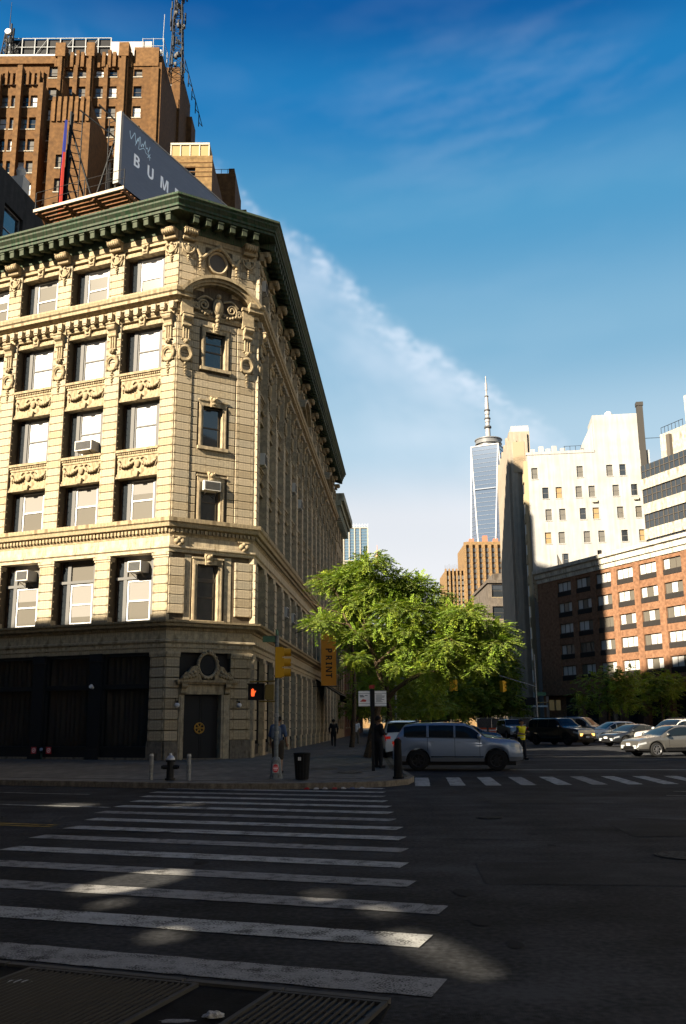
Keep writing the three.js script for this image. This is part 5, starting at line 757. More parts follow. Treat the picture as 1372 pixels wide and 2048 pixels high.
for (const [u, label] of [[-6.95, 'left red square standpipe sign low on the dark shopfront'], [-6.1, 'right red square standpipe sign low on the dark shopfront']]) { const tx = canvas(64, 64, (c) => { c.fillStyle = '#a3242a'; c.fillRect(0, 0, 64, 64); c.strokeStyle = '#e7d5d0'; c.lineWidth = 5; c.beginPath(); c.arc(32, 32, 20, 0, 7); c.stroke(); c.beginPath(); c.moveTo(18, 44); c.lineTo(46, 20); c.moveTo(20, 26); c.lineTo(44, 40); c.stroke(); }); const t = thing('standpipe_sign', label, 'sign', world(FL, u, 0.55, 0.04), FL.turn, 'red signs on the shopfront'); part(t, 'plate', join(bx(-0.16, 0.16, -0.16, 0.16, -0.03, 0)), M.black); part(t, 'face', new THREE.PlaneGeometry(0.3, 0.3).translate(0, 0, 0.006), new THREE.MeshStandardMaterial({ map: tx, roughness: 0.6 })); }
{ const t = thing('standpipe', 'dark green standpipe inlet between the two red signs', 'standpipe', world(FL, -6.5, 0.15, 0.05), FL.turn), m = mat([.02, .05, .04], { roughness: 0.4 }); part(t, 'pipe', join(rod([0, 0, 0], [0, 0.3, 0], 0.05), rod([0, 0.3, 0], [0.14, 0.42, 0.18], 0.055)), m); part(t, 'cap', join(rod([0.14, 0.42, 0.18], [0.18, 0.46, 0.24], 0.075)), M.steel); }
{ // yellow vertical banner and dark awning on the long front
  const tx = canvas(256, 880, (c, w, h) => { c.fillStyle = '#c8801c'; c.fillRect(0, 0, w, h); c.fillStyle = 'rgba(90,50,8,0.35)'; c.font = 'bold 40px serif'; c.fillRect(50, 128, 150, 4); c.fillRect(70, 150, 110, 3); c.save(); c.translate(78, 250); c.rotate(Math.PI / 2); c.fillStyle = '#1a1208'; c.font = 'bold 150px sans-serif'; let x = 0; for (const l of 'PRINT') { c.fillText(l, x, 0); x += l === 'I' ? 66 : 118; } c.restore(); });
  const t = thing('shop_banner', 'tall ochre banner reading PRINT hanging from the long front', 'banner', [-1.18, 4.45, -72], 0.06), mm = new THREE.MeshStandardMaterial({ map: tx, roughness: 0.8 });
  part(t, 'cloth', new THREE.PlaneGeometry(1.16, 4.0).translate(0, 2, 0.016), mm); part(t, 'backing', join(bx(-0.58, 0.58, 0, 4.0, -0.02, 0.012)), mat([.5, .22, .02])); part(t, 'arm', join(rod([-1.6, 4.05, 0], [0.62, 4.05, 0], 0.03), rod([-1.6, -0.05, 0], [0.62, -0.05, 0], 0.03)), M.black);
  const a = thing('awning', 'dark sloping shop awning below the ochre banner', 'awning', world(FR, 30, 0, 0), FR.turn); part(a, 'canopy', join(extrude([[0, 5.1], [0, 4.95], [1.9, 3.75], [1.95, 3.3], [2.0, 3.3], [1.98, 3.86]], 6.6).rotateY(-Math.PI / 2).scale(-1, 1, 1).translate(0, 0, 0).applyMatrix4(new THREE.Matrix4())), M.black); part(a, 'edge', join(rod([0, 3.84, 1.98], [6.6, 3.84, 1.98], 0.03), rod([0, 5.08, 0.02], [0, 3.84, 1.98], 0.035)), mat([.4, .38, .34]));
  const pole = thing('flag_bracket', 'thin black flag bracket on the long front above the signal', 'bracket', world(FR, 16, 7.3, 0.1), FR.turn); part(pole, 'rod', join(rod([0, 0, 0], [0.2, 0.5, 1.7], 0.025), rod([0, 0.5, 0], [0.1, 0.3, 1], 0.015)), M.black);
}
// ------------------------------------------------------------------ street furniture on the corner
{
  const t = thing('traffic_signal', 'grey signal pole with yellow traffic light and red pedestrian hand', 'traffic light', [-1.96, 0.15, -27.4]), ol = mat([.20, .145, .045]), gp = mat([.23, .26, .28], { roughness: 0.6, map: 'stone', scale: 3 });
  part(t, 'pole', join(cyl(0.065, 0.055, 4.05, 0, 0, 0, 14)), gp); part(t, 'base', join(cyl(0.2, 0.18, 0.12, 0, 0, 0, 8), cyl(0.17, 0.14, 0.4, 0, 0.12, 0, 8), cyl(0.14, 0.09, 0.08, 0, 0.52, 0, 8)), gp);
  const hd = part(t, 'signal_head', join(bx(-0.03, 0.17, 2.98, 3.86, -0.1, 0.1), [0, 1, 2].map((k) => cb(0.06, 0.25, 0.22, 0.2, 3.13 + k * 0.29, 0))), M.yellow, [0.0, -0.16, 0.16]);
  for (let k = 0; k < 3; k++) { part(hd, 'visor', join(new THREE.CylinderGeometry(0.115, 0.115, 0.2, 16, 1, true, 0.3, 5.7).rotateZ(Math.PI / 2).rotateX(Math.PI).translate(0.32, 3.13 + k * 0.29, 0)), mat([.60, .32, .02], { side: THREE.DoubleSide, roughness: 0.5 })); part(hd, 'lens', join(new THREE.CylinderGeometry(0.1, 0.1, 0.02, 16).rotateZ(Math.PI / 2).translate(0.235, 3.13 + k * 0.29, 0)), M.black); }
  part(t, 'bracket', join(rod([0, 2.9, 0], [0.06, 2.9, 0.16], 0.025), rod([0, 3.66, 0], [0.06, 3.66, 0.16], 0.025), rod([-0.78, 2.72, 0.02], [0, 2.74, 0.02], 0.022), rod([-0.5, 2.16, 0.02], [0, 2.16, 0.02], 0.022)), ol);
  const pb = part(t, 'pedestrian_signal', join(bx(-0.82, -0.37, 2.2, 2.64, -0.1, 0.08), bx(-0.84, -0.35, 2.64, 2.67, -0.1, 0.17), bx(-0.37, -0.35, 2.2, 2.64, -0.1, 0.16)), M.black); part(t, 'signal_box', join(bx(-0.3, -0.08, 2.2, 2.64, -0.14, 0.12), bx(-0.33, -0.3, 2.22, 2.62, -0.1, 0.1)), ol);
  const hand = new THREE.Shape(); hand.moveTo(-0.05, -0.13); hand.lineTo(0.05, -0.13); hand.lineTo(0.07, -0.02); hand.lineTo(0.115, 0.05); hand.lineTo(0.095, 0.075); hand.lineTo(0.055, 0.03); for (const [x, top] of [[0.05, 0.1], [0.022, 0.14], [-0.006, 0.15], [-0.034, 0.12]]) { hand.lineTo(x, top - 0.012); hand.lineTo(x - 0.008, top); hand.lineTo(x - 0.02, top); hand.lineTo(x - 0.022, 0.05); } hand.lineTo(-0.065, -0.03); hand.closePath();
  part(pb, 'hand_symbol', join(new THREE.ExtrudeGeometry(hand, { depth: 0.004, bevelEnabled: false })), new THREE.MeshStandardMaterial({ color: col(.5, .04, .01), emissive: col(1, .10, .02), emissiveIntensity: 0.4 }), [-0.68, 2.41, 0.082]).scale.setScalar(0.8);
  const st = canvas(96, 96, (c) => { c.fillStyle = '#8a8f8c'; c.fillRect(0, 0, 96, 96); c.fillStyle = '#c03038'; c.beginPath(); c.arc(48, 48, 42, 0, 7); c.fill(); c.fillStyle = '#e8dcd8'; c.font = 'bold 22px sans-serif'; c.textAlign = 'center'; c.fillRect(14, 34, 68, 4); c.fillRect(18, 46, 60, 8); c.fillRect(22, 62, 50, 5); });
  part(t, 'sticker', new THREE.CylinderGeometry(0.163, 0.178, 0.26, 8, 1, true, -0.6, 1.2).translate(0, 0.3, 0.004), new THREE.MeshStandardMaterial({ map: st, roughness: 0.7 }));
  part(t, 'street_sign', join(bx(-0.42, 0.02, 3.86, 4.04, -0.015, 0.015), bx(-0.02, 0.02, 4.06, 4.2, -0.3, 0.3)), mat([.10, .20, .12])); part(t, 'clamp', join(cyl(0.075, 0.075, 0.07, 0, 1.25, 0), cyl(0.075, 0.075, 0.05, 0, 2.86, 0), cyl(0.08, 0.07, 0.1, 0, 1.72, 0)), M.galv);
}
{
  const t = thing('litter_bin', 'black tapered litter bin on the corner beside the signal pole', 'bin', [-1.2, 0.15, -26.95]);
  part(t, 'body', join(new THREE.CylinderGeometry(0.225, 0.175, 0.7, 20).translate(0, 0.36, 0), new THREE.TorusGeometry(0.225, 0.022, 6, 24).rotateX(Math.PI / 2).translate(0, 0.71, 0)), M.rubber); part(t, 'ribs', join([...Array(14)].map((_, k) => rod([Math.cos(k * 0.449) * 0.178, 0.02, Math.sin(k * 0.449) * 0.178], [Math.cos(k * 0.449) * 0.228, 0.7, Math.sin(k * 0.449) * 0.228], 0.008, 0.008, 4))), M.black); part(t, 'sticker', join(bx(-0.1, -0.02, 0.53, 0.62, 0.19, 0.215)), mat([.6, .6, .6]));
}
{
  const t = thing('fire_hydrant', 'black fire hydrant with silver cap between two steel posts', 'hydrant', [-4.93, 0.15, -27.2]), blk = mat([.014, .014, .015], { roughness: 0.5 });
  part(t, 'barrel', join(cyl(0.15, 0.15, 0.06, 0, 0, 0, 12), cyl(0.11, 0.1, 0.52, 0, 0.06, 0, 14), cyl(0.14, 0.14, 0.05, 0, 0.5, 0, 12)), blk); part(t, 'bonnet', join(new THREE.SphereGeometry(0.125, 14, 8, 0, 6.3, 0, 1.6).translate(0, 0.56, 0), cyl(0.05, 0.04, 0.07, 0, 0.67, 0, 5)), mat([.5, .51, .53], { metalness: 0.4, roughness: 0.5 }));
  for (const a of [3.3, 0, 1.57]) part(t, 'nozzle', join(new THREE.CylinderGeometry(0.065, 0.065, 0.15, 10).rotateZ(Math.PI / 2).translate(0.14, 0.36, 0).rotateY(a), new THREE.CylinderGeometry(0.05, 0.05, 0.05, 6).rotateZ(Math.PI / 2).translate(0.23, 0.36, 0).rotateY(a)), blk);
  const b = thing('steel_post', 'left grey steel guard post beside the hydrant', 'bollard', [-5.5, 0.15, -27.35], 0, 'guard posts at the hydrant'); part(b, 'shaft', join(cyl(0.06, 0.06, 0.66, 0, 0, 0, 12)), M.galv); part(b, 'cap', join(cyl(0.066, 0.05, 0.06, 0, 0.66, 0, 12)), mat([.45, .44, .40])); copy(b, 'right grey steel guard post beside the hydrant', [-4.36, 0.15, -26.9]);
  const k = thing('black_bollard', 'black post at the kerb in front of the silver car tail', 'bollard', [1.5, 0.15, -27.15]); part(k, 'shaft', join(cyl(0.13, 0.1, 1.0, 0, 0, 0, 14), cyl(0.16, 0.16, 0.06, 0, 0, 0, 14)), M.rubber); part(k, 'cap', join(new THREE.SphereGeometry(0.11, 12, 6, 0, 6.3, 0, 1.6).translate(0, 1.0, 0)), M.rubber);
}
{
  const t = thing('parking_sign', 'black post with two white parking regulation boards side by side', 'sign', [0.93, 0.15, -31.5]);
  part(t, 'post', join(bx(-0.05, 0.05, 0, 2.62, -0.04, 0.04), bx(-0.07, 0.07, 1.9, 2.62, -0.06, 0.06)), M.black);
  const face = (k) => canvas(160, 180, (c) => { c.fillStyle = '#d8d8d4'; c.fillRect(0, 0, 160, 180); c.fillStyle = '#30343a'; c.fillRect(0, 26, 160, 4); c.fillRect(0, 150, 160, 4); if (k) { for (let i = 0; i < 7; i++) c.fillRect(14 + 3 * (i % 3), 44 + i * 14, rr(70, 124), 6); } else { c.fillStyle = '#23303c'; c.fillRect(16, 46, 54, 10); c.fillRect(20, 62, 60, 12); c.fillRect(86, 50, 40, 8); c.fillStyle = '#b23a34'; c.beginPath(); c.moveTo(18, 128); c.lineTo(60, 96); c.lineTo(110, 108); c.lineTo(100, 130); c.fill(); } });
  for (const s of [-1, 1]) { const b = part(t, 'board', join(bx(s * 0.27 - 0.2, s * 0.27 + 0.2, 2.06, 2.58, -0.03, 0.03)), M.galv); part(b, 'face', new THREE.PlaneGeometry(0.38, 0.48).translate(s * 0.27, 2.32, 0.034), new THREE.MeshStandardMaterial({ map: face(s > 0), roughness: 0.5 })); }
  part(t, 'top_plate', join(bx(-0.1, 0.08, 2.64, 2.76, -0.01, 0.01)), mat([.4, .06, .05]));
  for (const [x, z, r, l] of [[-0.7, -33.2, 0.42, 'iron manhole cover on the pavement left of the sign post'], [0.15, -30.6, 0.36, 'iron manhole cover on the pavement nearer the kerb']]) { const m = thing('manhole_cover', l, 'manhole', [x, 0.15, z]); part(m, 'lid', join(cyl(r, r, 0.012, 0, 0, 0, 28)), mat([.05, .04, .035], { roughness: 0.6, metalness: 0.4 })); part(m, 'ring', join(new THREE.TorusGeometry(r + 0.03, 0.02, 5, 28).rotateX(Math.PI / 2).scale(1, 0.4, 1).translate(0, 0.006, 0)), M.granite); }
}
// ------------------------------------------------------------------ signals, shed and fence down the street
{
  const s = (t, x, y, z, turn) => { const h = part(t, 'signal_head', join(bx(-0.18, 0.18, -0.5, 0.5, -0.12, 0.12)), M.yellow, [x, y, z], turn); for (let k = -1; k < 2; k++) part(h, 'visor', join(new THREE.CylinderGeometry(0.15, 0.15, 0.26, 12, 1, true).rotateX(Math.PI / 2).translate(0, k * 0.32, 0.25)), mat([.62, .33, .02], { side: THREE.DoubleSide })); return h; };
  const a = thing('traffic_signal', 'far mast arm with yellow double signal against the dark trees', 'traffic light', [4.6, 0.15, -85.4]); part(a, 'pole', join(cyl(0.11, 0.09, 5.9, 0, 0, 0, 10)), M.galv); part(a, 'mast_arm', join(rod([0, 5.4, 0], [5.6, 5.45, 0.3], 0.06, 0.04)), M.galv); s(a, 5.0, 4.75, 0.22, 1.8); s(a, 5.42, 4.75, 0.22, -1.3); 
  const b = thing('traffic_signal', 'far right mast arm with one tilted yellow signal near the concrete tower', 'traffic light', [17.2, 0.02, -85]); part(b, 'pole', join(cyl(0.09, 0.06, 7.6, 0, 0, 0, 10)), M.galv); part(b, 'mast_arm', join(rod([0, 4.7, 0], [-3.2, 5.7, 0], 0.05, 0.04)), M.galv); s(b, -3.0, 4.75, 0, 2.2);
  part(b, 'signal_box', join(bx(1.1, 1.55, 2.6, 3.5, -0.2, 0.2), bx(1.7, 2.1, 2.6, 3.5, -0.2, 0.2), rod([0, 3.3, 0], [1.2, 3.3, 0], 0.04)), mat([.30, .22, .10])); part(b, 'street_sign', join(bx(-0.1, 0.9, 3.9, 4.2, -0.02, 0.02)), mat([.05, .12, .08]));
  const sh = thing('sidewalk_shed', 'dark scaffold shed with white fascia at the foot of the concrete tower', 'scaffold', [24.4, 0, -172]), p = []; for (let k = 0; k < 9; k++) for (const x of [0, 4]) p.push(rod([x, 0.1, k * 4], [x, 3.6, k * 4], 0.07)); part(sh, 'posts', join(p), M.black); part(sh, 'deck', join(bx(-0.2, 4.2, 3.6, 3.9, -0.2, 32.4)), M.black); part(sh, 'parapet', join(bx(-0.3, -0.2, 3.9, 5.1, -0.2, 32.4), bx(-0.2, 4.2, 3.9, 5.1, 32.4, 32.5)), M.darkpaint); part(sh, 'fascia', join(bx(-0.4, -0.31, 3.75, 4.05, -0.2, 32.4), bx(-0.2, 5.4, 3.7, 3.95, 32.51, 32.6)), M.whitepaint);
  const f = thing('construction_fence', 'grey mesh construction fence with plywood panels under the trees', 'fence', [17.2, 0, -124]), rails = []; for (let k = 0; k < 4; k++) { rails.push(bx(k * 1.9, k * 1.9 + 0.06, 0, 2.1, 0, 0.06)); part(f, 'panel', join(bx(k * 1.9 + 0.07, k * 1.9 + 1.88, 0.25, 2.05, 0.0, 0.04)), mat([.13, .125, .12], { map: 'walk', scale: 1 })); } part(f, 'rail', join(rails, bx(0, 7.6, 2.1, 2.16, -0.02, 0.08)), M.galv);
  const br = thing('traffic_barrel', 'leftmost orange barrier block at the construction fence', 'barrier', [17.6, 0, -122.6], 0, 'orange barriers at the fence'); part(br, 'body', join(bx(-0.6, 0.6, 0.12, 0.9, -0.2, 0.2), bx(-0.7, 0.7, 0, 0.14, -0.3, 0.3)), mat([.55, .09, .03])); part(br, 'stripe', join(bx(-0.61, 0.61, 0.5, 0.68, -0.21, 0.21)), mat([.6, .55, .5])); ['second', 'third', 'fourth', 'rightmost'].forEach((l, k) => copy(br, `${l} orange barrier block ${k < 3 ? 'from the left ' : ''}at the construction fence`, [19.1 + k * 1.5, 0, -122.4 + 0.3 * (k % 2)], 0.15 * k));
  const e = thing('street_end_building', 'low tan building closing the far end of the street behind the trees', 'building', [-6, 0, -285]), F = frame([0, 0], 90), w = []; for (let i = 0; i < 12; i++) for (let k = 0; k < 4; k++) w.push([2 + i * 4, 1.5 + k * 4.5, 1.8, 2.6, i + k]); wall(e, F, 0, 48, 0, 20, w, 0.4, M.tan, [M.glass, M.glassgrey], {}); put(e, 'core', join(bx(0, 48, 0, 19.8, -12, -0.41)), M.tan, F, 0, 0, 0);
}

// ------------------------------------------------------------------ trees
function leaves(clusters, perSpray, size, spread) { // leaflets along drooping sprays, spread through each cluster's volume
  const pos = [], nor = [], colr = [], V = new THREE.Vector3(), side = new THREE.Vector3(), up = new THREE.Vector3();
  for (const [cx, cy, cz, r, n, fl = 0.55] of clusters) for (let k = 0; k < n; k++) {
    let a, b, c; do { a = rr(-1, 1); b = rr(-1, 1); c = rr(-1, 1); } while (a * a + b * b + c * c > 1 || (a * a + b * b + c * c < 0.12));
    const x = cx + a * r, y = cy + b * r * fl, z = cz + c * r; V.set(a + rr(-0.7, 0.7), b * 0.35 + rr(-0.35, 0.2), c + rr(-0.7, 0.7)).normalize();
    side.crossVectors(V, up.set(rr(-0.4, 0.4), 1, rr(-0.4, 0.4))).normalize(); up.crossVectors(side, V).normalize(); const L = spread * rr(0.6, 1.2), tone = rr(0.72, 1.22), yel = rr(0.85, 1.2);
    for (let q = 0; q < perSpray; q++) for (const s of [-1, 1]) {
      const t = (q + rnd() * 0.5) / perSpray, d = t * L, dr = -0.25 * t * t * L, l = size * rr(0.7, 1.25), w = l * rr(0.34, 0.5), px = x + V.x * d, py = y + V.y * d + dr, pz = z + V.z * d;
      const dx = side.x * s + V.x * 0.5 + rr(-0.25, 0.25), dy = side.y * s + V.y * 0.5 + rr(-0.5, 0.12), dz = side.z * s + V.z * 0.5 + rr(-0.25, 0.25), m = Math.hypot(dx, dy, dz) / l, ex = dx / m, ey = dy / m, ez = dz / m;
      const tx = V.x * w, ty = V.y * w + rr(-0.3, 0.3) * w, tz = V.z * w;
      const A = [px, py, pz], B = [px + ex * 0.5 - tx, py + ey * 0.5 - ty, pz + ez * 0.5 - tz], C = [px + ex, py + ey, pz + ez], D = [px + ex * 0.5 + tx, py + ey * 0.5 + ty, pz + ez * 0.5 + tz];
      for (const p of [A, B, C, A, C, D]) { pos.push(...p); colr.push(tone * yel, tone, tone * 0.9); }
    }
  }
  const g = new THREE.BufferGeometry(); g.setAttribute('position', new THREE.Float32BufferAttribute(pos, 3)); g.setAttribute('color', new THREE.Float32BufferAttribute(colr, 3)); g.computeVertexNormals(); return g;
}
const leafMat = (c) => new THREE.MeshPhysicalMaterial({ color: col(...c), vertexColors: true, roughness: 0.85, side: THREE.DoubleSide, transmission: 0.42, thickness: 0, specularIntensity: 0.3 });
const leafBright = leafMat([.185, .262, .02]), leafDark = leafBright, leafMid = leafBright;
function limbTube(pts, r0, r1, n = 14) { // tapered limb
  const c = new THREE.CatmullRomCurve3(pts.map((p) => new THREE.Vector3(...p))), g = new THREE.TubeGeometry(c, n, 1, 8), p = g.attributes.position, q = c.getSpacedPoints(n);
  for (let i = 0; i <= n; i++) for (let j = 0; j <= 8; j++) { const k = i * 9 + j, r = lerp(r0, r1, i / n) * (1 + 0.12 * Math.sin(i * 1.7 + j)); p.setXYZ(k, q[i].x + (p.getX(k) - q[i].x) * r, q[i].y + (p.getY(k) - q[i].y) * r, q[i].z + (p.getZ(k) - q[i].z) * r); }
  g.computeVertexNormals(); return g;
}
function tree(name, label, base, limbs, clusters, mat0, o = {}) {
  const t = thing(name, label, 'tree', base, 0, o.group); part(t, 'trunk', join(limbTube(...limbs[0])), M.bark); limbs.slice(1).forEach((l) => part(t, 'branch', join(limbTube(...l)), M.bark));
  part(t, 'crown', leaves(clusters, o.per ?? 6, o.size ?? 0.16, o.spray ?? 0.75), mat0); return t;
}
{ // the sunlit honey locust at the kerb
  const cl = [];
  const add = (x, y, z, r, n, f) => cl.push([x, y, z, r, n, f]);
  for (const [x, y, r] of [[-0.6, 9.6, 0.9], [0.4, 10.0, 1.0], [1.4, 10.0, 0.9], [-0.4, 7.6, 0.75], [-1.3, 7.3, 0.6], [0.5, 6.6, 0.6], [0.6, 8.4, 0.9], [1.8, 9.0, 1.1], [2.8, 9.4, 1.0], [3.7, 9.2, 1.0], [4.6, 8.6, 1.0], [2.6, 7.9, 0.9], [3.6, 7.7, 1.0], [4.7, 7.2, 1.1], [5.7, 7.4, 1.0], [6.6, 7.2, 0.9], [7.4, 6.8, 0.9], [8.1, 6.5, 0.75], [5.5, 6.2, 1.0], [6.6, 5.8, 1.0], [7.6, 5.6, 0.8], [4.4, 5.6, 0.85], [3.5, 5.9, 0.6], [5.4, 4.9, 0.7], [6.4, 4.9, 0.6], [4.0, 4.7, 0.45], [2.3, 6.1, 0.5], [0.6, 5.4, 0.45], [1.2, 4.0, 0.4], [1.0, 7.2, 0.6], [8.4, 7.1, 0.5], [2.9, 5.0, 0.55], [4.8, 4.3, 0.5], [6.9, 4.9, 0.45], [3.3, 6.7, 0.7], [2.0, 7.0, 0.7], [4.2, 6.4, 0.8], [7.9, 6.0, 0.7]]) { add(x - 1.15, y - 0.35, rr(-1.6, 1.6), r, Math.round(210 * r * r + 34), 0.5); if (r > 0.8) add(x - 1.15 + rr(-0.6, 0.6), y - 0.35 + rr(-0.3, 0.3), rr(-2.6, 2.6), r * 0.8, Math.round(150 * r), 0.5); }
  tree('locust_tree', 'large sunlit green street tree with spreading crown right of the corner building', [1.02, 0.15, -43.4], [
    [[[0, 0, 0], [0.25, 1.2, 0], [0.6, 2.6, 0.1], [0.8, 3.6, 0], [0.55, 4.8, -0.2], [0.1, 6.0, 0.2]], 0.2, 0.11],
    [[[0.1, 6, 0.2], [-0.1, 6.9, 0.4], [0.35, 7.6, 0.4], [0.6, 8.8, 0.2]], 0.11, 0.03], [[[0.55, 4.8, -0.2], [1.5, 5.6, 0.5], [2.3, 6.6, 0.9], [3, 8, 0.5]], 0.1, 0.03], [[[0.7, 2.8, 0.1], [1.6, 3.5, 0.7], [2.7, 4.15, 1.0], [4.2, 4.5, 0.9], [5.6, 5.6, 0.4], [6.9, 6.4, 0]], 0.13, 0.03],
    [[[2.3, 6.6, 0.9], [3.6, 7.2, 0.3], [5.2, 7.0, -0.3]], 0.06, 0.02], [[[0.1, 6, 0.2], [-0.9, 6.8, 0.5], [-1.5, 8.4, 0.4], [-1.9, 9.2, 0.2]], 0.08, 0.02], [[[-0.9, 6.8, 0.5], [-2.2, 7.0, 0.5], [-3.0, 6.9, 0.4]], 0.05, 0.015],
    [[[-1.5, 8.4, 0.4], [-2.6, 9.3, 0.6], [-3.2, 9.0, 0.5]], 0.03, 0.008], [[[-1.2, 7.4, 0.4], [-2.7, 7.9, 0.4], [-3.4, 8.6, 0.5]], 0.03, 0.008]], cl, leafBright, { per: 9, size: 0.115, spray: 0.8 }).scale.setScalar(0.875);
  const c2 = []; for (let k = 0; k < 12; k++) c2.push([rr(-0.3, 1.3), rr(6.6, 9.8), rr(-1.2, 1.2), rr(0.6, 0.95), 60, 0.6]);
  tree('locust_tree', 'slim street tree with dappled pale trunk beside the ochre banner', [0.45, 0.15, -61], [[[[0, 0, 0], [0.15, 2, 0], [0.2, 4.4, 0.1], [0.1, 6.5, 0]], 0.17, 0.08], [[[0.1, 6, 0], [-0.6, 7.2, 0.2], [-1.1, 8.8, 0]], 0.06, 0.02]], c2, leafBright, { per: 6, size: 0.16 });
}
{ // shaded trees farther down the street
  const spots = [[3.4, -74, 9.5, 'first shaded tree behind the sunlit one on the left kerb'], [4.3, -97, 11, 'second shaded tree down the left kerb'], [5.6, -128, 12, 'third shaded tree down the left kerb'], [20.3, -134, 11, 'nearest shaded tree on the right kerb by the mast arm'], [22.4, -152, 12.5, 'shaded tree above the construction fence on the right kerb'], [24.2, -170, 13, 'far shaded tree on the right kerb before the concrete tower'], [10.5, -190, 15, 'dark park tree closing the street, left of centre'], [16.5, -200, 16, 'dark park tree closing the street, centre'], [22.5, -205, 15, 'dark park tree closing the street, right of centre'], [5, -180, 14, 'dark park tree closing the street at the left'], [12.5, -150, 11, 'low dark tree on the far island in the middle of the street'], [8.4, -158, 13, 'dark park tree before the far ones, left of the island'], [16.6, -162, 13.5, 'dark park tree before the far ones, right of the island'], [8, -112, 9.5, 'shaded tree overhanging the roadway beyond the mast arm'], [13.5, -128, 10.5, 'shaded tree beyond the distant pedestrians']];
  spots.forEach(([x, z, h, label]) => {
    const c = [], R = h * 0.42; for (let k = 0; k < 32; k++) { const a = rr(0, 6.28), q = Math.sqrt(rnd()) * R, y = rr(0.27, 0.98); c.push([Math.cos(a) * q * (1.15 - 0.5 * y), h * y, Math.sin(a) * q * (1.15 - 0.5 * y), rr(0.17, 0.25) * h * 0.62, 60, 0.6]); }
    const big = -z / 90; tree('street_tree', label, [x, 0, z], [[[[0, 0, 0], [0.1, h * 0.25, 0], [-0.1, h * 0.5, 0.1], [0.1, h * 0.8, 0]], 0.24, 0.08], [[[0, h * 0.35, 0], [R * 0.4, h * 0.55, 0.3], [R * 0.7, h * 0.7, 0.2]], 0.1, 0.03], [[[0, h * 0.38, 0], [-R * 0.4, h * 0.58, -0.3], [-R * 0.7, h * 0.72, 0.2]], 0.1, 0.03]], c, leafDark, { per: 5, size: 0.26 * big, spray: 0.9 * big, group: 'shaded trees down the street' });
  });
  for (const [x, z, h, label] of [[29.4, -106, 8.2, 'round green tree in front of the brick hotel, left of the pair'], [37.3, -112, 7.4, 'smaller green tree in front of the brick hotel at the right']]) { const c = [], R = h * 0.4; for (let k = 0; k < 22; k++) { const a = rr(0, 6.28), q = Math.sqrt(rnd()) * R, y = rr(0.36, 0.98); c.push([Math.cos(a) * q * (1.2 - 0.6 * Math.abs(y - 0.6)), h * y, Math.sin(a) * q, 0.16 * h, 50, 0.7]); } tree('hotel_tree', label, [x, 0.02, z], [[[[0, 0, 0], [0.05, h * 0.3, 0], [0, h * 0.75, 0]], 0.16, 0.06], [[[0, h * 0.3, 0], [R * 0.5, h * 0.6, 0.1]], 0.07, 0.02]], c, leafMid, { per: 5, size: 0.24, spray: 0.8 }); }
}

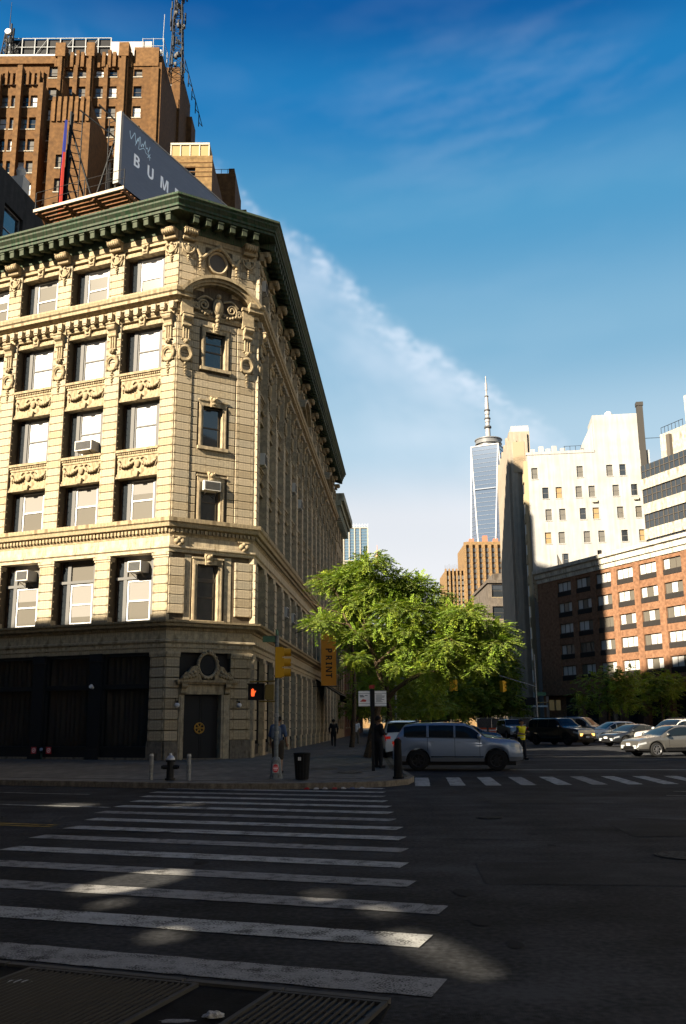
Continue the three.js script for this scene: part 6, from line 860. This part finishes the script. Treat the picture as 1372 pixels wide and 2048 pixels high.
// ------------------------------------------------------------------ vehicles (front towards local +x)
const ramp = (pts) => (x) => { const f = (x) => { if (x <= pts[0][0]) return pts[0][1]; for (let i = 1; i < pts.length; i++) if (x <= pts[i][0]) return lerp(pts[i - 1][1], pts[i][1], (x - pts[i - 1][0]) / (pts[i][0] - pts[i - 1][0])); return pts[pts.length - 1][1]; }; return (f(x - 0.05) + 2 * f(x) + f(x + 0.05)) / 4; };
const KIND = {
  suv: { L: 4.82, W: 1.94, sill: 0.34, wr: 0.385, wx: [1.46, -1.45], top: [[-2.41, .8], [-2.38, 1.05], [-2.28, 1.22], [-2.1, 1.5], [-1.98, 1.68], [-1.6, 1.745], [-.5, 1.76], [.3, 1.73], [.55, 1.62], [.98, 1.27], [1.08, 1.2], [1.3, 1.175], [1.9, 1.13], [2.2, 1.08], [2.34, 1.0], [2.4, .9], [2.41, .7]], belt: [[-2.41, .95], [-2.2, 1.21], [1.0, 1.14], [2.41, .95]], side: [[-1.98, -1.12], [-1.04, -.1], [-.04, .82]], wind: [.36, 1.06], rear: [-2.27, -1.99], rails: true },
  bigsuv: { L: 5.3, W: 2.04, sill: 0.36, wr: 0.4, wx: [1.62, -1.6], top: [[-2.65, .8], [-2.62, 1.1], [-2.55, 1.5], [-2.45, 1.78], [-2.2, 1.88], [.3, 1.9], [.55, 1.84], [1.05, 1.38], [1.2, 1.28], [2.1, 1.2], [2.5, 1.12], [2.62, 1.0], [2.65, .7]], belt: [[-2.65, 1.1], [-2.5, 1.26], [1.1, 1.2], [2.65, .9]], side: [[-2.35, -1.4], [-1.32, -.3], [-.22, .82]], wind: [.48, 1.12], rear: [-2.56, -2.4], rails: true },
  van: { L: 5.2, W: 2.0, sill: 0.34, wr: 0.37, wx: [1.7, -1.45], top: [[-2.6, .8], [-2.58, 1.2], [-2.5, 1.75], [-2.4, 1.95], [.5, 2.0], [.8, 1.9], [1.5, 1.32], [1.7, 1.22], [2.3, 1.1], [2.55, .9], [2.6, .7]], belt: [[-2.6, 1.0], [-2.5, 1.24], [1.5, 1.16], [2.6, .85]], side: [[-2.35, -1.2], [-1.1, .05], [.15, 1.15]], wind: [.75, 1.55], rear: [-2.54, -2.42], rails: true },
  sedan: { L: 4.75, W: 1.83, sill: 0.27, wr: 0.335, wx: [1.42, -1.38], top: [[-2.37, .66], [-2.33, .92], [-2.2, 1.02], [-1.75, 1.07], [-1.5, 1.12], [-1.0, 1.34], [-.45, 1.44], [0, 1.45], [.3, 1.4], [.65, 1.25], [1.05, 1.02], [1.2, .96], [1.9, .87], [2.2, .78], [2.33, .68], [2.37, .5]], belt: [[-2.37, .8], [-2.1, .98], [-1.4, 1.0], [1.0, .92], [2.37, .6]], side: [[-1.35, -.42], [-.36, .72]], wind: [.26, 1.1], rear: [-1.62, -.95] },
  hatch: { L: 4.5, W: 1.85, sill: 0.3, wr: 0.35, wx: [1.36, -1.3], top: [[-2.25, .7], [-2.22, .95], [-2.1, 1.15], [-1.75, 1.45], [-1.4, 1.58], [-.5, 1.63], [.1, 1.58], [.45, 1.42], [.98, 1.12], [1.1, 1.04], [1.75, .96], [2.1, .84], [2.22, .7], [2.25, .52]], belt: [[-2.25, .85], [-2, 1.08], [1.0, .98], [2.25, .65]], side: [[-1.62, -.85], [-.78, .05], [.12, .75]], wind: [.22, 1.04], rear: [-2.05, -1.5] },
};
const carGlass = mat([.008, .012, .016], { roughness: 0.06 }), chrome = mat([.55, .55, .55], { metalness: 1, roughness: 0.18 }), alloy = mat([.25, .25, .26], { metalness: 0.8, roughness: 0.35 }), darkAlloy = mat([.03, .03, .032], { metalness: 0.5, roughness: 0.4 });
const partsOf = {};
function carParts(kind) {
  if (partsOf[kind]) return partsOf[kind];
  const P = KIND[kind], top = ramp(P.top), belt = ramp(P.belt), hw = P.W / 2, arch = P.wr * 1.2;
  const S = (x, v) => {
    const m = v > 8, q = m ? 16 - v : v, T = top(x), b = Math.min(belt(x), T - 0.03), e = Math.abs(2 * x / P.L), w = hw * (1 - 0.10 * Math.pow(e, 5) - 0.05 * Math.pow(e, 14)), k = clamp((T - b) / 0.42);
    let s = P.sill + 0.05 * Math.pow(e, 10); for (const xw of P.wx) { const d = Math.abs(x - xw); if (d < arch) s = Math.max(s, P.wr + Math.sqrt(arch * arch - d * d) - 0.02); } s = Math.min(s, b - 0.1);
    const pts = [[w * 0.965, s], [w, lerp(s, b, 0.3)], [w * 0.995, lerp(s, b, 0.68)], [w * 0.955, b], [lerp(w * 0.94, w * 0.875, k), lerp(b, T, 0.5)], [lerp(w * 0.92, w * 0.79, k), lerp(b, T, 0.88)], [lerp(w * 0.85, w * 0.7, k), T - 0.008], [w * 0.4, T + 0.012], [0, T + 0.016]];
    const i = Math.min(7, Math.floor(q)), f = q - i, A = pts[i], B = pts[i + 1]; return [x, lerp(A[1], B[1], f), (m ? -1 : 1) * lerp(A[0], B[0], f)];
  };
  const grid = (x0, x1, v0, v1, nx, nv, off = 0) => {
    const pos = [], idx = []; for (let i = 0; i <= nx; i++) for (let j = 0; j <= nv; j++) { const x = lerp(x0, x1, i / nx), v = lerp(v0, v1, j / nv), p = S(x, v); if (off) { const e = 0.01, a = S(x + e, v), b = S(x - e, v), c = S(x, Math.min(16, v + e)), d = S(x, Math.max(0, v - e)), t = [a[0] - b[0], a[1] - b[1], a[2] - b[2]], u = [c[0] - d[0], c[1] - d[1], c[2] - d[2]], n = [t[1] * u[2] - t[2] * u[1], t[2] * u[0] - t[0] * u[2], t[0] * u[1] - t[1] * u[0]], l = Math.hypot(...n) || 1; for (let q = 0; q < 3; q++) p[q] += n[q] / l * off; } pos.push(...p); }
    for (let i = 0; i < nx; i++) for (let j = 0; j < nv; j++) { const a = i * (nv + 1) + j, b = a + nv + 1; idx.push(a, a + 1, b, b, a + 1, b + 1); }
    const g = new THREE.BufferGeometry(); g.setAttribute('position', new THREE.Float32BufferAttribute(pos, 3)); g.setIndex(idx); g.computeVertexNormals(); return g;
  };
  const cap = (x) => { const v = []; for (let j = 0; j < 16; j++) { const a = S(x, j), b = S(x, j + 1), c = [x, 0.55, 0]; v.push(...(x > 0 ? [...a, ...c, ...b] : [...a, ...b, ...c])); } const g = new THREE.BufferGeometry(); g.setAttribute('position', new THREE.Float32BufferAttribute(v, 3)); g.computeVertexNormals(); return g; };
  const h = P.L / 2, body = join(grid(-h, h, 0, 16, 110, 32), cap(-h), cap(h)), o = 0.007, G = {};
  G.body = body; G.under = join(bx(-h + 0.25, h - 0.25, 0.2, Math.min(0.72, P.sill + 0.4), -hw * 0.80, hw * 0.80)); G.S = S;
  G.sides = P.side.map(([a, b]) => [join(grid(a, b, 3.14, 4.86, 10, 5, o)), join(grid(a, b, 12.86, 11.14, 10, 5, o))]).flat();
  G.wind = join(grid(P.wind[0], P.wind[1], 5.35, 10.65, 10, 12, o)); G.rear = join(grid(P.rear[0], P.rear[1], 5.35, 10.65, 8, 12, o));
  G.skirt = join(grid(-h + 0.05, P.wx[1] - arch, 0, 0.75, 8, 3, o), grid(P.wx[1] + arch, P.wx[0] - arch, 0, 0.5, 20, 3, o), grid(P.wx[0] + arch, h - 0.03, 0, 0.75, 8, 3, o), grid(-h + 0.05, P.wx[1] - arch, 16, 15.25, 8, 3, o), grid(P.wx[1] + arch, P.wx[0] - arch, 16, 15.5, 20, 3, o), grid(P.wx[0] + arch, h - 0.03, 16, 15.25, 8, 3, o));
  G.seams = join([P.side[0][0] - 0.02, ...P.side.map(([, b]) => b + 0.03)].slice(1).flatMap((x) => [grid(x - 0.007, x + 0.007, 0.55, 4.9, 1, 12, 0.004), grid(x - 0.007, x + 0.007, 15.45, 11.1, 1, 12, 0.004)]), grid(P.wind[1] + 0.06, P.wind[1] + 0.075, 3.2, 12.8, 1, 20, 0.004), [1, -1].map((s) => grid(P.side[0][0] + 0.1, P.side[P.side.length - 1][1] + 0.1, s > 0 ? 3.04 : 12.96, s > 0 ? 3.12 : 12.88, 20, 1, 0.008)));
  G.crease = join([1, -1].map((s) => grid(P.wx[1] + arch + 0.02, P.wx[0] - arch - 0.02, s > 0 ? 0.62 : 15.38, s > 0 ? 0.78 : 15.22, 20, 1, 0.02)));
  const y0 = S(h - 0.1, 2.6)[1], yr = S(-h + 0.1, 2.7)[1];
  G.head = [join(grid(h - 0.42, h - 0.015, 2.35, 3.05, 8, 3, o)), join(grid(h - 0.42, h - 0.015, 13.65, 12.95, 8, 3, o))]; G.tail = [join(grid(-h + 0.015, -h + 0.26, 2.62, 3.05, 8, 3, o)), join(grid(-h + 0.015, -h + 0.26, 13.38, 12.95, 8, 3, o))];
  G.grille = join(bx(h - 0.02, h + 0.025, y0 - 0.3, y0 - 0.1, -hw * 0.5, hw * 0.5), bx(h - 0.06, h + 0.02, 0.36, 0.5, -hw * 0.6, hw * 0.6)); G.bars = join([0, 1, 2].map((k) => bx(h + 0.02, h + 0.04, y0 - 0.28 + k * 0.07, y0 - 0.26 + k * 0.07, -hw * 0.5, hw * 0.5)));
  G.lamps = [-1, 1].map((s) => join(bx(h - 0.08, h + 0.022, y0 - 0.2, y0 - 0.04, s * hw * 0.55 - 0.13, s * hw * 0.55 + 0.13))); G.tails = [-1, 1].map((s) => join(bx(-h - 0.02, -h + 0.08, yr - 0.04, yr + 0.07, s * hw * 0.72 - 0.1, s * hw * 0.72 + 0.1)));
  G.plate = [join(bx(h + 0.022, h + 0.035, 0.52, 0.64, -0.16, 0.16)), join(bx(-h - 0.03, -h - 0.005, 0.72, 0.84, -0.16, 0.16))];
  const mx = P.wind[1] - 0.22; G.mirror = [-1, 1].map((s) => { const p = S(mx - 0.1, s > 0 ? 3 : 13); return join(new THREE.SphereGeometry(0.12, 10, 8).scale(0.7, 0.75, 1).translate(mx, p[1] + 0.1, p[2] + s * 0.12), rod([mx, p[1] + 0.05, p[2]], [mx, p[1] + 0.08, p[2] + s * 0.1], 0.025)); });
  G.handle = P.side.slice(-2).flatMap(([a]) => [2.55, 13.45].map((v) => { const p = S(a + 0.12, v); return join(cb(0.17, 0.03, 0.035, p[0], p[1], p[2] + (p[2] > 0 ? 0.015 : -0.015))); }));
  G.rails = P.rails ? [-1, 1].map((s) => { const a = S(P.side[0][0] + 0.2, 6), z = s * hw * 0.66, t0 = top(P.side[0][0] + 0.3), t1 = top(-0.4), t2 = top(0.15); return join(tube([[P.side[0][0] + 0.15, t0, z], [P.side[0][0] + 0.4, t0 + 0.06, z], [-0.5, t1 + 0.06, z], [0.05, t2 + 0.05, z], [0.25, t2 - 0.01, z]], 0.02, 20, 6)); }) : [];
  const r = P.wr, tw = 0.23; G.tyre = join(new THREE.LatheGeometry([[r * 0.66, -tw / 2], [r * 0.93, -tw / 2], [r, -tw / 2 + 0.04], [r, tw / 2 - 0.04], [r * 0.93, tw / 2], [r * 0.66, tw / 2]].map((p) => new THREE.Vector2(...p)), 28).rotateX(Math.PI / 2));
  G.rim = join(new THREE.TorusGeometry(r * 0.63, 0.025, 6, 28).translate(0, 0, tw / 2 - 0.02), cyl(0.07, 0.07, 0.06, 0, 0, 0, 12).rotateX(Math.PI / 2).translate(0, 0, tw / 2 - 0.06), [...Array(7)].map((_, k) => cb(0.055, r * 0.6, 0.04, 0, r * 0.33, tw / 2 - 0.04).rotateZ(k * 0.8976))); G.hub = join(new THREE.CylinderGeometry(r * 0.62, r * 0.62, 0.02, 24).rotateX(Math.PI / 2));
  return partsOf[kind] = G;
}
function car(name, kind, label, category, x, z, dx, dz, paint, o = {}) {
  const P = KIND[kind], G = carParts(kind), t = thing(name, label, category, [x, 0.004, z], Math.atan2(-dz, dx), 'cars at the crossing');
  const body = part(t, 'body', G.body, paint); part(t, 'underbody', G.under, M.black); for (const s of G.sides) part(t, 'window', s, carGlass); part(t, 'windshield', G.wind, carGlass); part(t, 'rear_window', G.rear, carGlass); part(t, 'skirt', G.skirt, o.skirt ?? M.black); part(t, 'panel_seams', G.seams, M.black); part(t, 'side_trim', G.crease, o.trim ?? chrome);
  const hl = o.lit ? new THREE.MeshStandardMaterial({ color: col(.6, .5, .4), emissive: col(1, .45, .08), emissiveIntensity: 1.0 }) : mat([.6, .62, .63], { roughness: 0.1, metalness: 0.3 }), tl = new THREE.MeshStandardMaterial({ color: col(.40, .012, .008), roughness: 0.2, emissive: col(1, .03, .01), emissiveIntensity: o.brake ?? 0.0 });
  G.head.forEach((g) => part(t, 'headlight', g, mat([.35, .36, .37], { roughness: 0.1, metalness: 0.2 }))); G.lamps.forEach((g) => part(t, 'headlight', g, hl)); G.tail.forEach((g) => part(t, 'tail_light', g, tl)); G.tails.forEach((g) => part(t, 'tail_light', g, tl));
  const gr = part(t, 'grille', G.grille, M.black); part(gr, 'grille_bars', G.bars, chrome); G.plate.forEach((g) => part(t, 'licence_plate', g, M.whitepaint)); G.mirror.forEach((g) => part(t, 'mirror', g, paint)); G.handle.forEach((g) => part(t, 'door_handle', g, o.chrome ? chrome : paint)); G.rails.forEach((g) => part(t, 'roof_rail', g, o.rail ?? M.black));
  for (const xw of P.wx) for (const s of [-1, 1]) { const w = part(t, 'wheel', G.tyre, M.rubber, [xw, P.wr - 0.002, s * (P.W / 2 - 0.13)], s > 0 ? 0 : Math.PI); part(w, 'hub', G.hub, M.black, [0, 0, 0.02]); part(w, 'rim', G.rim, o.rim ?? alloy); }
  return t;
}
const paint = (c, m = 0.35) => mat(c, { phys: true, roughness: 0.38, metalness: m, clearcoat: 1, clearcoatRoughness: 0.04 });
const jeep = car('silver_suv', 'suv', 'silver grey sport utility vehicle crossing in front, seen from its side', 'car', 4.1, -34.9, 2.78, 0.4, paint([.205, .255, .335], 0.35), { rim: darkAlloy, skirt: mat([.16, .17, .19], { metalness: 0.3, roughness: 0.4 }), brake: 0.03 }); jeep.scale.setScalar(0.95);
car('white_suv', 'suv', 'white sport utility vehicle parked at the left kerb behind the silver one', 'car', 2.72, -45.2, 0.03, -1, paint([.60, .60, .58], 0.05), { brake: 0.03 });
car('parked_sedan', 'sedan', 'dark green sedan roof showing above the silver car', 'car', 7.0, -57.5, 1, 0.12, paint([.02, .035, .03]));
car('parked_sedan', 'sedan', 'dark blue sedan under the trees beyond the silver car', 'car', 9.4, -72, 1, 0.1, paint([.025, .04, .07]));
car('parked_sedan', 'hatch', 'grey parked hatchback on the left kerb under the trees', 'car', 4.2, -62, 0.04, -1, paint([.06, .065, .06]));
car('black_suv', 'bigsuv', 'large black sport utility vehicle with amber lamps facing the crossing', 'car', 15.7, -69.6, 0.52, 0.85, paint([.008, .008, .009], 0.1), { lit: true, rim: darkAlloy });
car('beige_van', 'van', 'pale beige van behind the black sport utility vehicle', 'car', 20.6, -84, 0.75, 0.66, paint([.30, .28, .23], 0.2), { rail: chrome });
car('white_hatchback', 'hatch', 'white hatchback between the black vehicle and the black sedan', 'car', 21.4, -76.5, -0.95, 0.3, paint([.60, .60, .58], 0.05), { skirt: mat([.55, .55, .53]) });
car('black_sedan', 'sedan', 'black sedan in the row of cars right of the white hatchback', 'car', 19.6, -65, -0.9, 0.43, paint([.012, .014, .017], 0.15));
car('maroon_sedan', 'sedan', 'dark red sedan between the black sedan and the white one', 'car', 20.4, -59.8, -0.92, 0.38, paint([.13, .025, .018]));
car('pale_suv', 'suv', 'white sport utility vehicle with chrome grille behind the grey sedan', 'car', 18.6, -53.3, -0.93, 0.36, paint([.58, .56, .52], 0.1), { chrome: true });
car('grey_sedan', 'sedan', 'dark grey sedan with alloy wheels nearest in the right hand row', 'car', 15.9, -46.6, -0.96, 0.27, paint([.12, .115, .105], 0.5), { chrome: true });
car('white_sedan', 'sedan', 'white sedan nose entering at the right edge', 'car', 17.85, -43.0, -0.97, 0.22, paint([.66, .64, .60], 0.03), { skirt: mat([.6, .58, .55]) });
car('distant_suv', 'bigsuv', 'grey sport utility vehicle beyond the officer in yellow', 'car', 16.6, -95, 0.1, 1, paint([.16, .17, .19]));
car('distant_sedan', 'sedan', 'pale blue sedan left of the black sport utility vehicle', 'car', 17.9, -86, 0.2, 1, paint([.30, .34, .40]));
car('distant_sedan', 'hatch', 'dark car far down the street under the trees', 'car', 11, -112, 0.02, 1, paint([.03, .035, .045]));
car('distant_sedan', 'van', 'white van far down the street among the bright spots', 'car', 12.6, -140, 0.05, 1, paint([.6, .6, .6], 0.05));

// ------------------------------------------------------------------ people
const { mergeVertices } = await import('three/addons/utils/BufferGeometryUtils.js');
function skinField(bones, ext, res, k = 0.03, extra) { // smooth union of tapered capsules, meshed on a grid; ext = [x0, x1, y0, y1, z0, z1]
  const mc = new MarchingCubes(res, new THREE.MeshStandardMaterial(), false, false, 60000), n = mc.size, h = n / 2, c = [(ext[0] + ext[1]) / 2, (ext[2] + ext[3]) / 2, (ext[4] + ext[5]) / 2], s = [(ext[1] - ext[0]) / 2, (ext[3] - ext[2]) / 2, (ext[5] - ext[4]) / 2];
  const B = bones.map(([a, b, r0, r1]) => ({ a, r0, r1, d: [b[0] - a[0], b[1] - a[1], b[2] - a[2]], l: (b[0] - a[0]) ** 2 + (b[1] - a[1]) ** 2 + (b[2] - a[2]) ** 2 || 1e-9 }));
  mc.isolation = 0;
  for (let z = 0; z < n; z++) for (let y = 0; y < n; y++) for (let x = 0; x < n; x++) {
    const p = [c[0] + (x - h) / h * s[0], c[1] + (y - h) / h * s[1], c[2] + (z - h) / h * s[2]]; let m = 9;
    for (const b of B) { const q = [p[0] - b.a[0], p[1] - b.a[1], p[2] - b.a[2]], t = clamp((q[0] * b.d[0] + q[1] * b.d[1] + q[2] * b.d[2]) / b.l), e = Math.hypot(q[0] - b.d[0] * t, q[1] - b.d[1] * t, q[2] - b.d[2] * t) - lerp(b.r0, b.r1, t); const w = clamp(0.5 + 0.5 * (m - e) / k); m = lerp(m, e, w) - k * w * (1 - w); }
    if (extra) m = extra(p, m); mc.field[x + y * n + z * n * n] = -m;
  }
  mc.update(); const pos = new Float32Array(mc.count * 3); for (let i = 0; i < mc.count; i++) for (let q = 0; q < 3; q++) pos[i * 3 + q] = c[q] + mc.positionArray[i * 3 + q] * s[q];
  let g = new THREE.BufferGeometry(); g.setAttribute('position', new THREE.BufferAttribute(pos, 3)); g = mergeVertices(g, 1e-4); g.computeVertexNormals(); return NI(g);
}
const capsule = (a, b, r0, r1) => { const g = rod(a, b, r0, r1, 8); return [g, ball(r0, ...a, 8), ball(r1, ...b, 8)]; };
function hand(w, dir, side, curl) { // palm, four unequal bent fingers and a thumb, from the wrist along dir
  const D = new THREE.Vector3(...dir).normalize(), X = new THREE.Vector3(side, 0, 0.15).cross(D).cross(D).normalize(), N = new THREE.Vector3().crossVectors(D, X).normalize(), P = (a, b, c) => [w[0] + D.x * a + X.x * b + N.x * c, w[1] + D.y * a + X.y * b + N.y * c, w[2] + D.z * a + X.z * b + N.z * c], g = [];
  g.push(...capsule(P(0, 0, 0), P(0.05, 0, 0), 0.028, 0.03), ...capsule(P(0.03, -0.022, 0), P(0.085, -0.028, 0), 0.018, 0.014), ...capsule(P(0.03, 0.022, 0), P(0.085, 0.028, 0), 0.018, 0.014));
  [[-0.03, 0.062], [-0.01, 0.075], [0.01, 0.072], [0.03, 0.056]].forEach(([o, l]) => { const k = P(0.085, o, 0), m = P(0.085 + l * 0.5, o, curl * 0.02), e = P(0.085 + l * 0.85, o, curl * 0.05); g.push(...capsule(k, m, 0.01, 0.009), ...capsule(m, e, 0.009, 0.007)); });
  g.push(...capsule(P(0.02, -0.03, 0), P(0.06, -0.055, 0.015), 0.012, 0.01), ...capsule(P(0.06, -0.055, 0.015), P(0.09, -0.055, 0.03), 0.01, 0.008)); return g.map(NI);
}
function person(label, pos, turn, pose, look) {
  const t = thing('person', label, 'person', pos, turn), J = pose, sk = mat(look.skin, { roughness: 0.6 });
  const leg = (s, i) => { const L = J.legs[i]; return [[[s * 0.09, 0.92, 0], L[0], 0.085, 0.058], [L[0], L[1], 0.058, 0.038], [L[1], [L[1][0], L[1][1] - 0.03, L[1][2] + 0.12], 0.04, 0.03]]; }, arm = (s, i) => { const A = J.arms[i], sh = [s * 0.185, 1.42, 0 + (J.lean ?? 0)]; return [[sh, A[0], 0.05, 0.04], [A[0], A[1], 0.04, 0.028]]; }, ln = J.lean ?? 0;
  const torso = [[[0, 0.95, 0], [0, 1.1, ln * 0.4], 0.13, 0.12], [[0, 1.1, ln * 0.4], [0, 1.3, ln * 0.8], 0.12, 0.135], [[-0.1, 1.32, ln * 0.8], [-0.16, 1.42, ln], 0.09, 0.06], [[0.1, 1.32, ln * 0.8], [0.16, 1.42, ln], 0.09, 0.06]], neck = [[[0, 1.42, ln], [0, 1.53, ln + 0.02], 0.055, 0.05]];
  const ext = [-0.6, 0.6, -0.03, 1.6, -0.6, 0.6], all = [...torso, ...neck, ...leg(-1, 0), ...leg(1, 1), ...arm(-1, 0), ...arm(1, 1)];
  const hz = ln + 0.035, head = skinField([[[0, 1.66, hz - 0.015], [0, 1.65, hz + 0.01], 0.098, 0.095], [[0, 1.6, hz + 0.03], [0, 1.57, hz + 0.05], 0.062, 0.045], [[0, 1.635, hz + 0.1], [0, 1.61, hz + 0.118], 0.012, 0.018], [[-0.05, 1.655, hz + 0.085], [0.05, 1.655, hz + 0.085], 0.014, 0.014], [[-0.097, 1.635, hz], [-0.1, 1.605, hz], 0.018, 0.012], [[0.097, 1.635, hz], [0.1, 1.605, hz], 0.018, 0.012], [[-0.02, 1.575, hz + 0.098], [0.02, 1.575, hz + 0.098], 0.009, 0.009]], [-0.14, 0.14, 1.48, 1.79, hz - 0.15, hz + 0.16], 40, 0.02);
  const hands = J.arms.flatMap((A, i) => hand(A[1], [A[1][0] - A[0][0], A[1][1] - A[0][1], A[1][2] - A[0][2]], i ? 1 : -1, 1));
  part(t, 'body', join(skinField(all, ext, 64), head, hands), sk);
  const fat = (l, d) => l.map(([a, b, r, q]) => [a, b, r + d, q + d]);
  const sleeve = look.short ? (l) => l.slice(0, 1) : (l) => l;
  part(t, 'shirt', join(skinField([...fat(torso, 0.022), ...fat(sleeve(arm(-1, 0)), 0.018), ...fat(sleeve(arm(1, 1)), 0.018)], ext, 60, 0.05)), mat(look.shirt, { roughness: 0.9 }));
  const lg = (s, i) => { const l = leg(s, i).slice(0, 2), k = look.shorts ? 0.9 : 1; return look.shorts ? fat([l[0]], 0.03) : fat(l, 0.022); };
  part(t, 'trousers', join(skinField([[[0, 0.98, 0], [0, 0.93, 0], 0.15, 0.14], ...lg(-1, 0), ...lg(1, 1)], ext, 60, 0.03)), mat(look.trousers, { roughness: 0.9 }));
  for (const i of [0, 1]) { const a = J.legs[i][1]; part(t, 'shoe', join(skinField([[[a[0], a[1] - 0.035, a[2] - 0.04], [a[0], a[1] - 0.045, a[2] + 0.16], 0.05, 0.042]], [a[0] - 0.08, a[0] + 0.08, a[1] - 0.1, a[1] + 0.06, a[2] - 0.12, a[2] + 0.24], 20)), M.rubber); }
  part(t, 'hair', join(new THREE.SphereGeometry(0.113, 14, 10, 0, 6.3, 0, 1.75).rotateX(-0.45).translate(0, 1.665, hz - 0.018)), mat(look.hair ?? [.015, .012, .01]));
  if (look.cap) part(t, 'cap', join(new THREE.SphereGeometry(0.118, 14, 8, 0, 6.3, 0, 1.5).translate(0, 1.685, hz - 0.01), cyl(0.13, 0.125, 0.03, 0, 1.69, hz - 0.01, 16), cb(0.15, 0.012, 0.1, 0, 1.69, hz + 0.14)), mat([.012, .014, .025]));
  if (look.vest) { part(t, 'vest', join(skinField(fat(torso, 0.04), [-0.35, 0.35, 0.86, 1.52, -0.3, 0.3], 44, 0.05)), mat(look.vest, { roughness: 0.7 })); part(t, 'reflective_bands', join(new THREE.TorusGeometry(0.178, 0.018, 6, 24).rotateX(Math.PI / 2).scale(1, 1.4, 1).translate(0, 1.12, ln * 0.4), new THREE.TorusGeometry(0.165, 0.012, 6, 24).rotateX(Math.PI / 2).scale(1, 1.4, 1).translate(0, 1.0, 0)), mat([.6, .6, .55], { roughness: 0.4 })); }
  if (look.pack) { const p = part(t, 'backpack', join(skinField([[[-0.07, 1.12, -0.2], [-0.07, 1.36, -0.19], 0.09, 0.08], [[0.07, 1.12, -0.2], [0.07, 1.36, -0.19], 0.09, 0.08]], [-0.25, 0.25, 0.98, 1.5, -0.36, -0.06], 34, 0.06)), mat(look.pack)); }
  return t;
}
const stand = { legs: [[[-0.1, 0.48, 0.02], [-0.11, 0.09, -0.02]], [[0.1, 0.48, 0.02], [0.12, 0.09, 0.03]]], arms: [[[-0.26, 1.16, -0.02], [-0.26, 0.92, 0.08]], [[0.26, 1.16, -0.02], [0.26, 0.92, 0.08]]] };
const stride = { lean: 0.02, legs: [[[-0.1, 0.5, 0.14], [-0.1, 0.1, 0.2]], [[0.1, 0.5, -0.06], [0.1, 0.16, -0.34]]], arms: [[[-0.26, 1.16, -0.14], [-0.25, 0.94, -0.08]], [[0.26, 1.16, 0.12], [0.24, 0.96, 0.26]]] };
const work = { legs: [[[-0.11, 0.48, 0.03], [-0.14, 0.09, 0]], [[0.11, 0.48, 0.03], [0.15, 0.09, 0.05]]], arms: [[[-0.27, 1.18, 0.02], [-0.1, 1.14, 0.26]], [[0.28, 1.2, -0.02], [0.16, 1.24, 0.24]]] };
person('traffic officer in bright yellow vest standing beyond the silver car nose', [7.98, 0.004, -43.2], 0.55, work, { skin: [.34, .18, .11], shirt: [.02, .025, .045], short: true, trousers: [.012, .013, .02], vest: [.72, .62, .015], cap: true });
person('walker in dark clothes on the pavement below the ochre banner', [-0.72, 0.155, -62.5], 3.2, stride, { skin: [.2, .11, .07], shirt: [.016, .016, .018], trousers: [.014, .014, .017] });
person('walker in a white shirt on the pavement farther under the tree', [0.86, 0.155, -70.5], 3.0, stride, { skin: [.3, .17, .11], shirt: [.62, .62, .64], short: true, trousers: [.10, .09, .075], hair: [.04, .035, .03] });
person('person in a blue shirt with backpack waiting behind the signal pole', [-2.12, 0.155, -30.4], 2.9, stand, { skin: [.3, .17, .11], shirt: [.06, .09, .16], short: true, trousers: [.05, .04, .03], shorts: true, pack: [.12, .15, .19] });
person('person in black standing behind the parking sign post', [1.16, 0.155, -33.4], 2.2, work, { skin: [.2, .11, .07], shirt: [.012, .012, .013], trousers: [.012, .012, .014] });
for (const [x, z, s, l] of [[9.6, -118, [.6, .55, .5], 'distant pedestrian in pale top far down the street'], [11.2, -121, [.55, .2, .1], 'distant pedestrian in reddish top far down the street'], [14.2, -119, [.6, .58, .5], 'distant pedestrian in cream top right of the others']]) person(l, [x, 0.004, z], 3, stride, { skin: [.3, .17, .11], shirt: s, trousers: [.06, .06, .07] });

renderer.render(scene, camera);
